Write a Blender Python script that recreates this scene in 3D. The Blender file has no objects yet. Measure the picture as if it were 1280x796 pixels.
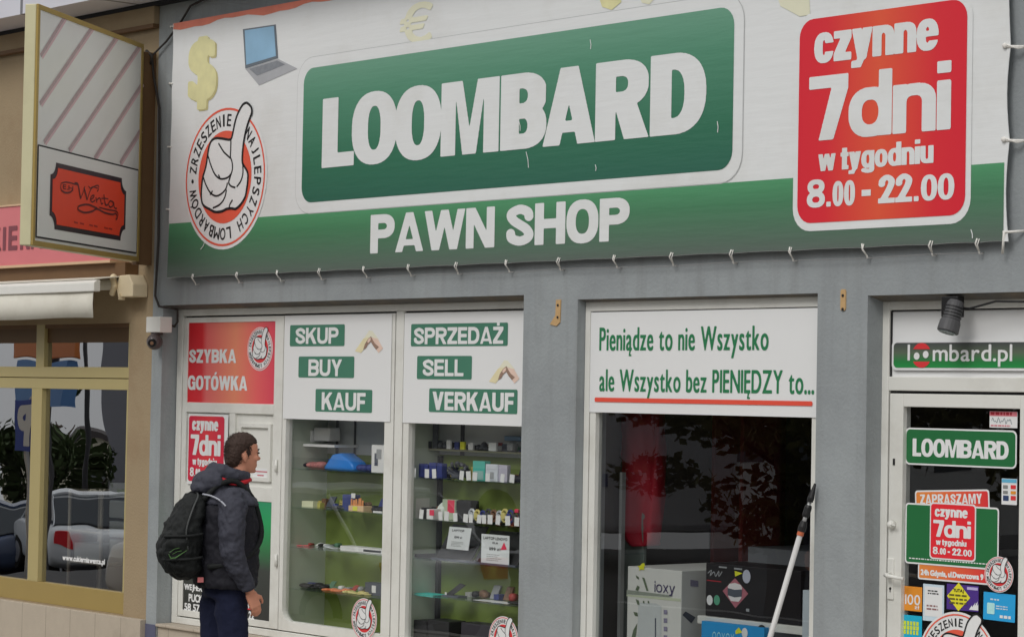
import bpy, bmesh, math, random
import numpy as np
from mathutils import Vector, Matrix
random.seed(7)
SC = bpy.context.scene
COL = SC.collection

# ------------------------------------------------------------------ camera
# survey of the photograph: focal length and pose solved from the facade's own horizontals and verticals
FPX, YAW, PITCH, ROLL = 3089.2134, 0.8520648, 0.0316937, 0.01822021
DIST, EYE, XC = 10.3436, 2.06, 12.0          # metres from the facade plane (Y=0), eye height, X of the camera
_f = Vector((-math.sin(YAW)*math.cos(PITCH), math.cos(YAW)*math.cos(PITCH), math.sin(PITCH)))
_r = Vector((math.cos(YAW), math.sin(YAW), 0)); _u = _r.cross(_f)
_c, _s = math.cos(ROLL), math.sin(ROLL)
CR, CU, CF = _c*_r+_s*_u, -_s*_r+_c*_u, _f
camd = bpy.data.cameras.new('camera'); cam = bpy.data.objects.new('camera', camd); COL.objects.link(cam)
camd.sensor_width = 36; camd.lens = FPX/1280*36; camd.clip_start = 0.1; camd.clip_end = 2000
m = Matrix.Identity(4)
for i in range(3):
    m[i][0], m[i][1], m[i][2] = CR[i], CU[i], -CF[i]
m.translation = Vector((XC, -DIST, EYE)); cam.matrix_world = m
SC.camera = cam

# ------------------------------------------------------------------ world, sun, exposure
SUN_EL, SUN_AZ = math.radians(42), math.radians(168)     # azimuth clockwise from +Y (facade looks to -Y)
W = bpy.data.worlds.new('World'); SC.world = W; W.use_nodes = True
nt = W.node_tree; bg = nt.nodes['Background']
sky = nt.nodes.new('ShaderNodeTexSky'); sky.sky_type = 'NISHITA'; sky.sun_disc = False
sky.sun_elevation = SUN_EL; sky.sun_rotation = SUN_AZ; sky.dust_density = 4.0; sky.ozone_density = 1.0
hs = nt.nodes.new('ShaderNodeHueSaturation'); hs.inputs['Saturation'].default_value = 0.10
nt.links.new(sky.outputs[0], hs.inputs['Color'])
tcw = nt.nodes.new('ShaderNodeTexCoord'); cl = nt.nodes.new('ShaderNodeTexNoise'); cl.inputs['Scale'].default_value = 2.2; cl.inputs['Detail'].default_value = 5
nt.links.new(tcw.outputs['Generated'], cl.inputs['Vector'])
cm = nt.nodes.new('ShaderNodeMapRange'); cm.inputs[1].default_value = .3; cm.inputs[2].default_value = .7; cm.inputs[3].default_value = 4.6; cm.inputs[4].default_value = 8.0
nt.links.new(cl.outputs[0], cm.inputs[0])
mxw = nt.nodes.new('ShaderNodeMix'); mxw.data_type = 'RGBA'; mxw.inputs[0].default_value = .75          # overcast: three quarters cloud
nt.links.new(hs.outputs[0], mxw.inputs[6]); nt.links.new(cm.outputs[0], mxw.inputs[7]); nt.links.new(mxw.outputs[2], bg.inputs['Color'])
bg.inputs['Strength'].default_value = 0.13
sl = bpy.data.lights.new('sun', 'SUN'); sl.energy = 1.15; sl.angle = math.radians(22); sl.color = (1, .97, .93)
so = bpy.data.objects.new('sun', sl); COL.objects.link(so)
sd = Vector((math.sin(SUN_AZ)*math.cos(SUN_EL), math.cos(SUN_AZ)*math.cos(SUN_EL), math.sin(SUN_EL)))
so.rotation_euler = (-sd).to_track_quat('-Z', 'Y').to_euler(); so.location = sd*60
SC.view_settings.view_transform = 'Standard'; SC.view_settings.look = 'None'
SC.view_settings.gamma = 1; SC.view_settings.exposure = -0.15
SC.cycles.max_bounces = 10; SC.cycles.transparent_max_bounces = 16

# ------------------------------------------------------------------ survey helpers
def fp(x, y, off=0.0):
    "point of the photograph (1280 x 796) -> world point on the vertical plane Y = -off"
    d = CR*((x-640)/FPX) - CU*((y-398)/FPX) + CF
    k = (DIST-off)/d.y
    return Vector((XC+d.x*k, -off, EYE+d.z*k))
def RC(x0, y0, x1, y1, off=0.0):
    "rectangle: x taken at mid height, y at mid width -> (X0, Z0, X1, Z1)"
    xm, ym = (x0+x1)/2, (y0+y1)/2
    return (fp(x0, ym, off).x, fp(xm, y1, off).z, fp(x1, ym, off).x, fp(xm, y0, off).z)

# ------------------------------------------------------------------ materials
def lin(c):
    return tuple(((v/255)/12.92 if v/255 <= .04045 else ((v/255+.055)/1.055)**2.4) for v in c)
def alb(c, k=1/.72):
    "albedo of a surface that the overcast light shows as this sRGB value"
    return tuple(min(.85, v*k) for v in lin(c))
MATS = {}
def mat(name, col, rough=.6, spec=.4, metal=0, var=.06, scale=9.0, bump=0, bscale=60, emit=None, alpha=None, stain=None):
    if name in MATS: return MATS[name]
    M_ = bpy.data.materials.new(name); M_.use_nodes = True; n = M_.node_tree.nodes; l = M_.node_tree.links
    b = n['Principled BSDF']
    b.inputs['Roughness'].default_value = rough; b.inputs['Metallic'].default_value = metal
    b.inputs['Specular IOR Level'].default_value = spec
    tc = n.new('ShaderNodeTexCoord')
    if var:
        no = n.new('ShaderNodeTexNoise'); no.inputs['Scale'].default_value = scale; no.inputs['Detail'].default_value = 6
        l.new(tc.outputs['Object'], no.inputs['Vector'])
        mr = n.new('ShaderNodeMapRange'); mr.inputs[3].default_value = 1-var; mr.inputs[4].default_value = 1+var
        l.new(no.outputs[0], mr.inputs[0])
        mx = n.new('ShaderNodeMix'); mx.data_type = 'RGBA'; mx.blend_type = 'MULTIPLY'; mx.inputs[0].default_value = 1
        mx.inputs[6].default_value = (*col, 1); l.new(mr.outputs[0], mx.inputs[7])
        out = mx.outputs[2]
        if stain:
            n2 = n.new('ShaderNodeTexNoise'); n2.inputs['Scale'].default_value = stain[1]; n2.inputs['Detail'].default_value = 8; n2.inputs['Roughness'].default_value = .65
            l.new(tc.outputs['Object'], n2.inputs['Vector'])
            r2 = n.new('ShaderNodeMapRange'); r2.inputs[1].default_value = stain[2]; r2.inputs[2].default_value = stain[3]
            r2.inputs[3].default_value = 0; r2.inputs[4].default_value = stain[4]
            l.new(n2.outputs[0], r2.inputs[0])
            m2 = n.new('ShaderNodeMix'); m2.data_type = 'RGBA'; m2.inputs[7].default_value = (*stain[0], 1)
            l.new(r2.outputs[0], m2.inputs[0]); l.new(out, m2.inputs[6]); out = m2.outputs[2]
        l.new(out, b.inputs['Base Color'])
    else:
        b.inputs['Base Color'].default_value = (*col, 1)
    if bump:
        nb = n.new('ShaderNodeTexNoise'); nb.inputs['Scale'].default_value = bscale; nb.inputs['Detail'].default_value = 5
        l.new(tc.outputs['Object'], nb.inputs['Vector'])
        bp = n.new('ShaderNodeBump'); bp.inputs['Strength'].default_value = bump; bp.inputs['Distance'].default_value = .01
        l.new(nb.outputs[0], bp.inputs['Height']); l.new(bp.outputs[0], b.inputs['Normal'])
    if emit:
        b.inputs['Emission Color'].default_value = (*emit[0], 1); b.inputs['Emission Strength'].default_value = emit[1]
    MATS[name] = M_
    return M_
def pattern(M_, period, width, dark, axis='X', streak=0):
    "thin joints every period metres along one axis of the object, mixed into the base colour; streak adds faint vertical rain streaks"
    n, l = M_.node_tree.nodes, M_.node_tree.links; b = n['Principled BSDF']; src = b.inputs['Base Color'].links[0].from_socket
    tc = n.new('ShaderNodeTexCoord')
    mx = n.new('ShaderNodeMix'); mx.data_type = 'RGBA'; mx.inputs[7].default_value = (*dark, 1); l.new(src, mx.inputs[6])
    if streak:
        mp = n.new('ShaderNodeMapping'); mp.inputs['Scale'].default_value = (7, 7, .55); l.new(tc.outputs['Object'], mp.inputs[0])
        no = n.new('ShaderNodeTexNoise'); no.inputs['Scale'].default_value = 1.5; no.inputs['Detail'].default_value = 6; no.inputs['Roughness'].default_value = .6; l.new(mp.outputs[0], no.inputs['Vector'])
        r = n.new('ShaderNodeMapRange'); r.inputs[1].default_value = .5; r.inputs[2].default_value = .8; r.inputs[4].default_value = streak; l.new(no.outputs[0], r.inputs[0]); l.new(r.outputs[0], mx.inputs[0])
    else:
        sp = n.new('ShaderNodeSeparateXYZ'); l.new(tc.outputs['Object'], sp.inputs[0]); d = n.new('ShaderNodeMath'); d.operation = 'DIVIDE'; d.inputs[1].default_value = period; l.new(sp.outputs[axis], d.inputs[0])
        f = n.new('ShaderNodeMath'); f.operation = 'FRACT'; l.new(d.outputs[0], f.inputs[0]); c = n.new('ShaderNodeMath'); c.operation = 'LESS_THAN'; c.inputs[1].default_value = width/period; l.new(f.outputs[0], c.inputs[0])
        k = n.new('ShaderNodeMath'); k.operation = 'MULTIPLY'; k.inputs[1].default_value = .75; l.new(c.outputs[0], k.inputs[0]); l.new(k.outputs[0], mx.inputs[0])
    l.new(mx.outputs[2], b.inputs['Base Color'])
def gradmat(name, stops, axis='Z', rough=.5, spec=.35, lo=None, hi=None, mirror=False, bumpw=0):
    "colour gradient along the sheet's own object coordinates between lo and hi (metres)"
    M_ = bpy.data.materials.new(name); M_.use_nodes = True; n = M_.node_tree.nodes; l = M_.node_tree.links
    b = n['Principled BSDF']; b.inputs['Roughness'].default_value = rough; b.inputs['Specular IOR Level'].default_value = spec
    tc = n.new('ShaderNodeTexCoord'); sp = n.new('ShaderNodeSeparateXYZ'); l.new(tc.outputs['Object'], sp.inputs[0])
    mr = n.new('ShaderNodeMapRange'); mr.inputs[1].default_value = lo; mr.inputs[2].default_value = hi
    l.new(sp.outputs[axis], mr.inputs[0])
    cr = n.new('ShaderNodeValToRGB'); e = cr.color_ramp.elements
    e[0].position, e[0].color = stops[0][0], (*stops[0][1], 1); e[1].position, e[1].color = stops[-1][0], (*stops[-1][1], 1)
    for p, c in stops[1:-1]:
        q = e.new(p); q.color = (*c, 1)
    l.new(mr.outputs[0], cr.inputs[0]); l.new(cr.outputs[0], b.inputs['Base Color'])
    if bumpw: wrinkle(n, l, tc, b, bumpw)
    return M_
def wrinkle(n, l, tc, b, k):
    mp = n.new('ShaderNodeMapping'); mp.inputs['Scale'].default_value = (1.2, 1, 9); l.new(tc.outputs['Object'], mp.inputs[0])
    nb = n.new('ShaderNodeTexNoise'); nb.inputs['Scale'].default_value = 2.2; nb.inputs['Detail'].default_value = 3; l.new(mp.outputs[0], nb.inputs['Vector'])
    bp = n.new('ShaderNodeBump'); bp.inputs['Strength'].default_value = k; bp.inputs['Distance'].default_value = .05
    l.new(nb.outputs[0], bp.inputs['Height']); l.new(bp.outputs[0], b.inputs['Normal'])
def glassmat(name, k=1.7, ior=1.5, tint=(.9, .93, .92), wob=.02, add=0.0):
    M_ = bpy.data.materials.new(name); M_.use_nodes = True; n = M_.node_tree.nodes; l = M_.node_tree.links
    n.remove(n['Principled BSDF']); out = n['Material Output']
    tr = n.new('ShaderNodeBsdfTransparent'); tr.inputs[0].default_value = (*tint, 1)
    gl = n.new('ShaderNodeBsdfGlossy'); gl.inputs['Roughness'].default_value = .0; gl.inputs[0].default_value = (.95, .97, 1, 1)
    fr = n.new('ShaderNodeFresnel'); ge = n.new('ShaderNodeNewGeometry'); mi = n.new('ShaderNodeMapRange')      # a thin pane: same reflectance from both sides
    mi.inputs[3].default_value = ior; mi.inputs[4].default_value = 1/ior; l.new(ge.outputs['Backfacing'], mi.inputs[0]); l.new(mi.outputs[0], fr.inputs[0])
    mu = n.new('ShaderNodeMath'); mu.operation = 'MULTIPLY_ADD'; mu.inputs[1].default_value = k; mu.inputs[2].default_value = add; mu.use_clamp = True
    mx = n.new('ShaderNodeMixShader')
    l.new(fr.outputs[0], mu.inputs[0]); l.new(mu.outputs[0], mx.inputs[0]); l.new(tr.outputs[0], mx.inputs[1]); l.new(gl.outputs[0], mx.inputs[2])
    tc = n.new('ShaderNodeTexCoord'); nb = n.new('ShaderNodeTexNoise'); nb.inputs['Scale'].default_value = 1.6; nb.inputs['Detail'].default_value = 1
    l.new(tc.outputs['Object'], nb.inputs['Vector'])
    bp = n.new('ShaderNodeBump'); bp.inputs['Strength'].default_value = wob; bp.inputs['Distance'].default_value = .05
    l.new(nb.outputs[0], bp.inputs['Height']); l.new(bp.outputs[0], gl.inputs['Normal'])
    l.new(mx.outputs[0], out.inputs[0])
    return M_

# ------------------------------------------------------------------ mesh helpers
ORG = {}                                     # world origin of every parent
class MB:
    def __init__(s): s.v = []; s.f = []; s.smooth = False
    def add(s, vs, fs):
        k = len(s.v); s.v += [tuple(v) for v in vs]; s.f += [tuple(i+k for i in f) for f in fs]; return s
    def box(s, x0, y0, z0, x1, y1, z1):
        if x0 > x1: x0, x1 = x1, x0
        if y0 > y1: y0, y1 = y1, y0
        if z0 > z1: z0, z1 = z1, z0
        return s.add([(x0,y0,z0),(x1,y0,z0),(x1,y1,z0),(x0,y1,z0),(x0,y0,z1),(x1,y0,z1),(x1,y1,z1),(x0,y1,z1)],
              [(0,3,2,1),(4,5,6,7),(0,1,5,4),(1,2,6,5),(2,3,7,6),(3,0,4,7)])
    def obox(s, c, ax, ay, az):
        "box about centre c with half-axis vectors"
        c = Vector(c); vs = [c+i*ax+j*ay+k*az for k in (-1, 1) for (i, j) in ((-1,-1),(1,-1),(1,1),(-1,1))]
        return s.add(vs, [(0,3,2,1),(4,5,6,7),(0,1,5,4),(1,2,6,5),(2,3,7,6),(3,0,4,7)])
    def poly(s, pts): return s.add(pts, [tuple(range(len(pts)))])
    def prism(s, pts, ext):
        "closed outline (3D points, one plane) extruded by vector ext"
        n = len(pts); e = Vector(ext); a = [Vector(p) for p in pts]
        s.add(a+[p+e for p in a], [tuple(range(n))[::-1], tuple(range(n, 2*n))]+[(i, (i+1) % n, n+(i+1) % n, n+i) for i in range(n)])
        return s
    def tube(s, pts, r, seg=8, cap=True, closed=False):
        pts = [Vector(p) for p in pts]; n = len(pts)
        rs = r if isinstance(r, (list, tuple)) else [r]*n
        vs = []; prev = None
        for i, p in enumerate(pts):
            if closed: t = pts[(i+1) % n]-pts[i-1]
            else: t = pts[min(i+1, n-1)]-pts[max(i-1, 0)]
            t.normalize()
            if prev is None:
                a = t.orthogonal().normalized()
            else:
                a = (prev-t*prev.dot(t)); a = a.normalized() if a.length > 1e-6 else t.orthogonal().normalized()
            prev = a; b = t.cross(a)
            for k in range(seg):
                q = 2*math.pi*k/seg; vs.append(p+(a*math.cos(q)+b*math.sin(q))*rs[i])
        fs = []
        for i in range(n if closed else n-1):
            j = (i+1) % n
            for k in range(seg): fs.append((i*seg+k, i*seg+(k+1) % seg, j*seg+(k+1) % seg, j*seg+k))
        if cap and not closed: fs += [tuple(range(seg))[::-1], tuple((n-1)*seg+k for k in range(seg))]
        return s.add(vs, fs)
    def loft(s, rings, cap=True):
        "rings: lists of equal length"
        n = len(rings[0]); vs = [p for r in rings for p in r]; fs = []
        for i in range(len(rings)-1):
            for k in range(n): fs.append((i*n+k, i*n+(k+1) % n, (i+1)*n+(k+1) % n, (i+1)*n+k))
        if cap: fs += [tuple(range(n))[::-1], tuple((len(rings)-1)*n+k for k in range(n))]
        return s.add(vs, fs)
    def ellipsoid(s, c, rx, ry, rz, nu=16, nv=10, rot=None):
        c = Vector(c); rings = []
        for i in range(nv+1):
            a = -math.pi/2+math.pi*i/nv; a = max(-1.5, min(1.5, a)); ring = []
            for k in range(nu):
                b = 2*math.pi*k/nu; p = Vector((rx*math.cos(a)*math.cos(b), ry*math.cos(a)*math.sin(b), rz*math.sin(a)))
                if rot: p = rot @ p
                ring.append(c+p)
            rings.append(ring)
        return s.loft(rings)
    def build(s, name, material, parent=None, smooth=None, bevel=0, label=None, cat=None, group=None, kind=None, org=None, recalc=True):
        me = bpy.data.meshes.new(name)
        if parent is not None: o0 = ORG[parent.name]
        elif org is not None: o0 = Vector(org)
        else:
            a = np.array([tuple(v) for v in s.v]); o0 = Vector(((a[:,0].min()+a[:,0].max())/2, (a[:,1].min()+a[:,1].max())/2, a[:,2].min()))
        me.from_pydata([tuple(Vector(v)-o0) for v in s.v], [], s.f)
        if recalc:
            bm = bmesh.new(); bm.from_mesh(me); bmesh.ops.recalc_face_normals(bm, faces=bm.faces); bm.to_mesh(me); bm.free()
        me.materials.append(material)
        if s.smooth if smooth is None else smooth:
            for p in me.polygons: p.use_smooth = True
        o = bpy.data.objects.new(name, me); COL.objects.link(o)
        if parent is not None: o.parent = parent
        else: o.location = o0
        ORG[o.name] = o0
        if bevel:
            bv = o.modifiers.new('bevel', 'BEVEL'); bv.width = bevel; bv.segments = 2; bv.limit_method = 'ANGLE'; bv.angle_limit = .6
        tag(o, label, cat, group, kind)
        return o
def tag(o, label=None, cat=None, group=None, kind=None):
    if label: o['label'] = label
    if cat: o['category'] = cat
    if group: o['group'] = group
    if kind: o['kind'] = kind
    return o
def thing(name, label, cat, loc, group=None):
    o = bpy.data.objects.new(name, None); COL.objects.link(o); o.location = loc; o.empty_display_size = .1
    ORG[o.name] = Vector(loc); return tag(o, label, cat, group)

# ------------------------------------------------------------------ lettering: outlines of the built-in font, thickened on a grid, filled by marching squares
_out = {}
def glyph(ch):
    if ch in _out: return _out[ch]
    extra = None; base = ch
    sub = {'ą': ('a', 'ogonek'), 'ę': ('e', 'ogonek'), 'Ę': ('E', 'ogonek'), 'Ż': ('Z', 'dot'), 'Ó': ('O', 'acute'), 'ł': ('l', 'bar'), 'Ł': ('L', 'bar')}
    if ch in sub: base, extra = sub[ch]
    cu = bpy.data.curves.new('g', 'FONT'); cu.body = base; cu.fill_mode = 'NONE'; cu.resolution_u = 6
    ob = bpy.data.objects.new('g', cu); COL.objects.link(ob)
    dg = bpy.context.evaluated_depsgraph_get(); me = bpy.data.meshes.new_from_object(ob.evaluated_get(dg))
    v = np.array([p.co[:2] for p in me.vertices]); e = np.array([p.vertices[:] for p in me.edges])
    seg = v[e] if len(e) else np.zeros((0, 2, 2))
    bpy.data.objects.remove(ob); bpy.data.curves.remove(cu); bpy.data.meshes.remove(me)
    def ring(pts):
        p = np.array(pts); return np.stack([p, np.roll(p, -1, 0)], 1)
    if extra and len(seg):
        x0, x1, y1 = seg[..., 0].min(), seg[..., 0].max(), seg[..., 1].max()
        if extra == 'ogonek': seg = np.concatenate([seg, ring([(x1-.13, -.005), (x1-.08, -.005), (x1-.13, -.12), (x1-.03, -.13), (x1-.03, -.17), (x1-.18, -.17)])])
        if extra == 'dot': seg = np.concatenate([seg, ring([((x0+x1)/2-.04, y1+.07), ((x0+x1)/2+.04, y1+.07), ((x0+x1)/2+.04, y1+.15), ((x0+x1)/2-.04, y1+.15)])])
        if extra == 'acute': seg = np.concatenate([seg, ring([((x0+x1)/2-.04, y1+.06), ((x0+x1)/2+.02, y1+.06), ((x0+x1)/2+.12, y1+.18), ((x0+x1)/2+.03, y1+.18)])])
        if extra == 'bar': seg = np.concatenate([seg, ring([(x0-.09, .27), (x1+.09, .39), (x1+.09, .45), (x0-.09, .33)])])
    _out[ch] = seg
    return seg
def raster(seg, x0, y0, h, nx, ny):
    ys = y0+(np.arange(ny)+.5)*h; xs = x0+(np.arange(nx)+.5)*h; img = np.zeros((ny, nx), bool)
    a, b = seg[:, 0], seg[:, 1]
    for j, y in enumerate(ys):
        m_ = (a[:, 1] <= y) != (b[:, 1] <= y)
        if not m_.any(): continue
        p, q = a[m_], b[m_]; xc = np.sort(p[:, 0]+(y-p[:, 1])/(q[:, 1]-p[:, 1])*(q[:, 0]-p[:, 0]))
        img[j] = (np.searchsorted(xc, xs) % 2) == 1
    return img
def dilate(img, kx, ky):
    o = img.copy()
    for k in range(1, kx+1): o[:, k:] |= img[:, :-k]; o[:, :-k] |= img[:, k:]
    r = o.copy()
    for k in range(1, ky+1): r[k:] |= o[:-k]; r[:-k] |= o[k:]
    return r
def march(img4, x0, y0, h4, ss):
    "binary fine image -> list of polygons in the plane (cells of ss fine pixels)"
    ny, nx = img4.shape[0]//ss, img4.shape[1]//ss
    g = img4[:ny*ss, :nx*ss].reshape(ny, ss, nx, ss).mean((1, 3)); h = h4*ss; T = .5
    polys = []
    full = (g[:-1, :-1] >= T) & (g[1:, :-1] >= T) & (g[:-1, 1:] >= T) & (g[1:, 1:] >= T)
    anyc = (g[:-1, :-1] >= T) | (g[1:, :-1] >= T) | (g[:-1, 1:] >= T) | (g[1:, 1:] >= T)
    X = lambda i: x0+(i+.5)*h
    Y = lambda j: y0+(j+.5)*h
    for j in range(ny-1):
        i = 0
        while i < nx-1:
            if full[j, i]:
                k = i
                while k < nx-1 and full[j, k]: k += 1
                polys.append([(X(i), Y(j)), (X(k), Y(j)), (X(k), Y(j+1)), (X(i), Y(j+1))]); i = k; continue
            if anyc[j, i]:
                c = [(i, j), (i+1, j), (i+1, j+1), (i, j+1)]; p = []
                for q in range(4):
                    (i0, j0), (i1, j1) = c[q], c[(q+1) % 4]; v0, v1 = g[j0, i0], g[j1, i1]
                    if v0 >= T: p.append((X(i0), Y(j0)))
                    if (v0 >= T) != (v1 >= T):
                        t_ = (T-v0)/(v1-v0); p.append((X(i0+t_*(i1-i0)), Y(j0+t_*(j1-j0))))
                if len(p) > 2: polys.append(p)
            i += 1
    return polys
_adv = {}
def text_polys(body, rect, wx=.04, wy=.03, gap=.09, space=.26, shear=0, res=40, gaps=None, boxes=None):
    "polygons of a line of lettering whose ink fills rect (X0, Z0, X1, Z1); wx, wy thicken, as fractions of the rect height; boxes: own X range of each letter"
    x0, z0, x1, z1 = rect; H = z1-z0; segs = []; pen = 0; lo = 9; hi = -9
    for i, ch in enumerate(body):
        if ch == ' ': pen += space; continue
        s = glyph(ch).copy()
        if shear: s[..., 0] += shear*s[..., 1]
        a = s[..., 0].min(); s[..., 0] += pen-a; pen = s[..., 0].max()+(gaps[i] if gaps else gap)
        segs.append(s); lo = min(lo, s[..., 1].min()); hi = max(hi, s[..., 1].max())
    w = max(s[..., 0].max() for s in segs); ox, oy = wx*H, wy*H
    sx = (x1-x0-2*ox)/w; sy = (H-2*oy)/(hi-lo); out = []
    ss = 4; h4 = H/res/ss
    for n_, s in enumerate(segs):
        p = s.copy(); p[..., 0] = x0+ox+p[..., 0]*sx; p[..., 1] = z0+oy+(p[..., 1]-lo)*sy
        if boxes:
            a, b = p[..., 0].min(), p[..., 0].max(); c, d = boxes[n_]
            p[..., 0] = c+ox+(p[..., 0]-a)/max(b-a, 1e-6)*(d-c-2*ox)
        kx, ky = max(0, round(ox/h4)), max(0, round(oy/h4))
        pad = 3*ss
        gx, gy = p[..., 0].min()-(kx+pad)*h4, p[..., 1].min()-(ky+pad)*h4
        nx = int((p[..., 0].max()-gx)/h4)+kx+pad+2; ny = int((p[..., 1].max()-gy)/h4)+ky+pad+2
        out += march(dilate(raster(p, gx, gy, h4, nx, ny), kx, ky), gx, gy, h4, ss)
    return out
def plane_map(off): return lambda u, v: (u, -off, v)
def lettering(body, rect, off, material, parent, name='lettering', mp=None, label=None, **k):
    mp = mp or plane_map(off); b = MB(); k.setdefault('res', 30)
    for p in text_polys(body, rect, **k): b.poly([mp(*q) for q in p])
    return b.build(name, material, parent, recalc=False, label=label)
def rrect(x0, z0, x1, z1, r, n=6):
    pts = []
    for cx, cz, a0 in ((x1-r, z0+r, -90), (x1-r, z1-r, 0), (x0+r, z1-r, 90), (x0+r, z0+r, 180)):
        for k in range(n+1):
            a = math.radians(a0+90*k/n); pts.append((cx+r*math.cos(a), cz+r*math.sin(a)))
    return pts
def circ(cx, cz, r, n=48, rz=None): return [(cx+r*math.cos(2*math.pi*k/n), cz+(rz or r)*math.sin(2*math.pi*k/n)) for k in range(n)]
def flat(name, pts2, off, material, parent=None, mp=None, **k):
    mp = mp or plane_map(off); return MB().poly([mp(*p) for p in pts2]).build(name, material, parent, recalc=False, **k)
def stroke_polys(b, pts, w, mp):
    "flat ribbon along a polyline in the plane"
    p = [Vector(q) for q in pts]; n = len(p); L = []; R_ = []
    for i in range(n):
        t = (p[min(i+1, n-1)]-p[max(i-1, 0)]).normalized(); nn = Vector((-t.y, t.x)); ww = w if not isinstance(w, (list, tuple)) else w[i]
        L.append(p[i]+nn*ww/2); R_.append(p[i]-nn*ww/2)
    k = len(b.v); b.v += [mp(*q) for q in L]+[mp(*q) for q in R_]
    for i in range(n-1): b.f.append((k+i, k+n+i, k+n+i+1, k+i+1))
def smooth2(pts, n=5):
    out = []; P_ = [Vector(p) for p in pts]
    for i in range(len(P_)-1):
        a, b, c, d = P_[max(i-1, 0)], P_[i], P_[i+1], P_[min(i+2, len(P_)-1)]
        for k in range(n):
            t = k/n; out.append(.5*((2*b)+(c-a)*t+(2*a-5*b+4*c-d)*t*t+(3*b-a-3*c+d)*t**3))
    out.append(P_[-1]); return out


# ------------------------------------------------------------------ own heavy grotesque alphabet: shapes added and cut on a grid (cap height 1)
XH, DSC = .735, -.22
HW = {'L': .5, 'O': .68, 'Ó': .68, 'M': .82, 'B': .65, 'A': .70, 'R': .66, 'D': .66, 'P': .62, 'W': .98, 'N': .67, 'S': .62, 'H': .67, 'Z': .58, 'Ż': .58, 'Y': .66, 'K': .68, 'G': .68, 'T': .58, 'U': .66, 'E': .55, 'F': .52, 'V': .68, 'C': .66, 'X': .68,
      '0': .56, '1': .36, '2': .56, '7': .54, '8': .58, '9': .56, '5': .56, 'c': .53, 'z': .47, 'y': .55, 'n': .56, 'e': .55, 'd': .58, 'i': 0, 'l': 0, 'w': .80, 't': .36, 'g': .58, 'o': .57, 'u': .56, 'm': .86, 'b': .58, 'a': .54, 'r': .38, 'p': .58, 'k': .56, 's': .5, 'x': .54, '.': 0, '-': .3}
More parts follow.
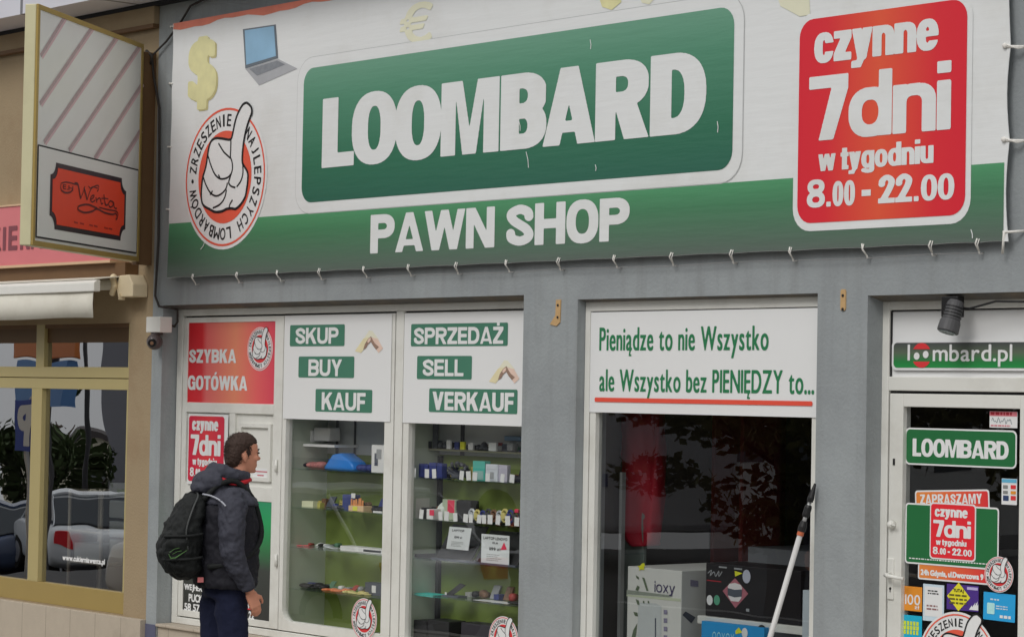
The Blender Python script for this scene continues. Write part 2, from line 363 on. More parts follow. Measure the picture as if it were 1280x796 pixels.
def heavy_img(ch, W, s, t, h):
    "boolean image of a glyph; h is the pixel size in cap heights; returns image and origin y"
    y0 = -.3; ny = int(1.62/h); nx = int((W+.08)/h)+2; x0 = -.04
    Xg = x0+(np.arange(nx)+.5)*h; Yg = y0+(np.arange(ny)+.5)*h; X, Yy = np.meshgrid(Xg, Yg); I = np.zeros((ny, nx), bool)
    def box(a, b, c, d): return (X >= a) & (X < c) & (Yy >= b) & (Yy < d)
    def se(cx, cy, rx, ry, n=2.35): return (np.abs((X-cx)/max(rx, 1e-4))**n+np.abs((Yy-cy)/max(ry, 1e-4))**n) < 1
    def sr(cx, cy, rx, ry, n=2.35): return se(cx, cy, rx, ry, n) & (X >= cx-h)
    def poly(*p):
        m_ = np.zeros_like(I)
        for i in range(len(p)):
            (xa, ya), (xb, yb) = p[i], p[(i+1) % len(p)]
            if ya == yb: continue
            c = ((ya > Yy) != (yb > Yy)) & (X < (xb-xa)*(Yy-ya)/(yb-ya)+xa); m_ ^= c
        return m_
    def pen(*p, a=None, b=None):
        a = a or s/2; b = b or t/2; q = [Vector(v) for v in smooth2(list(p), 7)]; d = np.full(I.shape, 9e9); U, V = X/a, Yy/b
        for u, v in zip(q[:-1], q[1:]):
            ux, uy, vx, vy = u.x/a, u.y/b, v.x/a, v.y/b; L = (vx-ux)**2+(vy-uy)**2+1e-9
            k = np.clip(((U-ux)*(vx-ux)+(V-uy)*(vy-uy))/L, 0, 1); d = np.minimum(d, (U-ux-k*(vx-ux))**2+(V-uy-k*(vy-uy))**2)
        return d < 1
    def ringo(cx, cy, rx, ry): return se(cx, cy, rx, ry) & ~se(cx, cy, rx-s, ry-t)
    def bowl(y_, H_, cx): # right bowl on a left stem
        return (box(0, y_, cx, y_+H_) | sr(cx, y_+H_/2, W-cx, H_/2)) & ~(box(s, y_+t, cx, y_+H_-t) | sr(cx, y_+H_/2, W-cx-s, H_/2-t))
    def vee(H_, up=True):
        sA = s*1.12; m_ = (W/2-s*.52)/H_; ym = H_-(W/2-sA)/m_
        o_ = poly((0, H_), (W, H_), (W/2+s*.52, 0), (W/2-s*.52, 0)); return o_ & ~poly((sA, H_+.01), (W-sA, H_+.01), (W/2, max(.02, ym)))
    def zed(H_): return box(0, 0, W, t) | box(0, H_-t, W, H_) | poly((0, t), (s*1.3, t), (W, H_-t), (W-s*1.3, H_-t))
    def dub(H_):
        q = s*.92; bl, br = W*.28, W*.72; f = lambda a, b: poly((a-q/2, H_), (a+q/2, H_), (b+q/2, 0), (b-q/2, 0))
        return f(q/2, bl) | f(W/2, bl) | f(W/2, br) | f(W-q/2, br)
    def arch(x0_, x1_): 
        cx, rx, ry = (x0_+x1_)/2, (x1_-x0_)/2, .30; up = Yy >= XH-ry
        return (se(cx, XH-ry, rx, ry, 2.6) & up & ~se(cx, XH-ry, rx-s, ry-t, 2.6)) | box(x1_-s, 0, x1_, XH-ry+h)
    def ess(H_): return pen((W-s*.55, .70*H_), (W-s*.72, .81*H_), (W/2, H_-t*.52), (s*.66, .81*H_), (s*.56, .71*H_), (s*.95, .60*H_), (W/2, .51*H_), (W-s*.9, .41*H_), (W-s*.53, .29*H_), (W-s*.7, .18*H_), (W/2, t*.52), (s*.66, .19*H_), (s*.52, .31*H_))
    base = {'Ó': 'O', 'Ż': 'Z', 'ł': 'l'}.get(ch, ch)
    if base == 'L': I = box(0, 0, s, 1) | box(0, 0, W, t)
    elif base in 'Il': I = box(0, 0, W, 1)
    elif base == 'E': I = box(0, 0, s, 1) | box(0, 0, W, t) | box(0, .5-t/2, W*.93, .5+t/2) | box(0, 1-t, W*.98, 1)
    elif base == 'F': I = box(0, 0, s, 1) | box(0, .5-t*.6, W*.92, .5+t*.4) | box(0, 1-t, W, 1)
    elif base == 'T': I = box(0, 1-t, W, 1) | box(W/2-s/2, 0, W/2+s/2, 1)
    elif base == 'H': I = box(0, 0, s, 1) | box(W-s, 0, W, 1) | box(0, .5-t/2, W, .5+t/2)
    elif base == 'U': I = ((se(W/2, .38, W/2, .38) & (Yy < .38)) | box(0, .379, W, 1)) & ~((se(W/2, .38, W/2-s, .38-t) & (Yy < .38)) | box(s, .379, W-s, 1.1))
    elif base == 'O': I = ringo(W/2, .5, W/2, .515)
    elif base == '0': I = ringo(W/2, .5, W/2, .51)
    elif base == 'D': I = bowl(0, 1, W*.42)
    elif base == 'P': I = box(0, 0, s, 1) | bowl(.38, .62, W*.5)
    elif base == 'R': I = box(0, 0, s, 1) | bowl(.40, .60, W*.5) | poly((W*.36, .44), (W*.36+s*1.1, .44), (W+.01, 0), (W-s*1.16, 0))
    elif base == 'B': I = box(0, 0, s, 1) | bowl(0, .5+t/2, W*.5) | (bowl(.5-t/2, .5+t/2, W*.46) & (X < W-.02))
    elif base == 'A':
        sA = s*.88; m_ = (W/2-s*.46); ym = min(.88, (W/2-sA)/m_); yb = .16; tb = t*.72
        I = poly((0, 0), (W/2-s*.46, 1), (W/2+s*.46, 1), (W, 0)) & ~poly((sA, -.01), (W-sA, -.01), (W-sA-m_*yb, yb), (sA+m_*yb, yb)) & ~poly((sA+m_*(yb+tb), yb+tb), (W-sA-m_*(yb+tb), yb+tb), (W/2, ym))
    elif base == 'V': I = vee(1)
    elif base == 'W': I = dub(1)
    elif base == 'w': I = dub(XH)
    elif base == 'M': I = box(0, 0, s*.84, 1) | box(W-s*.84, 0, W, 1) | poly((0, 1), (s*1.2, 1), (W/2, .36), (W-s*1.2, 1), (W, 1), (W-s*.82, .82), (W/2+s*.38, 0), (W/2-s*.38, 0), (s*.82, .82))
    elif base == 'N': I = box(0, 0, s*.93, 1) | box(W-s*.93, 0, W, 1) | poly((0, 1), (s*1.08, 1), (W, 0), (W-s*1.08, 0))
    elif base == 'K': I = box(0, 0, s, 1) | poly((s*.8, .26), (s*.8, .56), (W-s*1.22, 1), (W-.01, 1)) | poly((W*.34, .52), (W*.34+s*1.0, .68), (W+.01, 0), (W-s*1.22, 0))
    elif base == 'Y': I = poly((0, 1), (s*1.18, 1), (W/2, .64), (W-s*1.18, 1), (W, 1), (W/2+s/2, .40), (W/2-s/2, .40)) | box(W/2-s/2, 0, W/2+s/2, .41)
    elif base == 'X': I = poly((0, 1), (s*1.2, 1), (W, 0), (W-s*1.2, 0)) | poly((W, 1), (W-s*1.2, 1), (0, 0), (s*1.2, 0))
    elif base == 'Z': I = zed(1)
    elif base == 'S': I = ess(1)
    elif base == 's': I = ess(XH)
    elif base == 'G': I = (ringo(W/2, .5, W/2, .515) & ~box(W*.56, .38, W+.1, .66)) | box(W*.54, .40, W, .40+t*.9) | box(W-s*.75, .0, W, .41)
    elif base == 'C': I = ringo(W/2, .5, W/2, .515) & ~box(W*.56, .37, W+.1, .63)
    elif base == '1': I = box(W-s, 0, W, 1) | poly((0, .80), (W-s, 1), (W, 1), (W-s, .72), (0, .64))
    elif base == '2': I = box(0, 0, W, t) | (pen((s*.52, .66), (s*.62, .80), (W/2, 1-t*.52), (W-s*.62, .82), (W-s*.54, .69), (W-s*.85, .50), (W*.48, .30), (s*.75, t*.7)) & (Yy > 0) & (X > 0))
    elif base == '7': I = box(0, 1-t*1.1, W, 1) | poly((W-s*1.25, 1-t), (W, 1), (W, 1-t*1.25), (W*.50+s*.42, 0), (W*.50-s*.72, 0), (W*.5-s*.3, .35))
    elif base == '8': I = ringo(W/2, .745, W*.47, .265) | ringo(W/2, .28, W/2, .29)
    elif base == '9': I = ringo(W/2, .67, W/2, .34) | pen((W-s*.5, .68), (W-s*.5, .45), (W-s*.7, .2), (W*.5, t*.5), (s*.6, .17))
    elif base == 'c': I = ringo(W/2, XH/2, W/2, XH/2+.012) & ~box(W*.57, XH*.36, W+.1, XH*.64)
    elif base == 'o': I = ringo(W/2, XH/2, W/2, XH/2+.012)
    elif base == 'x': I = poly((0, XH), (s*1.2, XH), (W, 0), (W-s*1.2, 0)) | poly((W, XH), (W-s*1.2, XH), (0, 0), (s*1.2, 0))
    elif base == 'e': I = (ringo(W/2, XH/2, W/2, XH/2+.012) & ~box(W*.55, XH*.30, W+.1, XH*.44)) | box(s*.6, XH*.44, W-.004, XH*.44+t*.72)
    elif base == 'z': I = zed(XH)
    elif base == 'y': I = vee(XH) | poly((W/2-s*.45, .12), (W/2+s*.55, 0), (W/2+s*.2, -.06), (W/2-s*.1, DSC), (0, DSC), (0, DSC+t*.9), (W*.26, DSC+t*1.0))
    elif base == 'n': I = box(0, 0, s, XH) | arch(0, W)
    elif base == 'm': I = box(0, 0, s, XH) | arch(0, W/2+s/2) | arch(W/2-s/2, W)
    elif base == 'h': I = box(0, 0, s, 1) | arch(0, W)
    elif base == 'u': 
        I = box(0, 0, s, XH) | arch(0, W); ju = int(round((XH-y0)/h)); j0 = int(round((0-y0)/h)); J = np.zeros_like(I); J[j0:ju] = I[j0:ju][::-1, :]; J = J[:, ::-1]
        off = int(round((W-2*0)/h)); K = np.zeros_like(I)
        xs_ = W-Xg; idx = np.clip(((xs_-x0)/h-.5).round().astype(int), 0, nx-1); K[j0:ju] = I[j0:ju][::-1][:, idx]; I = K
    elif base == 'r': I = box(0, 0, s, XH) | (pen((s*.5, .45), (s*.9, XH-t*.62), (W, XH-t*.5)) & (X < W))
    elif base == 'i': I = box(0, 0, W, XH) | box(0, .84, W, 1.02)
    elif base in 'dqg': 
        rx = (W-s*.0)/2; I = (se(W/2, XH/2, W/2, XH/2+.012) & ~se(W/2, XH/2, W/2-s, XH/2-t)) | box(W-s, 0, W, 1 if base == 'd' else XH)
        if base == 'g': I = I & ~box(W-s, -.1, W+.1, .02) | box(W-s, -.02, W, XH) | (pen((W-s*.5, .05), (W-s*.55, -.10), (W*.5, DSC+t*.48), (s*.5, DSC+t*.75)))
    elif base in 'bp': I = (se(W/2, XH/2, W/2, XH/2+.012) & ~se(W/2, XH/2, W/2-s, XH/2-t)) | box(0, 0 if base == 'b' else DSC, s, 1 if base == 'b' else XH)
    elif base == 'a': I = box(W-s, 0, W, XH*.62) | pen((s*.5, XH*.70), (W*.5, XH-t*.5), (W-s*.6, XH*.74), (W-s*.5, XH*.5)) | ringo(W*.46, XH*.27, W*.46, XH*.29)
    elif base == 't': I = box(W*.18, .08, W*.18+s, .93) | box(0, XH-t, W, XH) | box(W*.18, 0, W, t)
    elif base == 'k': I = box(0, 0, s, 1) | poly((s*.8, .16), (s*.8, .42), (W-s*1.2, XH), (W, XH)) | poly((W*.34, .38), (W*.34+s, .5), (W+.01, 0), (W-s*1.2, 0))
    elif base == '.': I = box(0, 0, W, t*1.05)
    elif base == '-': I = box(0, .30, W, .30+t*1.1)
    if ch == 'Ó': I = I | poly((W*.40, 1.06), (W*.62, 1.06), (W*.78, 1.26), (W*.52, 1.26))
    if ch == 'Ż': I = I | box(W/2-s*.45, 1.06, W/2+s*.45, 1.06+t*.95)
    if ch == 'ł': I = I
    return I, x0, y0
_hc = {}
def heavy_polys(body, rect, s=.22, t=.18, gap=.03, space=.22, res=40, boxes=None, cap=None):
    "heavy lettering whose ink fills rect; s, t: stem and bar thickness as fractions of the cap height"
    X0, Z0, X1, Z1 = rect; lo = DSC if any(c in body for c in 'ygpq') else 0
    hi = 1.26 if 'Ó' in body else 1.2 if 'Ż' in body else 1.0
    if all(c in 'czynewromuasg' for c in body): hi = XH
    H = (Z1-Z0)/(hi-lo); base = Z0-lo*H
    def adv(c): return {'i': s, 'l': s, 'I': s, '.': s, ' ': space, 'ł': s}.get(c, HW.get(c, .6))
    n = len(body); tot = sum(adv(c) for c in body)+gap*(n-1)
    k = (X1-X0)/H/tot                                                      # horizontal condensation; stems keep s
    fixed = sum(s for c in body if c in 'il.Ił'); flex = tot-fixed-gap*(n-1); kk = ((X1-X0)/H-fixed-gap*(n-1))/flex if flex > 0 else 1
    out = []; pen_ = 0; j = 0
    for c in body:
        W = adv(c) if c in 'il.Ił' else adv(c)*kk
        if c != ' ':
            xa, xb_ = X0+pen_*H, X0+(pen_+W)*H
            if boxes: xa, xb_ = boxes[j]; j += 1
            Wn = (xb_-xa)/H; key = (c, round(Wn, 3), s, t, res)
            if key not in _hc:
                h = 1/res/4; img, ox, oy = heavy_img(c, Wn, s, t, h); _hc[key] = march(img, ox, oy, h, 4)
            out += [([(xa+u*H, base+v*H) for u, v in p], j % 2 if boxes else 0) for p in _hc[key]]
        pen_ += W+gap
    return out
def heavy(body, rect, off, material, parent, name='lettering', mp=None, **k):
    mp = mp or plane_map(off); b = MB()
    for p, odd in heavy_polys(body, rect, **k): b.poly([Vector(mp(*q))-Vector((0, .0006*odd, 0)) for q in p])
    return b.build(name, material, parent, recalc=False)

# ------------------------------------------------------------------ palette
WHITE = mat('white_pvc', alb((199, 199, 194)), .35, .4, var=.03, scale=3, stain=((.42, .40, .34), 3.0, .47, .8, .42))
PANEL = mat('white_print', alb((204, 205, 208)), .45, .35, var=.015, scale=4)
WALL = mat('grey_plaster', alb((137, 142, 144)), .85, .25, var=.07, scale=5, bump=.34, bscale=45, stain=(alb((118, 122, 125)), 1.3, .42, .72, .75))
WALL2 = mat('light_grey_plaster', alb((150, 155, 158)), .85, .25, var=.06, scale=5, bump=.4, bscale=45)
SOFFIT = mat('shaded_plaster', alb((92, 90, 88)), .9, .2, var=.25, scale=14, bump=.8, bscale=50, stain=(alb((125, 110, 85)), 4, .45, .7, .5))  # darker than the wall: shade of the downward face put into the colour, tan stains
pattern(WALL, 1, 0, alb((112, 114, 112)), streak=.5)
BASE = mat('slate_blue_paint', alb((82, 84, 104)), .8, .25, var=.08)
TILE = mat('stone_tile', alb((160, 150, 136)), .6, .3, var=.08, scale=12, bump=.15, stain=((.2, .16, .12), 2.2, .55, .8, .5))
pattern(TILE, .37, .007, alb((118, 108, 96)))
BEIGE = mat('beige_plaster', alb((141, 125, 101)), .9, .2, var=.07, scale=4, bump=.4, bscale=50, stain=(alb((120, 96, 72)), 1.6, .5, .8, .6))
BROWN = mat('brown_trim_and_shade', alb((96, 72, 48)), .6, .3, var=.1)  # brown of the trim, also of the painted shade strips
BROWND = mat('dark_brown_panel', alb((88, 66, 40)), .55, .3, var=.1, scale=4)
GOLD = mat('gold_anodised', alb((140, 120, 68)), .42, .5, var=.06, scale=3)
GOLDP = mat('pale_gold_anodised', alb((156, 143, 98)), .42, .5, var=.05, scale=3)
CREAM = mat('cream_enamel', alb((186, 181, 148)), .4, .4, var=.06, scale=5, stain=((.35, .3, .18), 2, .5, .8, .35))
CLOTH = mat('awning_cloth', alb((196, 193, 183)), .85, .15, var=.05, scale=5, bump=.2, bscale=90, stain=((.42, .37, .28), 2.2, .5, .8, .4))
ALU = mat('brushed_aluminium', (.62, .62, .62), .38, .5, metal=.7, var=.05)
BLACK = mat('black_plastic', (.012, .012, .013), .45, .4, var=.1)
DARK = mat('dark_gasket', (.02, .02, .022), .7, .3, var=.1)
GREYD = mat('dark_grey_metal', alb((70, 70, 72)), .5, .4, var=.12, scale=20)
ROPE = mat('white_cord', alb((205, 203, 198)), .8, .2, var=.1, scale=60)
GREEN = mat('print_green', alb((38, 104, 68)), .45, .35, var=.03)
GREEN2 = mat('sticker_green', alb((62, 112, 92)), .45, .35, var=.05)
GREENT = mat('slogan_green', alb((40, 110, 72)), .45, .3, var=.04)
RED = mat('print_red', alb((205, 40, 50)), .45, .35, var=.03)
REDL = mat('emblem_red', alb((214, 86, 66)), .45, .35, var=.03)
REDS = mat('emblem_deep_red', alb((196, 52, 56)), .45, .35, var=.03)
INK = mat('black_ink', (.02, .02, .022), .5, .3, var=0)
GREYINK = mat('grey_ink', alb((120, 122, 120)), .5, .3, var=0)
GLASS = glassmat('shop_glass', 1.9, 1.5, add=.0, tint=(.97, .98, .97))
GLASSM = glassmat('dark_shop_glass', 2.2, 1.5, add=.0, tint=(.8, .82, .82))
GLASSN = glassmat('bakery_glass', 2.8, 1.6, add=.16, tint=(.6, .58, .54), wob=.05)
GLASSI = glassmat('shelf_glass', 1.0, 1.45, tint=(.93, .97, .95), wob=0)
FW = .13                                       # depth of the window frames behind the wall face

# ------------------------------------------------------------------ ground and sky-side structure
mat('pavement', alb((150, 146, 138)), .9, .2, var=.12, scale=3, bump=.3)
mat('asphalt', (.09, .09, .092), .9, .2, var=.2, scale=6, bump=.3, bscale=90)
MB().box(-45, -2.95, -2.5, 60, .6, 0).build('pavement', MATS['pavement'], kind='structure')
MB().box(-45, -3.1, -2.5, 60, -2.95, .012).build('kerb', mat('kerb_stone', alb((140, 138, 132)), .85, .2, bump=.2), kind='structure')
def gz(x): return -.3-.09*max(0, -x-16)                   # the street runs downhill to the left
b = MB(); xs = [900, -16, -40, -80, -160, -400]
for a, c in zip(xs[:-1], xs[1:]): b.poly([(c, -600, gz(c)), (a, -600, gz(a)), (a, 600, gz(a)), (c, 600, gz(c))])
b.build('road', MATS['asphalt'], kind='structure')
b = MB()
for i in range(12): b.box(-44+i*7, -9.6, gz(-41+i*7)-.01, -41+i*7, -9.48, gz(-44+i*7)+.005) if i > 4 else None
b.build('road_markings', mat('road_paint', (.7, .7, .68), .8, .2), kind='structure')

# ------------------------------------------------------------------ pawn shop building
shop = thing('pawn_shop', 'grey plastered pawn shop front with three openings under a long banner', 'shop', (0, 0, 0))
gL, gR, roofz = -3.985, 6.6, EYE+2.94
zl, zm, zr = EYE+.645, EYE+.608, EYE+.588
sill = EYE-1.738
aL, bL = fp(204, 385).x, fp(651.5, 560).x
aM, bM = fp(720, 500).x, fp(1019.5, 560).x
aR, bR = fp(1083, 500).x, 5.35
w = MB()
w.box(gL, 0, 0, aL, .26, roofz)                                   # corner pier
w.box(bL, 0, 0, aM, .26, roofz); w.box(bM, 0, 0, aR, .26, roofz); w.box(bR, 0, 0, gR, .26, roofz)
w.box(aL, 0, zl, bL, .26, roofz); w.box(aM, 0, zm, bM, .26, roofz); w.box(aR, 0, zr, bR, .26, roofz)
w.build('wall', WALL, shop)
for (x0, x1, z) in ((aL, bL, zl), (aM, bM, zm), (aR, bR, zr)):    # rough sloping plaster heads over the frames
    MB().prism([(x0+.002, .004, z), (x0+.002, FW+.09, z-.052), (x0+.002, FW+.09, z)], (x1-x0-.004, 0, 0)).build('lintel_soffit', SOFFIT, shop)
# plinths under the openings, slate paint on the piers
def plinth(x0, x1, top, y, parent, nm='plinth'):
    MB().box(x0, y, 0, x1, .2, top).build(nm, TILE, parent)
    MB().box(x0, y-.025, top, x1, .2, top+.022).build('sill', TILE, parent, bevel=.006)
plinth(aL+.003, bL-.003, sill-.04, .015, shop)
plinth(aM+.003, bM-.003, .28, .02, shop)
MB().box(gL+.001, -.006, 0, aL-.001, .02, sill-.03).build('pier_base', BASE, shop)
MB().box(bL+.001, -.006, 0, aM-.001, .02, sill-.03).build('pier_base', BASE, shop)
MB().box(bM+.001, -.006, 0, aR-.001, .02, sill-.03).build('pier_base', BASE, shop)
# canopy overhanging both shops
can = thing('roof_canopy', 'pale panelled roof canopy with dark seams overhanging both shop fronts', 'canopy', (-2, 0, roofz))
MB().box(-26, -.42, roofz+.03, gR, .4, roofz+.25).build('slab', mat('canopy_panel', alb((186, 186, 194)), .5, .3, var=.05, scale=2), can)
pattern(MATS['canopy_panel'], 1.12, .04, (.03, .03, .032))
MB().box(-26, -.05, roofz-.004, gR, -.001, roofz+.0285).build('edge_gasket', DARK, can)

# frames: everything white of the left window sits at depth FW
def bar(b, x0, y0, x1, y1, d0=FW, d1=FW+.07):
    X0, Z0, X1, Z1 = RC(x0, y0, x1, y1, -d0); b.box(X0, d0, Z0, X1, d1, Z1)
Y = FW
def X_(x, y, d=FW): return fp(x, y, -d).x
def Z_(x, y, d=FW): return fp(x, y, -d).z
x223, x229, x2345 = X_(222.5, 395), X_(229, 398), X_(234.5, 420)
x343, x3555, x361 = X_(343, 420), X_(355.0, 420), X_(357.5, 440)
x495, x500, x509 = X_(494.5, 440), X_(505.3, 440), X_(508.3, 560)
zt = Z_(420, 381); zb = Z_(211.5, 777)
zpt1, zpb1 = Z_(290, 402.5), Z_(290, 503.8)
z_rail = Z_(290, 516.5)
b = MB()                                                             # outer frame
b.box(x223, Y, zb, x229, Y+.08, zt); b.box(x229, Y, zt-.055, bL+.1, Y+.08, zt+.03); b.box(x229, Y, zb, bL+.1, Y+.08, zb+.05)
zt2 = zt-.055
b.box(x495, Y, zb+.05, x500-.01, Y+.08, zt2)
fr = b.build('window_frame', WHITE, shop, bevel=.004)
MB().box(x495-.012, Y+.02, zb+.05, x495, Y+.075, zt2).build('gasket', DARK, shop)
# bay 1: the shop door of the left opening, poster over it
d = MB(); zs0, zs1 = zb+.058, zt2-.012
d.box(x229+.006, Y+.004, zs0, x2345, Y+.06, zs1); d.box(x343, Y+.004, zs0, x3555-.012, Y+.06, zs1)
d.box(x2345, Y+.004, zpt1, x343, Y+.06, zs1); d.box(x2345, Y+.004, z_rail, x343, Y+.06, zpb1); d.box(x2345, Y+.004, zs0, x343, Y+.06, zs0+.05)
z625 = Z_(290, 606); d.box(x2345, Y+.006, Z_(290, 624), x343, Y+.058, z625)
xm0, xm1 = X_(284.5, 560), X_(292, 560); d.box(xm0, Y+.006, z625, xm1, Y+.058, z_rail)
door1 = d.build('door', WHITE, shop, bevel=.004)
MB().box(x229-.001, Y+.03, zs0-.006, x3555-.005, Y+.075, zs1+.008).build('gasket', DARK, door1)
MB().box(x2345, Y+.026, z_rail, x343, Y+.05, z625).build('infill_panel', WHITE, door1)
b = MB(); X0, Z0, X1, Z1 = RC(297, 529, 337, 601, -Y); fw = .03
b.box(X0, Y+.004, Z0, X0+fw, Y+.026, Z1).box(X1-fw, Y+.004, Z0, X1, Y+.026, Z1).box(X0+fw, Y+.004, Z1-fw, X1-fw, Y+.026, Z1).box(X0+fw, Y+.004, Z0, X1-fw, Y+.026, Z0+fw)
b.build('panel_moulding', WHITE, door1)
for yy in (582, 700):
    b = MB(); p = fp(346.2, yy, -Y); b.tube([(p.x, Y-.008, p.z-.045), (p.x, Y-.008, p.z+.045)], .011, 8).build('hinge', WHITE, door1, smooth=True)
# bay 2: hinged glazed leaf with rounded lower left corner of the glass
xg0, xg1 = X_(355.5, 600), X_(478.8, 600); zg0, zg1 = Z_(415, 783.5), Z_(419, 525)
d = MB(); d.box(x3555, Y+.002, zs0, xg0, Y+.06, zs1); d.box(xg1, Y+.002, zs0, x495-.012, Y+.06, zs1)
d.box(xg0, Y+.002, zs0, xg1, Y+.06, zg0); d.box(xg0, Y+.002, zg1+.001, xg1, Y+.06, zs1)
r = .09; pts = [(xg0, Y+.003, zg0)]+[(xg0+r-r*math.sin(a), Y+.003, zg0+r-r*math.cos(a)) for a in [math.pi/2*k/6 for k in range(7)]]
d.prism(pts[:1]+pts[1:][::-1], (0, .05, 0))
win2 = d.build('window', WHITE, shop, bevel=.003)
MB().box(x3555-.012, Y+.02, zs0-.006, x3555, Y+.075, zs1).build('gasket', DARK, win2)
MB().box(x3555, Y+.01, zs1, x495-.006, Y+.075, zs1+.01).build('gasket', DARK, win2)
MB().poly([(xg0, Y+.035, zg0), (xg1, Y+.035, zg0), (xg1, Y+.035, zg1), (xg0, Y+.035, zg1)]).build('pane', GLASS, win2)
# bay 3
xh0 = X_(509, 600); zh1 = Z_(580, 530.5)
d = MB(); d.box(x500, Y+.002, zb+.05, xh0, Y+.06, zs1); d.box(xh0, Y+.002, zb+.05, bL+.1, Y+.06, zg0); d.box(xh0, Y+.002, zh1+.001, bL+.1, Y+.06, zs1)
win3 = d.build('window', WHITE, shop, bevel=.003)
MB().box(x500-.01, Y+.02, zb+.05, x500, Y+.075, zt2).build('gasket', DARK, win3)
MB().box(x500, Y+.01, zs1, bL+.1, Y+.075, zs1+.01).build('gasket', DARK, win3)
MB().poly([(xh0, Y+.035, zg0), (bL+.1, Y+.035, zg0), (bL+.1, Y+.035, zh1), (xh0, Y+.035, zh1)]).build('pane', GLASS, win3)
# middle window
YM = .066
xa, xb, xc_ = X_(730, 500, YM), X_(736.3, 500, YM), X_(742.8, 600, YM)
xd, xe = X_(1013.2, 600, YM), X_(1030, 600, YM)
ztm = Z_(880, 375, YM); zpm = Z_(880, 387.6, YM); zqm = Z_(880, 517.5, YM); zbm = .33
b = MB(); b.box(xa, YM, zbm, xb, YM+.08, ztm+.04).box(xb, YM, zpm+.006, xe, YM+.08, ztm+.04).box(xb, YM, zbm, xe, YM+.08, zbm+.05)
f_ = b.build('window_frame', WHITE, shop, bevel=.004)
d = MB(); d.box(xb+.008, YM+.002, zbm+.05, xc_, YM+.06, zpm); d.box(xd, YM+.002, zbm+.05, xe, YM+.06, zpm); d.box(xc_, YM+.002, zqm, xd, YM+.06, zpm); d.box(xc_, YM+.002, zbm+.05, xd, YM+.06, zbm+.11)
winm = d.build('window', WHITE, shop, bevel=.003)
MB().box(xb, YM+.02, zbm+.05, xb+.008, YM+.07, zpm).build('gasket', DARK, winm)
MB().box(xb+.008, YM+.01, zpm, xe, YM+.07, zpm+.006).build('gasket', DARK, winm)
MB().poly([(xc_, YM+.035, zbm+.11), (xd, YM+.035, zbm+.11), (xd, YM+.035, zqm), (xc_, YM+.035, zqm)]).build('pane', GLASSM, winm)
# entrance door
YD = .128
xo0, xo1 = X_(1101.5, 500, YD), X_(1110.2, 500, YD)
zdt, zdp0, zdr0, zlf = Z_(1190, 381, YD), Z_(1190, 471, YD), Z_(1190, 489, YD), Z_(1190, 489.8, YD)
b = MB(); b.box(xo0, YD, .1, xo1, YD+.08, zdt+.03).box(xo1, YD, Z_(1190, 386, YD), bR-.002, YD+.08, zdt+.03).box(xo1, YD, zdr0, bR-.002, YD+.08, zdp0)
b.build('door_frame', WHITE, shop, bevel=.005)
MB().box(xo1, YD+.022, zdp0, bR-.002, YD+.06, Z_(1190, 386, YD)).build('transom_panel', PANEL, shop)
MB().box(xo1, YD+.012, zdp0, xo1+.008, YD+.0215, Z_(1190, 386, YD)-.008).build('gasket', DARK, shop)
MB().box(xo1+.008, YD+.012, Z_(1190, 386, YD)-.008, bR-.002, YD+.0215, Z_(1190, 386, YD)).build('gasket', DARK, shop)
xs1 = X_(1127.2, 620, YD); xs2, xs3 = X_(1273.3, 620, YD), X_(1292, 620, YD); zgt = Z_(1200, 509.5, YD)
d = MB(); d.box(xo1+.01, YD+.002, .12, xs1, YD+.07, zlf-.012).box(xs2, YD+.002, .12, xs3, YD+.07, zlf-.012).box(xs1, YD+.002, zgt, xs2, YD+.07, zlf-.012).box(xs1, YD+.002, .12, xs2, YD+.07, .42)
door = d.build('door', WHITE, shop, bevel=.004)
MB().box(xo1, YD+.02, .12, xo1+.01, YD+.075, zlf).build('gasket', DARK, door)
MB().box(xo1+.01, YD+.02, zlf-.012, xs3, YD+.075, zlf-.001).build('gasket', DARK, door)
MB().poly([(xs1, YD+.035, .42), (xs2, YD+.035, .42), (xs2, YD+.035, zgt), (xs1, YD+.035, zgt)]).build('pane', GLASSM, door)
def dp(x, y, k=0): return Vector((X_(x, y, YD), YD-k, Z_(x, y, YD)))
a, c = dp(1114, 697), dp(1114, 749)
MB().box(a.x-.022, YD-.008, c.z, a.x+.022, YD+.004, a.z).build('lock_plate', WHITE, door, bevel=.006)
h = dp(1114.3, 718)
MB().tube([(h.x, YD-.004, h.z), (h.x, YD-.05, h.z), (h.x+.02, YD-.055, h.z-.002), (h.x+.125, YD-.05, h.z-.012)], [.012, .012, .011, .010], 10).build('handle', WHITE, door, smooth=True)
k_ = dp(1114, 735); MB().tube([(k_.x, YD-.0085, k_.z), (k_.x, YD-.0095, k_.z)], .008, 10).box(k_.x-.003, YD-.0095, k_.z-.02, k_.x+.003, YD-.0085, k_.z).build('keyhole', INK, door)
k_ = dp(1115.8, 655); MB().tube([(k_.x, YD+.003, k_.z), (k_.x, YD-.02, k_.z), (k_.x, YD-.035, k_.z)], [.024, .022, .012], 14).tube([(k_.x+.01, YD-.028, k_.z), (k_.x+.045, YD-.03, k_.z-.004)], .005, 6).build('door_knob', WHITE, door, smooth=True)
k_ = dp(1117.3, 577); MB().box(k_.x-.007, YD-.001, k_.z-.018, k_.x+.007, YD+.004, k_.z+.018).build('spy_slot', DARK, door)
b = MB(); b.box(xs3+.004, YD+.002, .12, bR-.002, YD+.06, zdr0-.002).build('side_light', WHITE, shop)

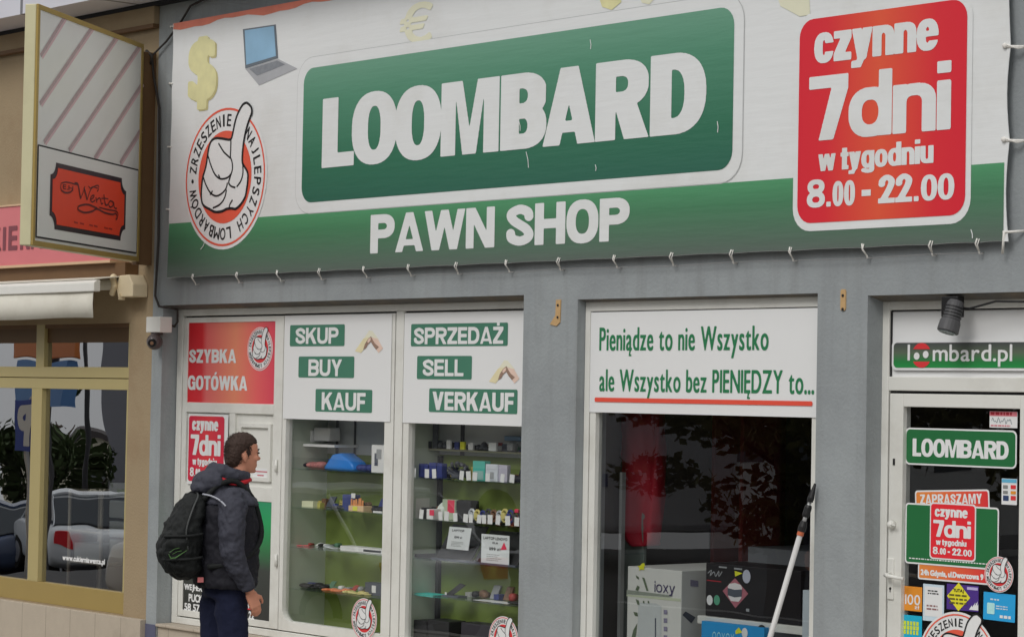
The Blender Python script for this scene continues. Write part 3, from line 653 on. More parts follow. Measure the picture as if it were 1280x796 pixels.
# interior: floor, back wall, partition, cabinets of bays 2 and 3
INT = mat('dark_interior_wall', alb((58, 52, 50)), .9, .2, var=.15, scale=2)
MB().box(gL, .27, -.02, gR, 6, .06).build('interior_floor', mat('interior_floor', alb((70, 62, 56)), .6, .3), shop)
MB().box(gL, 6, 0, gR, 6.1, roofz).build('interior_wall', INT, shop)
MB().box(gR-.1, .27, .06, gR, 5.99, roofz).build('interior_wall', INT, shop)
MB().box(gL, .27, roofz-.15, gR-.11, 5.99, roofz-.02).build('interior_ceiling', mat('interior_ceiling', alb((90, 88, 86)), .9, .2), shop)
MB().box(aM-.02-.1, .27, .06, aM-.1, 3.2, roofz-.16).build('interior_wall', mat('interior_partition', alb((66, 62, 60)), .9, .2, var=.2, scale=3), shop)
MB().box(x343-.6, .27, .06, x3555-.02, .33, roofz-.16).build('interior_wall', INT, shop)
CABG = mat('lime_green_board', alb((110, 124, 62)), .55, .3, var=.08, scale=2)
CABS = mat('grey_green_side_board', alb((160, 168, 154)), .6, .3, var=.06, scale=2)
CABW = mat('white_back_board', alb((190, 194, 194)), .5, .3, var=.05, scale=3)
def cabinet(label, x0, x1, y0, y1, zs, zsplit, posts):
    t = thing('display_cabinet', label, 'cabinet', ((x0+x1)/2, (y0+y1)/2, zb))
    MB().box(x0-.018, y0, zb, x0, y1+.02, zt).build('side_board', CABS, t)
    MB().box(x1, y0, zb, x1+.018, y1+.02, zt).build('side_board', CABS, t)
    MB().box(x0, y1, zb, x1, y1+.02, zsplit).build('back_board', CABG, t)
    MB().box(x0, y1-.002, zsplit, x1, y1+.02, zt).build('upper_back_board', CABW, t)
    MB().box(x0, y0, zb, x1, y1, zb+.03).build('base_board', CABG, t)
    for (z, f) in zs: MB().box(x0+.002, y0+f, z-.008, x1-.002, y1-.004, z).build('shelf', GLASSI if f < .2 else GREYD, t)
    for px_, py_, wd in posts:
        X = fp(px_, py_, -y1+.01).x; MB().box(X-wd/2, y1-.014, zsplit, X+wd/2, y1-.003, zt-.02).build('seam_post', GREYD, t)
    return t
Y2, Y3 = .52, .44
zsp2 = fp(424, 567, -Y2).z; zsp3 = fp(600, 570, -Y3).z
S2 = [fp(430, 588.5, -.2).z, fp(430, 638, -.2).z, fp(440, 690, -.2).z, fp(440, 743.5, -.2).z]
S3 = [fp(580, 600, -.2).z, fp(580, 652.5, -.2).z, fp(580, 703, -.2).z, fp(580, 749, -.2).z]
cab2 = cabinet('shallow green-backed display cabinet behind the SKUP BUY KAUF window', x3555+.03, x495-.02, .19, Y2, [(z, .0) for z in S2], zsp2, [(421.3, 545, .018), (443.5, 545, .012)])
cab3 = cabinet('shallow green-backed display cabinet behind the SPRZEDAZ SELL VERKAUF window', x500+.02, bL+.3, .19, Y3, [(z, .0) for z in S3], zsp3, [(544, 545, .03), (578, 545, .03)])
MB().box(X_(547.5, 620, Y3-.02), Y3-.03, zb+.03, X_(551, 620, Y3-.02), Y3-.004, zsp3-.01).build('corner_post', DARK, cab3)

# ------------------------------------------------------------------ round emblem: fist with raised thumb in a ring of lettering
HAND = [(345,38),(365,60),(368,90),(355,130),(342,180),(333,240),(329,300),(331,335),(345,360),(356,385),(357,420),(352,470),(345,505),(325,540),(303,560),(285,558),(262,560),(238,572),(205,575),(180,562),(152,545),(140,520),(137,480),(139,440),(143,400),(150,375),(158,340),(164,290),(170,250),(182,218),(205,207),(240,212),(273,216),(283,180),(290,140),(300,100),(318,60),(331,43)]
CREASE = [[(165,290),(182,345),(203,390),(230,411),(262,405),(277,388)], [(272,302),(282,330),(284,365),(275,400),(268,430),(280,448),(300,455)],
          [(215,233),(240,275),(258,294),(272,308)], [(274,216),(274,260),(273,308)], [(145,400),(160,442),(182,480),(210,496),(238,482),(256,458),(262,430)],
          [(258,465),(250,505),(228,538),(195,556)], [(331,330),(334,380),(326,420),(306,452)], [(288,515),(276,538),(272,560)], [(192,470),(180,490)], [(225,405),(218,390)]]
def hn(p): return ((p[0]-246)/197, (402-p[1]-.08*(p[0]-246))/360)
def emblem(name, label, c, r, off, parent=None, org=None, deep=False, text=True, squash=1.0, mp=None, cat='sticker', wall=None):
    "round emblem of radius r about (X, Z) = c on the plane Y = -off; layers 2 mm apart"
    red = REDS if deep else REDL
    def mpk(k): return (lambda u, v: (c[0]+u*r*squash, -off-.0018*k, c[1]+v*r))
    mp0 = mpk(0)
    disc = flat(name, circ(0, 0, 1.0, 56), off, PANEL, parent, mp=mp0, label=label if parent is None else None, cat=cat if parent is None else None)
    P_ = disc if parent is None else disc
    def ringpolys(r0, r1, mp, n=56):
        b = MB()
        for k in range(n):
            a0, a1 = 2*math.pi*k/n, 2*math.pi*(k+1)/n
            b.poly([mp(r0*math.cos(a0), r0*math.sin(a0)), mp(r1*math.cos(a0), r1*math.sin(a0)), mp(r1*math.cos(a1), r1*math.sin(a1)), mp(r0*math.cos(a1), r0*math.sin(a1))])
        return b
    b = ringpolys(.925, .955, mpk(1)); b.poly([mpk(1)(*p) for p in circ(0, 0, .64, 48)])
    b.build('emblem_disc', red, P_, recalc=False)
    H2 = [hn(p) for p in HAND]
    hp = smooth2(H2+[H2[0]], 3)[:-1]
    b = MB(); b.poly([mpk(2)(*p) for p in hp]); b.build('hand_print', PANEL, P_, recalc=False)
    b = MB(); stroke_polys(b, hp+[hp[0]], .035, mpk(3))
    for q in CREASE: stroke_polys(b, smooth2([hn(p) for p in q], 4), .026, mpk(3))
    b.build('hand_outline', INK, P_, recalc=False)
    if text:
        b = MB(); res = 16 if r > .25 else 10
        def arc(s, a0, a1):
            for i, ch in enumerate(s):
                if ch == ' ': continue
                a = math.radians(a0+(a1-a0)*i/(len(s)-1)); ww = {'I': .045, 'J': .06, 'M': .14, 'W': .15, 'O': .13, 'Ó': .13, 'D': .12}.get(ch, .105)
                hh = .17 if ch != 'Ó' else .21
                for p in text_polys(ch, (-ww/2, -.085, ww/2, -.085+hh), wx=.022, wy=.022, res=res):
                    b.poly([mpk(1)((.785+v)*math.cos(a)+u*math.sin(a), (.785+v)*math.sin(a)-u*math.cos(a)) for u, v in p])
        arc('ZRZESZENIE', 170, 84); arc('NAJLEPSZYCH LOMBARDÓW', 46, -165)
        b.poly([mpk(1)(*p) for p in circ(-.785, -.02, .03, 10)])
        b.build('ring_lettering', INK, P_, recalc=False)
    return disc

# ------------------------------------------------------------------ banner over the shop
BO = .06
bn = thing('shop_banner', 'long white and green vinyl LOOMBARD PAWN SHOP banner laced to the wall', 'banner', (0, -BO, EYE+.86))
bx0, bx1 = fp(212.5, 190, BO).x, fp(1262, 150, BO).x
bz0, bz1 = (fp(340, 343, BO).z+fp(1100, 307.5, BO).z)/2, fp(240, 26, BO).z
tie_b = [242, 297, 347, 400, 455, 511, 571, 633, 699, 768, 840, 915, 988, 1078, 1164, 1222]
txs = [fp(x, 330, BO).x for x in tie_b]
edge = []                                                            # bottom edge sags between the ties
allx = sorted([bx0]+txs+[bx1])
for a, c in zip(allx[:-1], allx[1:]):
    for k in range(6): t = k/6; edge.append((a+(c-a)*t, bz0+.004*math.sin(math.pi*t)))
edge.append((bx1, bz0))
rt = [fp(1262, y, BO).z for y in (175, 58)]
rz = [bz0]+rt+[bz1]
for a, c in zip(rz[:-1], rz[1:]):
    for k in range(1, 7): t = k/6; edge.append((bx1-.02*math.sin(math.pi*t), a+(c-a)*t))
edge.append((bx0, bz1))
lt = [fp(214, y, BO).z for y in (105, 184, 262)]
lz = [bz1]+lt+[bz0]
for a, c in zip(lz[:-1], lz[1:]):
    for k in range(1, 6): t = k/6; edge.append((bx0+.012*math.sin(math.pi*t), a+(c-a)*t))
VINYL = mat('white_vinyl', alb((203, 205, 206)), .42, .35, var=.03, scale=1.5, stain=(alb((176, 174, 166)), 1.1, .5, .8, .5))
wrinkle(VINYL.node_tree.nodes, VINYL.node_tree.links, VINYL.node_tree.nodes['Texture Coordinate'], VINYL.node_tree.nodes['Principled BSDF'], .06)
MB().prism([(x, -BO+.004, z) for x, z in edge], (0, -.004, 0)).build('sheet', VINYL, bn)
zstrip = (fp(820, 233.5, BO).z+fp(316, 273.5, BO).z)/2
o_ = BO+.002
ZB = EYE+.86
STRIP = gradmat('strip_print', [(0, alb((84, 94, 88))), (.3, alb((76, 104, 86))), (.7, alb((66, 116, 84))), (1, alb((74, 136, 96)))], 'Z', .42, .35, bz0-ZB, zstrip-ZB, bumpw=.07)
pts = [(x, z) for x, z in edge if z < bz0+.03 and x < bx1-.001]
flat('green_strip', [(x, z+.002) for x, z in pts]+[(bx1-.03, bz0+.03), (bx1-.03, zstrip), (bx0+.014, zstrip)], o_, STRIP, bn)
b = MB(); z_ = bz1; hh = .055                                                        # red remains of an older sheet along the top edge
pp = []; q = []
for k in range(41):
    x = bx0+.01+(fp(640, 0, BO).x-bx0)*k/40; pp.append((x, -o_, bz1+.002)); q.append((x, -o_, bz1-hh*(.75+.25*math.sin(k*.6)+.12*math.sin(k*1.7))))
for k in range(40): b.poly([q[k], q[k+1], pp[k+1], pp[k]])
b.build('red_hem', mat('faded_red_hem', alb((205, 120, 100)), .6, .3, var=.25, scale=5), bn, recalc=False)
# green LOOMBARD panel
X0, Z0, X1, Z1 = fp(379, 180, BO).x, (fp(389, 253.7, BO).z+fp(902, 211.9, BO).z)/2, fp(917.5, 110, BO).x, (fp(406, 84.9, BO).z+fp(680, 42.7, BO).z+fp(897.4, 8.8, BO).z)/3
panel_z = (Z0, Z1)
PG = gradmat('panel_green', [(0, alb((42, 92, 76))), (.3, alb((46, 102, 78))), (.75, alb((74, 126, 102))), (1, alb((96, 142, 120)))], 'Z', .42, .35, Z0-ZB, Z1-ZB, bumpw=.07)  # green that grows lighter towards the top
m_ = .075
flat('panel_outline', rrect(X0-m_-.005, Z0-m_-.005, X1+m_+.005, Z1+m_+.005, .17), o_+.0005, mat('pale_grey_ink', alb((172, 174, 174)), .5, .3, var=0), bn)
flat('panel_border', rrect(X0-m_, Z0-m_, X1+m_, Z1+m_, .165), o_+.002, VINYL, bn)
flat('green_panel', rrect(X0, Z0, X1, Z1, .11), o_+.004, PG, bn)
lx = [(404, 444), (441, 497.5), (495, 553), (552.5, 625), (627, 684.5), (680, 745.5), (745.5, 812), (814, 884)]
ly = [167, 160, 153, 145, 139, 134, 128, 118]
top = np.mean([fp(x, y, BO).z for x, y in ((411, 123.6), (480, 116), (588, 99), (842, 67))]); bot = np.mean([fp(x, y, BO).z for x, y in ((420, 209.5), (556, 196), (640, 187.5), (765, 174), (850, 169.5))])
bxs = [(fp(a, y, BO).x, fp(c, y, BO).x) for (a, c), y in zip(lx, ly)]
# neighbours may touch but not overlap
sL = (fp(424.5, 167, BO).x-fp(404, 167, BO).x)/(top-bot)*.95
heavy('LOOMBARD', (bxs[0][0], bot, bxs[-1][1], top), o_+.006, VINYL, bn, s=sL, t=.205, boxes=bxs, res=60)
heavy('PAWN SHOP', (fp(463.6, 290, BO).x, fp(625, 308.8, BO).z, fp(787.5, 275, BO).x, fp(625, 257.6, BO).z), o_+.002, VINYL, bn, s=.325, t=.225, gap=.035, space=.22, res=44)
# red opening hours panel
X0, Z0, X1, Z1 = fp(999, 150, BO).x, fp(1105, 274, BO).z, fp(1208.6, 140, BO).x, fp(1105, 12.3, BO).z
HOURS = gradmat('hours_print', [(0, alb((196, 34, 50))), (.2, alb((198, 40, 50))), (.5, alb((208, 80, 54))), (.8, alb((198, 40, 50))), (1, alb((196, 34, 50)))], 'X', .42, .35, X0-.05, X1+.05)
flat('hours_border', rrect(X0-.035, Z0-.045, X1+.035, Z1+.035, .13), o_+.002, VINYL, bn)
flat('hours_panel', rrect(X0, Z0, X1, Z1, .1), o_+.004, HOURS, bn)
def hours(parent, off, R_, ink, res=34, names=True):
    "four lines; R_ maps fractions of the panel (u right, v up) to rect"
    k = dict(s=.21, t=.17, gap=.0, res=res)
    heavy('czynne', R_(.095, .735, .84, .925), off, ink, parent, s=.275, t=.19, gap=.004, res=res)
    heavy('7dni', R_(.066, .40, .915, .715), off, ink, parent, s=.265, t=.18, gap=.012, res=res+10)
    heavy('w tygodniu', R_(.13, .225, .82, .362), off, ink, parent, s=.28, t=.175, gap=.015, space=.2, res=res)
    heavy('8', R_(.062, .075, .175, .21), off, ink, parent, s=.26, t=.18, res=res)
    heavy('.', R_(.185, .075, .213, .21), off, ink, parent, **k)
    heavy('00', R_(.222, .075, .36, .195), off, ink, parent, s=.25, t=.17, gap=.03, res=res)
    heavy('22', R_(.5, .075, .70, .21), off, ink, parent, s=.3, t=.18, gap=.02, res=res)
    heavy('.', R_(.71, .075, .74, .21), off, ink, parent, **k)
    heavy('00', R_(.75, .075, .94, .195), off, ink, parent, s=.28, t=.17, gap=.03, res=res)
    a = R_(.4, .115, .455, .145); flat('lettering', [(a[0], a[1]), (a[2], a[1]), (a[2], a[3]), (a[0], a[3])], off, ink, parent)
hours(bn, o_+.006, lambda u0, v0, u1, v1: (X0+u0*(X1-X0), Z0+v0*(Z1-Z0), X0+u1*(X1-X0), Z0+v1*(Z1-Z0)), VINYL)
# emblem, dollar, laptop, euro and banknote prints
c = fp(281.5, 221.5, BO); rr_ = (fp(282, 130.5, BO).z-fp(282, 311, BO).z)/2
em = emblem('emblem', None, (c.x, c.z), rr_, o_+.002, bn)
YEL = mat('pale_yellow_print', alb((201, 197, 150)), .45, .35, var=.2, scale=9)
YEL2 = mat('olive_yellow_print', alb((178, 170, 124)), .45, .35, var=.2, scale=9)
YELP = mat('washed_yellow_print', alb((204, 203, 180)), .45, .35, var=.05, scale=9)
r0 = RC(236, 46, 271, 137, BO)
lettering('$', (r0[0]+.02, r0[1]-.012, r0[2]+.02, r0[3]-.012), o_+.001, YEL2, bn, name='dollar_print', wx=.055, wy=.035)
lettering('$', r0, o_+.0025, YEL, bn, name='dollar_print', wx=.055, wy=.035)
r0 = RC(500, 4, 541, 55, BO); lettering('€', r0, o_+.001, YELP, bn, name='euro_print', wx=.035, wy=.02)
P2 = lambda *p: [tuple((fp(x, y, BO).x, fp(x, y, BO).z)) for x, y in p]
flat('laptop_print', P2((304, 37), (345, 31), (348, 73), (307, 86)), o_+.001, mat('print_dark_grey', alb((96, 104, 112)), .45, .3), bn)
b = flat('laptop_print', P2((306.5, 38.5), (343, 33), (345.5, 70.5), (308.5, 81.5)), o_+.0025, mat('print_screen_blue', alb((128, 164, 190)), .45, .3, var=.2, scale=4), bn)
flat('laptop_print', P2((307, 86.5), (348, 74), (372, 86), (324, 107)), o_+.001, mat('print_light_grey', alb((156, 158, 162)), .45, .3, var=.12, scale=12), bn)
flat('laptop_print', P2((312, 86.5), (347, 76), (357, 81), (322, 95)), o_+.0025, mat('print_mid_grey', alb((120, 124, 130)), .45, .3, var=.25, scale=30), bn)
for q in ([(750, 0), (753, 9), (765, 13), (777, 3), (775, -6), (755, -8)], [(798, -6), (803, 4), (812, 6), (822, -5)], [(972, -4), (976, 8), (1000, 21), (1013, 19), (1012, -3)]):
    flat('banknote_print', P2(*q), o_+.001, YELP if q[0][0] != 750 else YEL, bn)
for (x0, y0, x1, y1) in ((659, 190, 662, 210), (739, 50, 739.6, 62), (898, 152, 898.4, 166), (650, 152, 651.5, 164), (745.5, 206, 746, 214), (1215, 287, 1217, 298), (257, 303, 252, 312)):
    b = MB(); stroke_polys(b, P2((x0, y0), ((x0+x1)/2+.8, (y0+y1)/2), (x1, y1)), .006, plane_map(o_+.0075)); b.build('scratch', VINYL, bn, recalc=False)
# ties, hooks and the lacing cord
for i, X in enumerate(txs):
    b = MB(); d = random.uniform(-.012, .012); b.tube([(X, -BO-.006, bz0+.022), (X+d, -BO-.012, bz0-.005), (X+d*1.5, -.03, bz0-.05)], .0045, 6)
    b.tube([(X+.014, -BO-.006, bz0+.02), (X+.006, -BO-.01, bz0-.012), (X+d*1.5, -.03, bz0-.05)], .003, 5)
    b.tube([(X+d*1.5, 0, bz0-.05), (X+d*1.5, -.035, bz0-.055), (X+d*1.5, -.04, bz0-.035)], .004, 6)
    b.build('tie', ROPE, bn, smooth=True)
for zz in rt:
    b = MB(); b.tube([(bx1-.04, -BO-.006, zz), (bx1+.04, -.05, zz-.006), (bx1+.075, -.005, zz-.004)], .008, 6).tube([(bx1-.03, -BO-.01, zz+.01), (bx1+.04, -.05, zz-.014), (bx1+.075, -.005, zz-.004)], .006, 6).ellipsoid((bx1-.03, -BO-.01, zz+.004), .016, .01, .014, 8, 6)
    b.build('tie', ROPE, bn, smooth=True)
b = MB(); b.tube([(bx1-.03, -BO-.006, bz0+.05), (bx1+.02, -.05, bz0+.05), (bx1+.06, -.01, bz0+.055)], .007, 6).tube([(bx1-.02, -BO-.008, bz0+.05), (bx1-.05, -.04, bz0-.06)], .007, 6).build('tie', ROPE, bn, smooth=True)
for zz in lt+[bz1-.02]:
    b = MB(); b.tube([(bx0+.02, -BO-.006, zz), (bx0-.06, -.04, zz+.01), (bx0-.11, -.01, zz+.012)], .006, 6).build('tie', ROPE, bn, smooth=True)
b = MB(); cz = bz0-.052
b.tube([(x, -.034, cz-.006*math.sin(i*2.1)) for i, x in enumerate(txs)], .002, 5).build('lacing_cord', mat('grey_cord', alb((128, 128, 128)), .8, .2), bn, smooth=True)

# ------------------------------------------------------------------ window posters, signs and stickers
GO = -FW-.028                                    # in front of the panes of the left window (2 mm off the glass faces)
def sheet(name, label, rect, off, material, cat='poster', th=.002, group=None, r=.0):
    X0, Z0, X1, Z1 = rect
    o = thing(name, label, cat, ((X0+X1)/2, -off, Z0), group)
    if r: MB().prism([(x, -off+th, z) for x, z in rrect(X0, Z0, X1, Z1, r)], (0, -th, 0)).build('backing', material, o)
    else: MB().box(X0, -off, Z0, X1, -off+th, Z1).build('backing', material, o)
    return o
# SZYBKA GOTOWKA
po = -FW-.012
rct = (x2345, zpb1, x343, zpt1)
SZ = gradmat('cash_poster_print', [(0, alb((188, 30, 40))), (.16, alb((196, 36, 44))), (.22, alb((204, 92, 90))), (.55, alb((212, 122, 92))), (.8, alb((204, 84, 84))), (1, alb((194, 58, 78)))], 'X', .35, .4, -(x343-x2345)/2, (x343-x2345)/2)
s = sheet('poster', 'red SZYBKA GOTOWKA poster in the top pane of the narrow left door', rct, po, SZ)
heavy('SZYBKA', RC(236.7, 436.5, 295.5, 453.5, po), po+.002, PANEL, s, s=.32, t=.21, gap=.06)
heavy('GOTÓWKA', RC(235.2, 465, 309.5, 487.5, po), po+.002, PANEL, s, s=.31, t=.21, gap=.05)
c = fp(325.3, 436, po); emblem('emblem', None, (c.x, c.z), (fp(325, 409, po).z-fp(325, 463.5, po).z)/2, po+.002, s, deep=True)
# hours poster on the door
r0 = RC(231.5, 518, 281.5, 604, -FW-.0); po = -FW+.008
s = sheet('poster', 'white framed red hours poster left of the walking man on the narrow door', RC(234.6, 517.5, 284.3, 606, po), po, PANEL)
r1 = RC(235.8, 520, 280, 602, po); hp_ = gradmat('hours_small_print', [(0, alb((186, 30, 58))), (.5, alb((198, 50, 56))), (1, alb((186, 30, 58)))], 'X', .4, .4, -.2, .2)
flat('red_panel', rrect(*r1, .025), po+.002, hp_, s)
hours(s, po+.0038, lambda u0, v0, u1, v1: (r1[0]+u0*(r1[2]-r1[0]), r1[1]+v0*(r1[3]-r1[1]), r1[0]+u1*(r1[2]-r1[0]), r1[1]+v1*(r1[3]-r1[1])), PANEL, res=18)
# notice above the letter slot of the door
po = -FW-.02
r0 = RC(316, 585, 336, 602, po); s = sheet('notice', 'small white paper notice behind the face of the walking man', r0, -FW-.022+.003, PANEL, 'notice')
b = MB()
for k, (u0, u1) in enumerate(((.1, .95), (.3, .7), (.2, .8))):
    z = r0[3]-(.2+.28*k)*(r0[3]-r0[1]); b.poly([(r0[0]+u0*(r0[2]-r0[0]), FW+.0175, z-.008), (r0[0]+u1*(r0[2]-r0[0]), FW+.0175, z-.008), (r0[0]+u1*(r0[2]-r0[0]), FW+.0175, z), (r0[0]+u0*(r0[2]-r0[0]), FW+.0175, z)])
b.build('writing', mat('print_dusty_red', alb((180, 90, 100)), .5, .3), s, recalc=False)
# address poster, green above fading into dark grey below
r0 = (x2345, zs0+.05, x343, Z_(290, 624)); po = -FW-.012
AD = gradmat('address_print', [(0, alb((46, 46, 44))), (.42, alb((54, 58, 54))), (.62, alb((46, 110, 66))), (.82, alb((34, 140, 82))), (1, alb((40, 132, 92)))], 'Z', .35, .45, 0, r0[3]-r0[1])
s = sheet('poster', 'green and dark grey address poster on the lower door beside the walking man', r0, po, AD)
Lt = lambda t, x0, y0, x1, y1, **k: lettering(t, RC(x0, y0, x1, y1, po), po+.0018, PANEL, s, res=20, wx=.05, wy=.04, **k)
Lt('WEJHEROWO', 230.5, 731, 270, 741); Lt('PUCKA 4', 236, 743, 264, 753); Lt('58 572 21 22', 230.5, 755.5, 274, 765)
Lt('GDYNIA', 296, 741, 322, 750); Lt('DWORCOWA 9', 292, 753, 320, 760, gap=.06); Lt('22 22', 302, 763, 318, 773)
b = MB(); p = fp(300, 759, po); b.box(p.x, -po-.002, p.z-.006, fp(322, 759, po).x, -po-.001, p.z+.003).build('red_line', RED, s)
# SKUP BUY KAUF and SPRZEDAZ SELL VERKAUF
def buy_poster(label, rect, plates, hx, off):
    s = sheet('poster', label, rect, off, PANEL)
    for t, (a, b_, c_, d_), (e, f, g, h_) in plates:
        flat('green_plate', rrect(*RC(a, b_, c_, d_, off), .012), off+.0018, GREEN2, s)
        heavy(t, RC(e, f, g, h_, off), off+.0036, PANEL, s, s=.27, t=.2, gap=.07, res=26)
    # fan of banknotes
    x, y, w_, h_ = hx; Q = lambda *p: [(fp(x+a*w_, y+b_*h_, off).x, fp(x+a*w_, y+b_*h_, off).z) for a, b_ in p]
    cream, pinkc, brown = mat('banknote_cream', alb((206, 196, 160)), .5, .3, var=.12, scale=14), mat('banknote_pink', alb((208, 180, 166)), .5, .3, var=.12, scale=14), mat('banknote_brown', alb((136, 112, 98)), .5, .3, var=.35, scale=50)
    flat('banknote_print', Q((.28, .42), (.5, .0), (.62, .02), (.86, .42), (.6, .3), (.45, .4)), off+.0018, mat('banknote_pale', alb((205, 203, 184)), .5, .3), s)
    flat('banknote_print', Q((0, .92), (.3, .36), (.54, .3), (.44, .62), (.22, 1)), off+.0024, cream, s)
    flat('banknote_print', Q((.56, .3), (.82, .38), (1, .8), (.84, 1), (.66, .68)), off+.0024, pinkc, s)
    flat('banknote_print', Q((.3, .86), (.36, .6), (.48, .36), (.58, .26), (.63, .4), (.72, .58), (.86, .74), (.76, .86), (.66, .7), (.57, .5), (.47, .62), (.4, .78)), off+.0034, brown, s)
    flat('banknote_print', Q((.44, .5), (.5, .36), (.58, .32), (.56, .46), (.49, .56)), off+.0044, pinkc, s)
    return s
buy_poster('white SKUP BUY KAUF poster filling the top of the hinged window', (x3555+.012, zg1, x495-.012-.03, zs1-.004), [
    ('SKUP', (362.7, 405.8, 431, 432.6), (370, 409.4, 423.6, 429.7)), ('BUY', (373.4, 445.4, 443, 472), (386, 449, 428, 470)), ('KAUF', (394.5, 486.5, 465.4, 515), (402.6, 490.5, 457.5, 512.8))], (444, 413, 35, 28), -FW+.004)
buy_poster('white SPRZEDAZ SELL VERKAUF poster filling the top of the window beside the pier', (x500+.002, zh1, bL+.05, zs1-.004), [
    ('SPRZEDAŻ', (514, 404, 635, 432.5), (518, 404.6, 629.6, 430)), ('SELL', (521.5, 444.7, 590, 474), (529, 449, 580, 470)), ('VERKAUF', (536.5, 486, 647, 516), (541, 490, 643, 513.5))], (611.5, 450, 38, 29), -FW+.004)
# slogan over the middle window
po = -YM+.004
s = sheet('poster', 'white slogan poster Pieniadze to nie Wszystko over the large dark window', (xb+.009, zqm-.004, xe, zpm), po, PANEL)
lettering('Pieniądze to nie Wszystko', RC(749.4, 408, 961, 447.6, po), po+.002, GREENT, s, wx=.017, wy=.006, gap=.12, space=.34, res=44)
lettering('ale Wszystko bez PIENIĘDZY to...', RC(749.4, 462, 1018, 500, po), po+.002, GREENT, s, wx=.017, wy=.006, gap=.12, space=.34, res=44)
r0 = RC(743.8, 499.8, 1016, 504.2, po); flat('red_underline', rrect(r0[0], r0[1]-.002, r0[2], r0[3]+.004, .008), po+.004, mat('print_vermilion', alb((208, 76, 60)), .45, .3), s)
# lombard.pl sign in the transom
po = -YD-.004
r0 = RC(1114.8, 424.5, 1330, 463, po)
s = sheet('sign', 'long rounded grey to green lombard.pl sign above the shop door', r0, po, PANEL, 'sign', .008, r=.03)
DG = gradmat('domain_print', [(0, alb((36, 130, 66))), (.25, alb((40, 116, 62))), (.6, alb((84, 96, 80))), (1, alb((66, 68, 70)))], 'Z', .35, .4, .012, r0[3]-r0[1]-.012)
flat('domain_panel', rrect(r0[0]+.014, r0[1]+.014, r0[2]-.014, r0[3]-.014, .024), po+.002, DG, s)
kk = dict(wx=.022, wy=.018, res=30)
lettering('l', RC(1135, 430.5, 1138, 450.5, po), po+.004, PANEL, s, wx=.01, wy=0)
lettering('mbard.pl', RC(1166.5, 430.3, 1266, 458.3, po), po+.004, PANEL, s, gap=.1, wx=.016, wy=.01, res=30)
lettering('dot', (r0[2]+5, 0, r0[2]+6, 1), po, PANEL, s) if False else None
for (x, y) in ((1146.7, 445), (1158, 443)):
    c = fp(x, y, po); rd = abs(fp(x, y-4.6, po).z-c.z); flat('dot', circ(c.x, c.z, rd, 20), po+.006, PANEL, s)
c = fp(1152.5, 444, po); rd = abs(fp(1152, 428.5, po).z-c.z)
arcp = lambda a0, a1: [(c.x+rd*math.cos(math.radians(a)), c.z+rd*math.sin(math.radians(a))) for a in range(a0, a1+1, 10)]
for a0, a1 in ((30, 150), (210, 330)): flat('red_arc', arcp(a0, a1), po+.004, REDS, s)
# door stickers
do = -YD-.033
def dS(*r): return RC(*r, do)
def plate(label, rect, col, border=None, r=.012, k=0, cat='sticker', rot=0, name='sticker'):
    X0, Z0, X1, Z1 = rect; cx, cz = (X0+X1)/2, (Z0+Z1)/2; ca, sa = math.cos(math.radians(rot)), math.sin(math.radians(rot)); off = do+.0016*k
    o = thing(name, label, cat, (cx, -off, cz)); mp = lambda e: (lambda u, v: (cx+(u-cx)*ca-(v-cz)*sa, -off-.0016*e, cz+(u-cx)*sa+(v-cz)*ca)); o_mp = mp
    flat('backing', rrect(X0, Z0, X1, Z1, r), off, border or col, o, mp=mp(0))
    if border: bw = .009; flat('print', rrect(X0+bw, Z0+bw, X1-bw, Z1-bw, max(.004, r-.006)), off, col, o, mp=mp(.5))
    return o, mp
DGREEN = mat('print_deep_green', alb((34, 98, 56)), .4, .4)
ORANGE = gradmat('orange_red_print', [(0, alb((214, 124, 60))), (.5, alb((208, 88, 58))), (1, alb((196, 44, 52)))], 'X', .4, .4, -.2, .25)
o, mp = plate('white-edged green LOOMBARD sticker across the top of the door glass', dS(1131.5, 536, 1271, 583), DGREEN, PANEL, .03)
r1 = dS(1141, 549.5, 1261, 572); e_ = .008; flat('white_line', rrect(*dS(1134, 539, 1268.5, 580.5), .022), do, PANEL, o, mp=mp(.3))
heavy('LOOMBARD', r1, do, PANEL, o, mp=mp(1), s=.27, t=.2, gap=.0, res=32)
o, mp = plate('orange-red ZAPRASZAMY sticker tilted above the green hours sticker', dS(1144, 612, 1237, 645), ORANGE, PANEL, .018, rot=3.0)
heavy('ZAPRASZAMY', dS(1150.5, 617, 1228, 629.5), do, PANEL, o, mp=mp(1), s=.22, t=.18, gap=.07, res=22)
o, mp = plate('orange-red address sticker reading Dworcowa below the green hours sticker', dS(1147.5, 699, 1236, 727), ORANGE, PANEL, .012, rot=0)
lettering('24h Gdynia, ul.Dworcowa 9', dS(1151, 714, 1229.5, 723.5), do, PANEL, o, mp=mp(1), wx=.05, wy=.04, gap=.08, res=18)
o, mp = plate('green sticker with red seven day hours in the middle of the door glass', dS(1132, 631, 1249, 708), DGREEN, PANEL, .02, k=2)
r1 = dS(1164, 631.5, 1219.5, 698.5); flat('hours_border', rrect(r1[0]-.006, r1[1]-.006, r1[2]+.006, r1[3]+.012, .022), do, PANEL, o, mp=mp(1)); flat('hours_panel', rrect(r1[0]+.002, r1[1]+.002, r1[2]-.002, r1[3]+.004, .018), do, RED, o, mp=mp(1.8))
hours(o, do+.0016*2+.0042, lambda u0, v0, u1, v1: (r1[0]+u0*(r1[2]-r1[0]), r1[1]+v0*(r1[3]-r1[1]), r1[0]+u1*(r1[2]-r1[0]), r1[1]+v1*(r1[3]-r1[1])), PANEL, res=18)
b = MB(); q0 = dS(1137, 697, 1234, 704.5); x = q0[0]
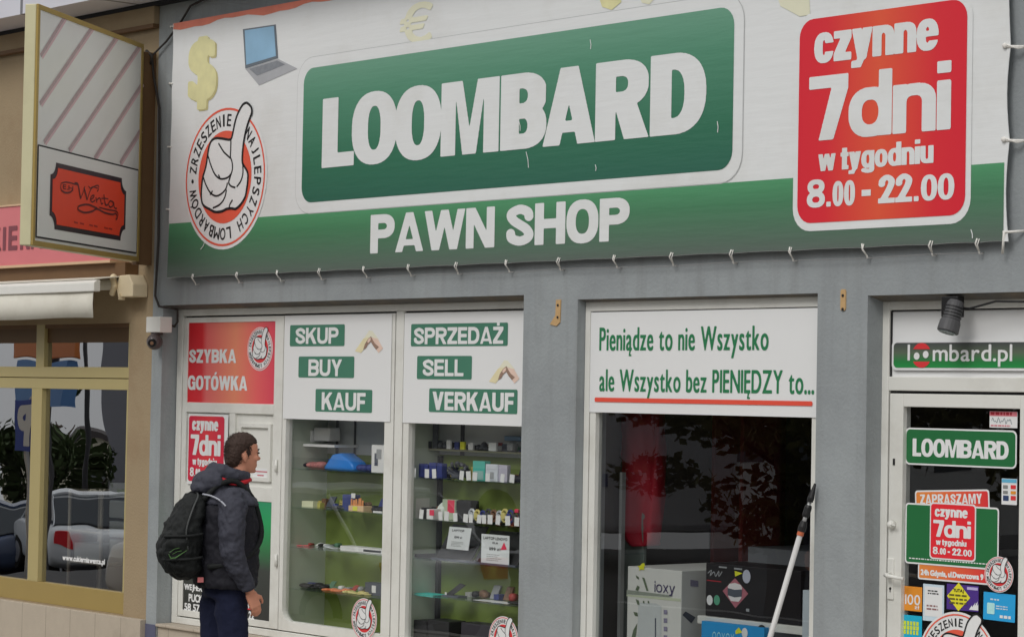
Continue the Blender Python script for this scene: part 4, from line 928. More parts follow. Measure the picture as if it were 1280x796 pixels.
while x < q0[2]:
    w_ = random.uniform(.006, .02); z = (q0[1]+q0[3])/2-.0; b.poly([mp(1)(x, z-.003), mp(1)(x+w_, z-.003), mp(1)(x+w_, z+.003), mp(1)(x, z+.003)]); x += w_+.006
b.build('fine_print', PANEL, o, recalc=False)
c = fp(1250, 717.5, do); emblem('sticker', 'round thumb emblem sticker overlapping the corner of the green door sticker', (c.x, c.z), (fp(1250, 695, do).z-fp(1250, 740, do).z)/2, do+.009, deep=True)
c = fp(1197, 826, do); emblem('sticker', 'largest round thumb emblem sticker low on the door glass', (c.x, c.z), (fp(1197, 764, do).z-fp(1197, 888, do).z)/2, do+.003, deep=False)
c = fp(459.5, 773, GO+.0); rad = (fp(459, 747, GO).z-fp(459, 799, GO).z)/2
emblem('sticker', 'round thumb emblem sticker in the lower corner of the hinged window', (c.x, c.z), rad, -FW+.003, deep=True)
c = fp(629, 798, GO); emblem('sticker', 'round thumb emblem sticker low on the window beside the grey pier', (c.x, c.z), rad*1.02, -FW-.03, deep=True)
o, mp = plate('orange 100 zl sticker beside the door lock', dS(1127.5, 732.5, 1152.6, 763), mat('print_orange', alb((216, 132, 44)), .4, .4), None, .002)
lettering('100', dS(1131.5, 742.5, 1150.5, 755.5), do, PANEL, o, mp=mp(1), wx=.02, wy=.02, gap=.09, res=18); lettering('zł', dS(1143.5, 756, 1149.5, 761), do, PANEL, o, mp=mp(1), wx=.06, res=14)
o, mp = plate('turquoise sticker with yellow lettering under the orange 100 sticker', dS(1126.8, 768.5, 1152.4, 800), mat('print_turquoise', alb((30, 158, 190)), .4, .4), None, .002)
YL = mat('print_lime', alb((186, 200, 60)), .4, .3); lettering('NAWET', dS(1130, 777.5, 1149, 784.5), do, YL, o, mp=mp(1), wx=.06, res=14) if False else None
b = MB(); q0 = dS(1130, 776, 1149.5, 793)
for k, wv in enumerate((.9, 1, .8)):
    z1 = q0[3]-k*(q0[3]-q0[1])/3; x = q0[0]
    for j in range(5): x1 = x+(q0[2]-q0[0])/5*.8*wv; b.poly([mp(1)(x, z1-.022), mp(1)(x1, z1-.022), mp(1)(x1, z1), mp(1)(x, z1)]); x += (q0[2]-q0[0])/5
b.build('yellow_print', YL, o, recalc=False)
def lines(o, mp, rect, n, colm, h=.5, gaps=(.7, 1.0), seedv=1, name='writing'):
    rd = random.Random(seedv); b = MB(); X0, Z0, X1, Z1 = rect; st = (Z1-Z0)/n
    for k in range(n):
        z1 = Z1-k*st; x = X0; xe_ = X0+(X1-X0)*rd.uniform(*gaps)
        while x < xe_:
            w_ = min(xe_-x, rd.uniform(.3, .9)*st*2.2); b.poly([mp(1)(x, z1-st*h), mp(1)(x+w_, z1-st*h), mp(1)(x+w_, z1), mp(1)(x, z1)]); x += w_+st*.35
    return b.build(name, colm, o, recalc=False)
PALE = mat('pale_blue_paper', alb((180, 196, 214)), .5, .3)
o, mp = plate('pale blue and white paper notice between the orange and purple stickers', dS(1153.7, 730, 1180, 776), PALE, None, .002)
flat('print', rrect(*dS(1156, 733, 1178, 770), .002), do, PANEL, o, mp=mp(.5)); lines(o, mp, dS(1160, 737.5, 1176, 744), 2, INK, seedv=3); lines(o, mp, dS(1158.5, 756, 1176, 764), 2, mat('print_mixed_dark', alb((130, 90, 90)), .5, .3, var=.5, scale=80), seedv=4)
o, mp = plate('purple sticker with a yellow diamond reading TUTAJ', dS(1183.4, 730.5, 1223.2, 762.5), mat('print_purple', alb((70, 46, 122)), .4, .4), None, .002)
c = fp(1198.4, 745.4, do); hw, hh = abs(fp(1213, 745, do).x-c.x), abs(fp(1198, 727.5, do).z-c.z)
dia = lambda k: [(c.x+hw*k, c.z), (c.x, c.z+hh*k), (c.x-hw*k, c.z), (c.x, c.z-hh*k)]
flat('yellow_diamond', dia(1), do, mat('print_yellow', alb((214, 198, 50)), .4, .3), o, mp=mp(1))
lettering('TUTAJ', (c.x-.035, c.z+.02, c.x+.035, c.z+.042), do, INK, o, mp=mp(2), wx=.03, res=14); lines(o, lambda e: mp(2), (c.x-.062, c.z-.05, c.x+.062, c.z+.012), 3, mat('ink_on_yellow', alb((90, 84, 40)), .5, .3), h=.45, gaps=(.85, 1), seedv=5)
f0 = dS(1211.5, 750.5, 1223, 762)
flat('flame_print', [(f0[0]+u*(f0[2]-f0[0]), f0[1]+v*(f0[3]-f0[1])) for u, v in ((0, 0), (1, 0), (1, .7), (.85, .45), (.95, 1), (.6, .4), (.7, .85), (.35, .3), (.3, .5))], do, PANEL, o, mp=mp(1))
flat('print', rrect(*dS(1209, 733.5, 1222.5, 737), .002), do, mat('print_lilac', alb((170, 160, 200)), .4, .3), o, mp=mp(1))
o, mp = plate('sky blue sticker with a white pictured cup at the right of the door glass', dS(1229.2, 741, 1269, 775.5), mat('print_sky_blue', alb((40, 146, 200)), .4, .4), None, .002, rot=-1.0)
flat('cup_print', [(x, z) for x, z in rrect(*dS(1234, 753, 1243.5, 767), .006)], do, mat('print_pale_cyan', alb((160, 206, 226)), .4, .3, var=.15, scale=40), o, mp=mp(1))
lines(o, mp, dS(1245, 757, 1264, 763), 2, PALE, seedv=8); lines(o, mp, dS(1238, 748, 1251, 752), 1, PALE, seedv=9); lines(o, mp, dS(1250, 769, 1266, 773), 1, PANEL, h=.9, seedv=10)
o, mp = plate('small white and blue card sticker at the right edge of the door glass', dS(1252, 598, 1271.3, 630.5), PANEL, None, .002)
flat('print', rrect(*dS(1252.6, 598.5, 1271, 603), .001), do, mat('print_teal_blue', alb((90, 160, 190)), .4, .3), o, mp=mp(1)); 
for q_, cl in ((dS(1254, 606, 1260, 610.5), GREYINK), (dS(1263.5, 606, 1270, 611), REDS), (dS(1254, 613, 1260, 617), GREYINK), (dS(1263.5, 613.5, 1270, 617.5), mat('print_orange', (.5, .2, .05))), (dS(1254, 619, 1261, 625.5), mat('print_navy', alb((50, 64, 96)), .4, .3)), (dS(1263.5, 619.5, 1270, 625), REDS)):
    flat('card_print', rrect(*q_, .003), do, cl, o, mp=mp(1))
o, mp = plate('white notice with red heading in the top corner of the door glass', dS(1237, 514, 1271.8, 534.5), PANEL, None, .002)
flat('heading', rrect(*dS(1237.3, 514.2, 1271.5, 520), .001), do, mat('print_rose', alb((190, 110, 120)), .4, .3), o, mp=mp(.6)); lines(o, mp, dS(1238.5, 515, 1270, 519), 1, mat('print_dark_red', alb((140, 40, 50)), .4, .3), h=.9, seedv=12)
b = MB(); q0 = dS(1240, 522, 1265, 529.5); pts = [(q0[0]+(q0[2]-q0[0])*k/30, (q0[1]+q0[3])/2+.018*math.sin(k*1.1)*math.cos(k*.31)) for k in range(31)]
stroke_polys(b, pts, .003, mp(1)); b.build('handwriting', mat('pen_grey', alb((90, 100, 110)), .5, .3), o, recalc=False); lines(o, mp, dS(1238.5, 531, 1270, 534), 1, mat('print_rose', (.5, .2, .2)), h=.6, seedv=13)

# ------------------------------------------------------------------ bakery next door
bak = thing('bakery', 'beige plastered bakery front with a gold framed window', 'shop', (-5, 0, 0))
nR = X_(163.3, 385, 0); nRb = fp(155, 690).x; nR = (nR+nRb)/2
nzt, nzb = fp(140, 404).z, EYE-1.728
w = MB(); w.box(nR, .001, 0, gL-.001, .25, roofz-.001); w.box(-24, .001, nzt, nR, .25, roofz-.001); w.box(-24, .001, 0, nR, .25, nzb); w.box(-24, .001, nzb, -9.6, .25, nzt)
w.build('wall', BEIGE, bak)
zf = fp(60, 50).z-.04
MB().box(-24, -.05, zf, gL-.001, -.002, roofz-.006).build('fascia', BEIGE, bak)
MB().box(-24, -.058, zf-.03, gL-.001, -.0015, zf).build('fascia_shade', BROWN, bak)  # brown strip painted in for the shade under the fascia
pl = EYE-1.738
MB().box(-24, -.05, 0, gL-.002, .0005, pl).build('plinth', TILE, bak, bevel=.004)
GY = .03
def gX(x, y): return fp(x, y, -GY).x
def gZ(x, y): return fp(x, y, -GY).z
mx0, mx1 = gX(37.5, 690), gX(50.3, 690); zt0, zt1 = gZ(80, 486), gZ(80, 458.5)
uz0 = gZ(110, 428); tx0, tx1 = gX(47.5, 440), gX(57.5, 440)
zb1 = (fp(152, 740).z+fp(0, 721).z)/2
lo = MB(); lo.box(-9.6, GY-.02, nzb, nR, GY+.05, zb1)
lo.build('window_frame', GOLD, bak, bevel=.003)
f2 = MB(); f2.box(mx0, GY-.02, zb1, mx1, GY+.05, zt0)
nw = f2.build('window', GOLDP, bak, bevel=.003)
MB().box(nR-.035, GY-.02, zb1, nR, GY+.05, zt0).build('stile', GOLDP, nw, bevel=.003)
f3 = MB(); f3.box(-9.6, GY-.02, zt0, nR, GY+.05, (zt0+zt1)/2-.003).box(-9.6, GY-.02, (zt0+zt1)/2+.003, nR, GY+.05, zt1)
f3.box(tx0, GY-.018, zt1, tx1, GY+.05, nzt).box(nR-.03, GY-.018, zt1, nR, GY+.05, nzt).build('transom', GOLDP, nw, bevel=.003)
for (x0, x1, z0, z1) in ((-9.6, mx0, zb1, zt0), (mx1, nR-.035, zb1, zt0), (-9.6, tx0, zt1, uz0), (tx1, nR-.03, zt1, uz0)):
    MB().poly([(x0, GY+.02, z0), (x1, GY+.02, z0), (x1, GY+.02, z1), (x0, GY+.02, z1)]).build('pane', GLASSN, nw)
MB().box(-9.6, GY+.012, uz0, nR-.002, GY+.03, nzt-.03).build('blind_panel', BROWND, bak)
MB().box(-9.6, GY-.012, nzt-.03, nR-.002, GY+.03, nzt+.0).build('head_trim', BROWN, bak)
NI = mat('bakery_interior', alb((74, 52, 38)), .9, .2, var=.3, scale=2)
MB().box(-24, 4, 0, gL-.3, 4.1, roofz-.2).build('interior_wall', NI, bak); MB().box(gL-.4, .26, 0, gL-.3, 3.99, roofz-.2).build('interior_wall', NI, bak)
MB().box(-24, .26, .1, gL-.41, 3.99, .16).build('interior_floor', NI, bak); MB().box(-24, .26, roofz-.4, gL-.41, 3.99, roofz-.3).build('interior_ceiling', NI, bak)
po = -GY-.016
lt_ = thing('window_lettering', 'white web address lettering low on the gold framed bakery window', 'lettering', fp(104, 699, po))
lettering('www.cukierniawenta.pl', RC(78, 695.5, 131, 704.5, po), po, PANEL, lt_, wx=.05, wy=.03, gap=.09, res=16)
# pale trays stacked behind the pane
tr = thing('tray_rack', 'pale blue grey trays stacked behind the right edge of the bakery window', 'tray rack', fp(150, 720, -.3))
TR = mat('pale_tray', alb((168, 180, 190)), .5, .4)
for (y0, y1) in ((604, 622), (626, 648), (652, 672), (675, 698)):
    r0 = RC(136, y0, 170, y1, -.28); MB().box(r0[0], .28, r0[1], r0[2], .6, r0[3]).build('tray', TR, tr, bevel=.01)
ch = thing('serving_trolley', 'white tubular trolley standing behind the bakery window pane', 'trolley', fp(110, 720, -.9))
b = MB(); a, c = fp(88, 612, -.9), fp(128, 612, -.9); z0 = fp(100, 720, -.9).z
for x in (a.x, c.x):
    for y in (.9, 1.2): b.tube([(x, y, z0-.3), (x, y, a.z)], .016, 8)
for z in (a.z, a.z-.35): b.tube([(a.x, .9, z), (c.x, .9, z), (c.x, 1.2, z), (a.x, 1.2, z)], .014, 8, closed=True)
b.build('frame', WHITE, ch, smooth=True)
MB().box(a.x, .9, a.z-.62, c.x, 1.2, a.z-.6).build('shelf', WHITE, ch); MB().box(a.x+.04, .93, a.z-.6, c.x-.04, 1.17, a.z-.45).build('crate', TR, ch)

# projecting light box sign
sg = thing('projecting_sign', 'tall cream light box sign with red Wenta emblem jutting from the bakery', 'sign', fp(172, 330, .12))
A1 = fp(176, 200, .14); NO = 1.72
B1 = Vector((fp(44, 150, NO).x, -NO, 0))
zt_, zb_ = (fp(180, 57, .14).z+fp(49, 3, NO).z)/2, (fp(172, 330, .14).z+fp(41.5, 303, NO).z)/2
U = Vector((A1.x-B1.x, A1.y-B1.y, 0)); SWI = U.length; U.normalize(); N = Vector((U.y, -U.x, 0))       # N: out of the face we see
if N.dot(Vector((XC, -DIST, 0))-B1) < 0: N = -N
TH = .095
def SP(u, v, n=0): return Vector((B1.x, B1.y, 0))+U*u+Vector((0, 0, v))+N*n
def obx(b, u0, v0, u1, v1, n0, n1):
    b.obox(SP((u0+u1)/2, (v0+v1)/2, (n0+n1)/2), U*(u1-u0)/2, N*(n1-n0)/2, Vector((0, 0, (v1-v0)/2))); return b
FWD = .035
b = MB(); obx(b, 0, zb_, SWI, zt_, -TH, -.012); b.build('casing', CREAM, sg, bevel=.006)
b = MB(); obx(b, 0, zt_-FWD, SWI, zt_, -.012, .006); obx(b, 0, zb_, SWI, zb_+FWD, -.012, .006); obx(b, 0, zb_+FWD, FWD, zt_-FWD, -.012, .006); obx(b, SWI-FWD, zb_+FWD, SWI, zt_-FWD, -.012, .006)
b.build('face_frame', mat('brass_edge', alb((150, 128, 72)), .45, .4, metal=.2, var=.1), sg, bevel=.003)
b = MB(); obx(b, FWD, zb_+FWD, SWI-FWD, zt_-FWD, -.012, -.002); b.build('face_panel', mat('acrylic_face', alb((198, 198, 195)), .3, .45, var=.04, scale=3), sg)
def smp(n): return lambda u, v: SP(u, v, n)
# the face seen from the photo: solve (u, v) of a pixel on it
def su(x, y):
    d = CR*((x-640)/FPX)-CU*((y-398)/FPX)+CF; o = Vector((XC, -DIST, EYE)); k = (SP(0, 0)-o).dot(N)/d.dot(N); p = o+d*k-SP(0, 0); return (p.dot(U), p.z)
stm, stl = MB(), MB()
for (p, q) in (((82, 20), (51, 70)), ((116, 33), (50, 130)), ((146, 46), (55, 178)), ((174, 58), (86, 188)), ((178, 104), (118, 198)), ((176, 162), (150, 204))):
    a, c = su(*p), su(*q); stroke_polys(stm, [a, c], .032, smp(.0)); stroke_polys(stl, [(a[0]+.03, a[1]-.012), (c[0]+.03, c[1]-.012)], .02, smp(-.001))
stm.build('stripe', mat('print_mauve', alb((160, 140, 142)), .4, .3, var=.25, scale=25), sg, recalc=False); stl.build('pink_stripe', mat('print_pinkish', alb((188, 160, 164)), .4, .3), sg, recalc=False)  # mauve stripes, each with a thinner pinkish printed stripe beside it
pa, pb = su(49, 179), su(170.5, 329); pu0, pu1 = FWD+.015, SWI-FWD-.015; pv1 = (su(49, 179)[1]+su(170, 213)[1])/2; pv0 = zb_+FWD+.02
flat('plate_outline', [(pu0, pv0), (pu1, pv0), (pu1, pv1), (pu0, pv1)], 0, INK, sg, mp=smp(.003)); e = .012
flat('plate', [(pu0+e, pv0+e), (pu1-e, pv0+e), (pu1-e, pv1-e), (pu0+e, pv1-e)], 0, mat('acrylic_face', (.5, .5, .5)), sg, mp=smp(.005))
def notched(u0, v0, u1, v1, r):
    out = []
    for cu, cv, a0 in ((u1, v0, 180), (u1, v1, 270), (u0, v1, 360), (u0, v0, 90)):
        arc = [(cu+r*math.cos(math.radians(a0-90*k/6)), cv+r*math.sin(math.radians(a0-90*k/6))) for k in range(7)]
        out += arc
    return out
q = [su(62, 200), su(158, 226), su(154, 306), su(61, 281)]
u0, u1 = (q[0][0]+q[3][0])/2, (q[1][0]+q[2][0])/2; v1, v0 = (q[0][1]+q[1][1])/2, (q[2][1]+q[3][1])/2
flat('emblem_border', notched(u0, v0, u1, v1, .09), 0, mat('emblem_dark', alb((46, 34, 40)), .4, .3), sg, mp=smp(.007))
e = .035; flat('emblem_field', notched(u0+e, v0+e, u1-e, v1-e, .085), 0, mat('emblem_orange_red', alb((214, 62, 34)), .4, .3, var=.05), sg, mp=smp(.009))
DI = mat('emblem_lettering', alb((84, 28, 24)), .4, .3)
w_, h_ = u1-u0, v1-v0
def script(b, pts, w=.012): stroke_polys(b, smooth2([su(20+x*.226, 160+y*.226) for x, y in pts], 5), w, smp(.011+.0003*len(b.f)/40))
b = MB()                                                                                       # brush script reading Wenta
script(b, [(316, 308), (334, 312), (342, 345), (350, 392)], .02); script(b, [(350, 392), (366, 350), (374, 322)], .009); script(b, [(368, 330), (378, 365), (386, 398)], .02); script(b, [(386, 398), (402, 350), (418, 328), (444, 318), (452, 328)], .009)
script(b, [(404, 398), (420, 386), (424, 374), (412, 376), (404, 396), (414, 410), (430, 400)], .011)
script(b, [(434, 384), (440, 414)], .013); script(b, [(438, 402), (452, 388), (460, 396), (464, 420), (474, 416)], .011)
script(b, [(478, 368), (482, 400), (488, 426), (500, 424)], .014); script(b, [(464, 390), (482, 390), (502, 392)], .009)
script(b, [(530, 412), (514, 404), (504, 420), (512, 438), (528, 430), (532, 412), (536, 440), (550, 446)], .012)
script(b, [(392, 322), (404, 334), (416, 326), (442, 334)], .008); script(b, [(440, 352), (448, 340), (444, 330)], .008)
script(b, [(440, 444), (390, 424), (342, 432), (336, 452), (370, 468), (412, 462), (440, 448), (480, 468), (524, 478), (544, 474), (552, 496), (544, 506)], .014)
script(b, [(452, 440), (500, 452), (548, 462), (556, 486)], .01)
script(b, [(242, 306), (268, 300), (300, 306), (316, 312)], .009); script(b, [(242, 344), (262, 358), (290, 356), (302, 344)], .013); script(b, [(240, 308), (238, 330), (244, 346)], .008)
b.build('flourish', DI, sg, recalc=False)
lettering('E.H', (u0+.15*w_, v0+.625*h_, u0+.28*w_, v0+.70*h_), 0, DI, sg, mp=smp(.011), wx=.02, res=16)
b = MB()
for x in (.3, .38, .5, .56, .7, .76): stroke_polys(b, [(u0+x*w_, v0+.16*h_), (u0+(x+.05)*w_, v0+.155*h_)], .012, smp(.011))
b.build('small_print', mat('emblem_small_print', alb((150, 40, 28)), .4, .3), sg, recalc=False)
b = MB(); pw = SP(SWI, 0, -TH/2); b.box(pw.x-.06, min(pw.y+.03, -.05), zb_-.02, pw.x+.005, -.002, zt_-.05).build('brown_strip', BROWN, sg)  # upright brown strip between the sign's end and the wall

# pink fascia sign behind it
po = .16
z1, z0 = fp(10, 258.5, po).z, fp(10, 335, po).z; xr = fp(138, 325, po).x
ps = thing('fascia_sign', 'pink CUKIERNIA fascia sign above the cream awning', 'sign', (xr-2, -po, z0))
MB().box(-12, -po, z0+.02, xr, -.002, z1).build('sign_box', mat('pink_acrylic', alb((192, 106, 110)), .4, .4, var=.06, scale=3), ps)
MB().box(-12, -po-.012, z0-.0, xr+.012, -.0025, z0+.02).box(-12, -po-.01, z1, xr+.01, -.0025, z1+.014).build('trim', mat('pale_trim', alb((190, 160, 130)), .5, .3), ps)
MB().box(-12, -.12, z0-.15, xr+.15, -.003, z0-.001).build('shade_band', BROWN, ps)  # brown box standing in for the shade below the pink sign
cw = (fp(22, 300, po).x-fp(3, 300, po).x)*.62; cx = fp(22, 300, po).x; lz0, lz1 = fp(10, 313.5, po).z, fp(10, 283, po).z
for t, a, c in (('CUKI', cx-cw*5.9, cx-cw*1.22), ('E', cx-cw*.95, cx), ('RNIA', cx+cw*.3, cx+cw*4.4)):
    lettering(t, (a, lz0, c, lz1), po+.003, mat('sign_dark_red', alb((116, 62, 70)), .5, .3), ps, wx=.05, wy=.04, gap=.14, res=26)

# cream awning, half rolled in
aw = thing('awning', 'cream cloth awning with a hanging valance over the bakery window', 'awning', fp(60, 360, .2))
AO = .36
p_w, p_b = fp(146, 345, .05), fp(118, 354, AO); zf1, zf0 = fp(60, 352.5, AO).z, fp(60, 366.5, AO).z; zv = fp(60, 398.5, AO).z; xR = fp(117.5, 375, AO).x
wz_ = fp(146, 345, .05).z
b = MB(); b.prism([(xR, -.06, wz_), (xR, -AO, zf1+.01), (xR, -AO, zf1+.004), (xR, -.06, wz_-.008)], (-7.5, 0, 0)); b.build('canopy_cloth', CLOTH, aw)
b = MB(); b.prism([(xR+.04, -AO-.03, zf0), (xR+.04, -AO-.03, zf1-.02), (xR+.04, -AO-.005, zf1), (xR+.04, -AO+.03, zf1), (xR+.04, -AO+.03, zf0)], (-7.6, 0, 0)).build('front_bar', mat('white_aluminium', alb((204, 203, 198)), .4, .4, var=.05), aw, bevel=.006)
b = MB(); n = 60; pts = []
for k in range(n+1):
    x = xR-7.4*k/n; pts.append((x, -AO-.01+.004*math.sin(k*.5), zf0+.005)); 
bot = [(x, y-.004+.009*math.sin(i*.37+1), zv+.005*math.sin(i*.5)) for i, (x, y, z) in enumerate(pts)]
mid = [((p[0]+q[0])/2, (p[1]+q[1])/2-.006, (p[2]+q[2])/2) for p, q in zip(pts, bot)]
k0 = 0; vs = pts+mid+bot; b.v = vs
for i in range(n):
    for r_ in range(2): b.f.append((r_*(n+1)+i, r_*(n+1)+i+1, (r_+1)*(n+1)+i+1, (r_+1)*(n+1)+i))
o = b.build('valance', CLOTH, aw, smooth=True); sm = o.modifiers.new('thick', 'SOLIDIFY'); sm.thickness = .004
b = MB(); b.tube([(xR+.08, -.08, wz_-.06), (xR-7.4, -.08, wz_-.06)], .05, 12).build('roller', CLOTH, aw, smooth=True)
p0 = fp(165, 370, .1); b = MB()
b.box(xR+.03, -.16, p0.z-.03, p0.x-.1, -.1, p0.z+.02); b.build('arm', mat('cream_bracket', alb((190, 176, 148)), .5, .3, var=.1), aw, bevel=.006)
b = MB(); a, c = fp(149, 345, .1), fp(171, 371, .1)
b.prism([(a.x+.05, -.14, c.z), (a.x+.02, -.14, (a.z+c.z)/2), (a.x+.06, -.14, a.z), (c.x-.06, -.14, a.z+.005), (c.x, -.14, a.z-.07), (c.x, -.14, c.z)], (0, .138, 0)); b.tube([(a.x, -.15, a.z-.02), (a.x+.03, -.16, a.z-.08), (a.x-.02, -.15, c.z+.02)], .025, 8); b.ellipsoid((a.x, -.15, a.z-.02), .035, .03, .035, 10, 8)
b.build('end_bracket', mat('cream_bracket', (.5, .45, .35)), aw, bevel=.008)

# ------------------------------------------------------------------ small things on the facade
cc = thing('security_camera', 'white box and dark dome security camera on the corner pier', 'camera', fp(194, 415, .05))
r0 = RC(184, 396, 205, 415.5, .08); X0, Z0, X1, Z1 = r0
MB().box(X0+.03, -.11, Z0, X1-.01, -.001, Z1).build('mount_box', mat('white_enamel', alb((200, 199, 194)), .4, .4), cc, bevel=.005)
c = fp(194, 427, .08); b = MB(); b.ellipsoid((c.x, -.085, c.z), .06, .062, .062, 18, 12); b.box(c.x-.03, -.1, c.z+.05, c.x+.03, -.03, Z0).build('dome', mat('dome_grey', alb((74, 66, 66)), .3, .5), cc, smooth=True)
d_ = (Vector((XC, -DIST, EYE))-Vector((c.x, -.085, c.z))).normalized(); d2 = (d_+Vector((-.35, 0, -.1))).normalized(); q = Vector((c.x, -.085, c.z))
b = MB(); b.tube([q+d2*.055, q+d2*.078], .03, 14).build('lens_ring', BLACK, cc, smooth=False); b = MB(); b.tube([q+d2*.06, q+d2*.081], .014, 12).build('lens', mat('lens_brown', alb((120, 92, 72)), .2, .6), cc)
fl = thing('spotlight', 'dark grey cylindrical spotlight hanging under the lintel over the door', 'lamp', fp(1188, 374, -.04))
a = fp(1188, 373, .0); hd = fp(1184.5, 404, .04)
MB().box(a.x-.055, -.01, a.z-.10, a.x+.055, .05, a.z+.012).build('bracket', BLACK, fl, bevel=.006)
ax = Vector((-.10, -.28, -.95)).normalized(); hc = Vector((hd.x+.01, -.03, hd.z+.005))
b = MB(); b.tube([hc-ax*.12, hc-ax*.1, hc-ax*.02, hc-ax*.0, hc+ax*.05, hc+ax*.055], [.036, .046, .048, .056, .058, .054], 20).build('housing', GREYD, fl, smooth=False)
b = MB()
for k in range(5): b.tube([hc-ax*(.085-k*.017), hc-ax*(.079-k*.017)], .0505, 20)
b.build('cooling_fin', BLACK, fl); MB().tube([hc+ax*.05, hc+ax*.059], .047, 20).build('lens', mat('lamp_lens', alb((72, 84, 86)), .15, .6), fl)
b = MB(); e = fp(1290, 377, .0)
b.tube([(a.x+.05, .02, a.z-.05), (a.x+.12, .01, a.z-.055), (a.x+.3, .0, a.z-.02), (e.x, .01, e.z)], .006, 6).build('cable', BLACK, fl, smooth=True)
TAN = mat('raw_tan_strip', alb((172, 142, 102)), .8, .2, var=.15, scale=30)
for (x, y0, y1, lab, foam) in ((697.5, 374.5, 403, 'tan fixing strip with ragged foot on the grey pier left of the slogan window', 1), (1053.8, 361.5, 388, 'tan fixing strip with two screw holes on the grey pier beside the door', 0)):
    r0 = RC(x-3.2, y0, x+3.2, y1, .006); o = thing('fixing_strip', lab, 'bracket', (r0[0], -.006, r0[1]), 'tan fixing strips on the grey piers')
    pts = rrect(*r0, .012, 3)
    if foam: pts = [(r0[0]-.05, r0[1]-.01), (r0[0]+.01, r0[1]-.022), (r0[2]-.005, r0[1]), (r0[2], r0[3]), (r0[0]+.004, r0[3]), (r0[0], r0[1]+.045)]
    MB().prism([(u, 0, v) for u, v in pts], (0, -.007, 0)).build('strip', TAN, o)
    b = MB(); xm = (r0[0]+r0[2])/2
    for z in (r0[3]-.035, r0[3]-.11): b.tube([(xm, -.006, z), (xm, -.011, z)], .008, 8)
    b.build('screw', INK, o)
# cables on the corner
b = MB(); b.tube([fp(262, -4, .03), fp(238, 8, .03), fp(226, 28, .03), fp(208, 52, .03), fp(190, 70, .04), fp(192, 95, .03), fp(199, 135, .02), fp(199, 200, .02), fp(198, 300, .02), fp(194, 370, .02), fp(199, 383, .03), fp(206, 384, .03), fp(222, 387, -.05), fp(222, 402, -.1), fp(218, 408, -.1), fp(204, 403, .05)], .009, 6)
b.build('cable', mat('dusty_black_cable', alb((58, 54, 52)), .7, .2), label='black cable running down the corner between the two shop fronts', cat='cable', smooth=True)
b = MB(); b.tube([fp(183, 64, .06), fp(190, 70, .06), fp(189, 80, .05), fp(186, 75, .05)], .012, 6).build('cable_tie', mat('dusty_black_cable', (.05, .05, .05)), label='dark knot of cable ties beside the top of the projecting sign', cat='cable tie', smooth=True)
# telescopic pole leaning on the window frame
T1 = fp(1019, 604, .03); 
def ground(x, y):
    d = CR*((x-640)/FPX)-CU*((y-398)/FPX)+CF; k = -(EYE-.01)/d.z; return Vector((XC, -DIST, EYE))+d*k
best = None
for k in range(60, 400, 2):
    for off in (.35,):
        p = fp(963-.296*k, 796+k, off)
        if best is None or abs(p.z) < best[0]: best = (abs(p.z), p)
B0 = best[1]; dv = T1-B0
pt = lambda f: B0+dv*f
def ffor(y):
    lo_, hi_ = 0, 1
    for _ in range(40):
        mid_ = (lo_+hi_)/2; p = pt(mid_)-Vector((XC, -DIST, EYE)); yy = 398-FPX*p.dot(CU)/p.dot(CF)
        if yy > y: lo_ = mid_
        else: hi_ = mid_
    return lo_
tp = thing('telescopic_pole', 'white telescopic pole with black grips leaning on the dark window frame', 'pole', B0)
MB().tube([pt(0), pt(ffor(668))], .0155, 14).build('shaft', mat('white_pole', alb((184, 183, 182)), .35, .5, var=.05), tp, smooth=True)
MB().tube([pt(ffor(668)), pt(ffor(625))], .011, 12).build('inner_shaft', ALU, tp, smooth=True)
f0 = ffor(666); MB().tube([pt(f0), pt(ffor(660)), pt(ffor(651))], [.024, .026, .02], 12).build('orange_ring', mat('orange_plastic', alb((190, 90, 50)), .5, .4), tp) if False else None
MB().tube([pt(ffor(669)), pt(ffor(664))], .019, 12).build('collar', mat('orange_plastic', alb((176, 92, 60)), .5, .4), tp)
MB().tube([pt(ffor(664)), pt(ffor(658)), pt(ffor(651))], [.022, .023, .017], 12).build('grip', BLACK, tp)
MB().tube([pt(ffor(646)), pt(ffor(643)), pt(ffor(634)), pt(ffor(631))], [.017, .021, .021, .017], 12).build('grip', BLACK, tp)
MB().tube([pt(ffor(627)), pt(ffor(622)), pt(1)], [.017, .019, .006], 12).build('tip', BLACK, tp)

# ------------------------------------------------------------------ goods on the shelves
def shelf_rect(x0, y0, x1, yd, z): 
    "X range and top from the photograph, bottom on the shelf"
    return fp(x0, y0+6, -yd).x, fp(x1, y0+6, -yd).x, z, fp((x0+x1)/2, y0, -yd).z
def ibox(name, label, cat, px, yd, z, dep, m, bevel=.003, group=None, parts=None):
    x0, x1, z0, z1 = shelf_rect(px[0], px[1], px[2], yd, z)
    if not parts: return MB().box(x0, yd, z0+.001, x1, yd+dep, z1).build(name, m, None, bevel=bevel, label=label, cat=cat, group=group)
    o = thing(name, label, cat, ((x0+x1)/2, yd+dep/2, z0), group)
    MB().box(x0, yd, z0+.001, x1, yd+dep, z1).build('box', m, o, bevel=bevel)
    for k, (nm, (u0, v0, u1, v1), mm) in enumerate(parts):
        MB().box(x0+u0*(x1-x0), yd-.002-.001*k, z0+v0*(z1-z0), x0+u1*(x1-x0), yd-.0002, z0+v1*(z1-z0)).build(nm, mm, o)
    return o
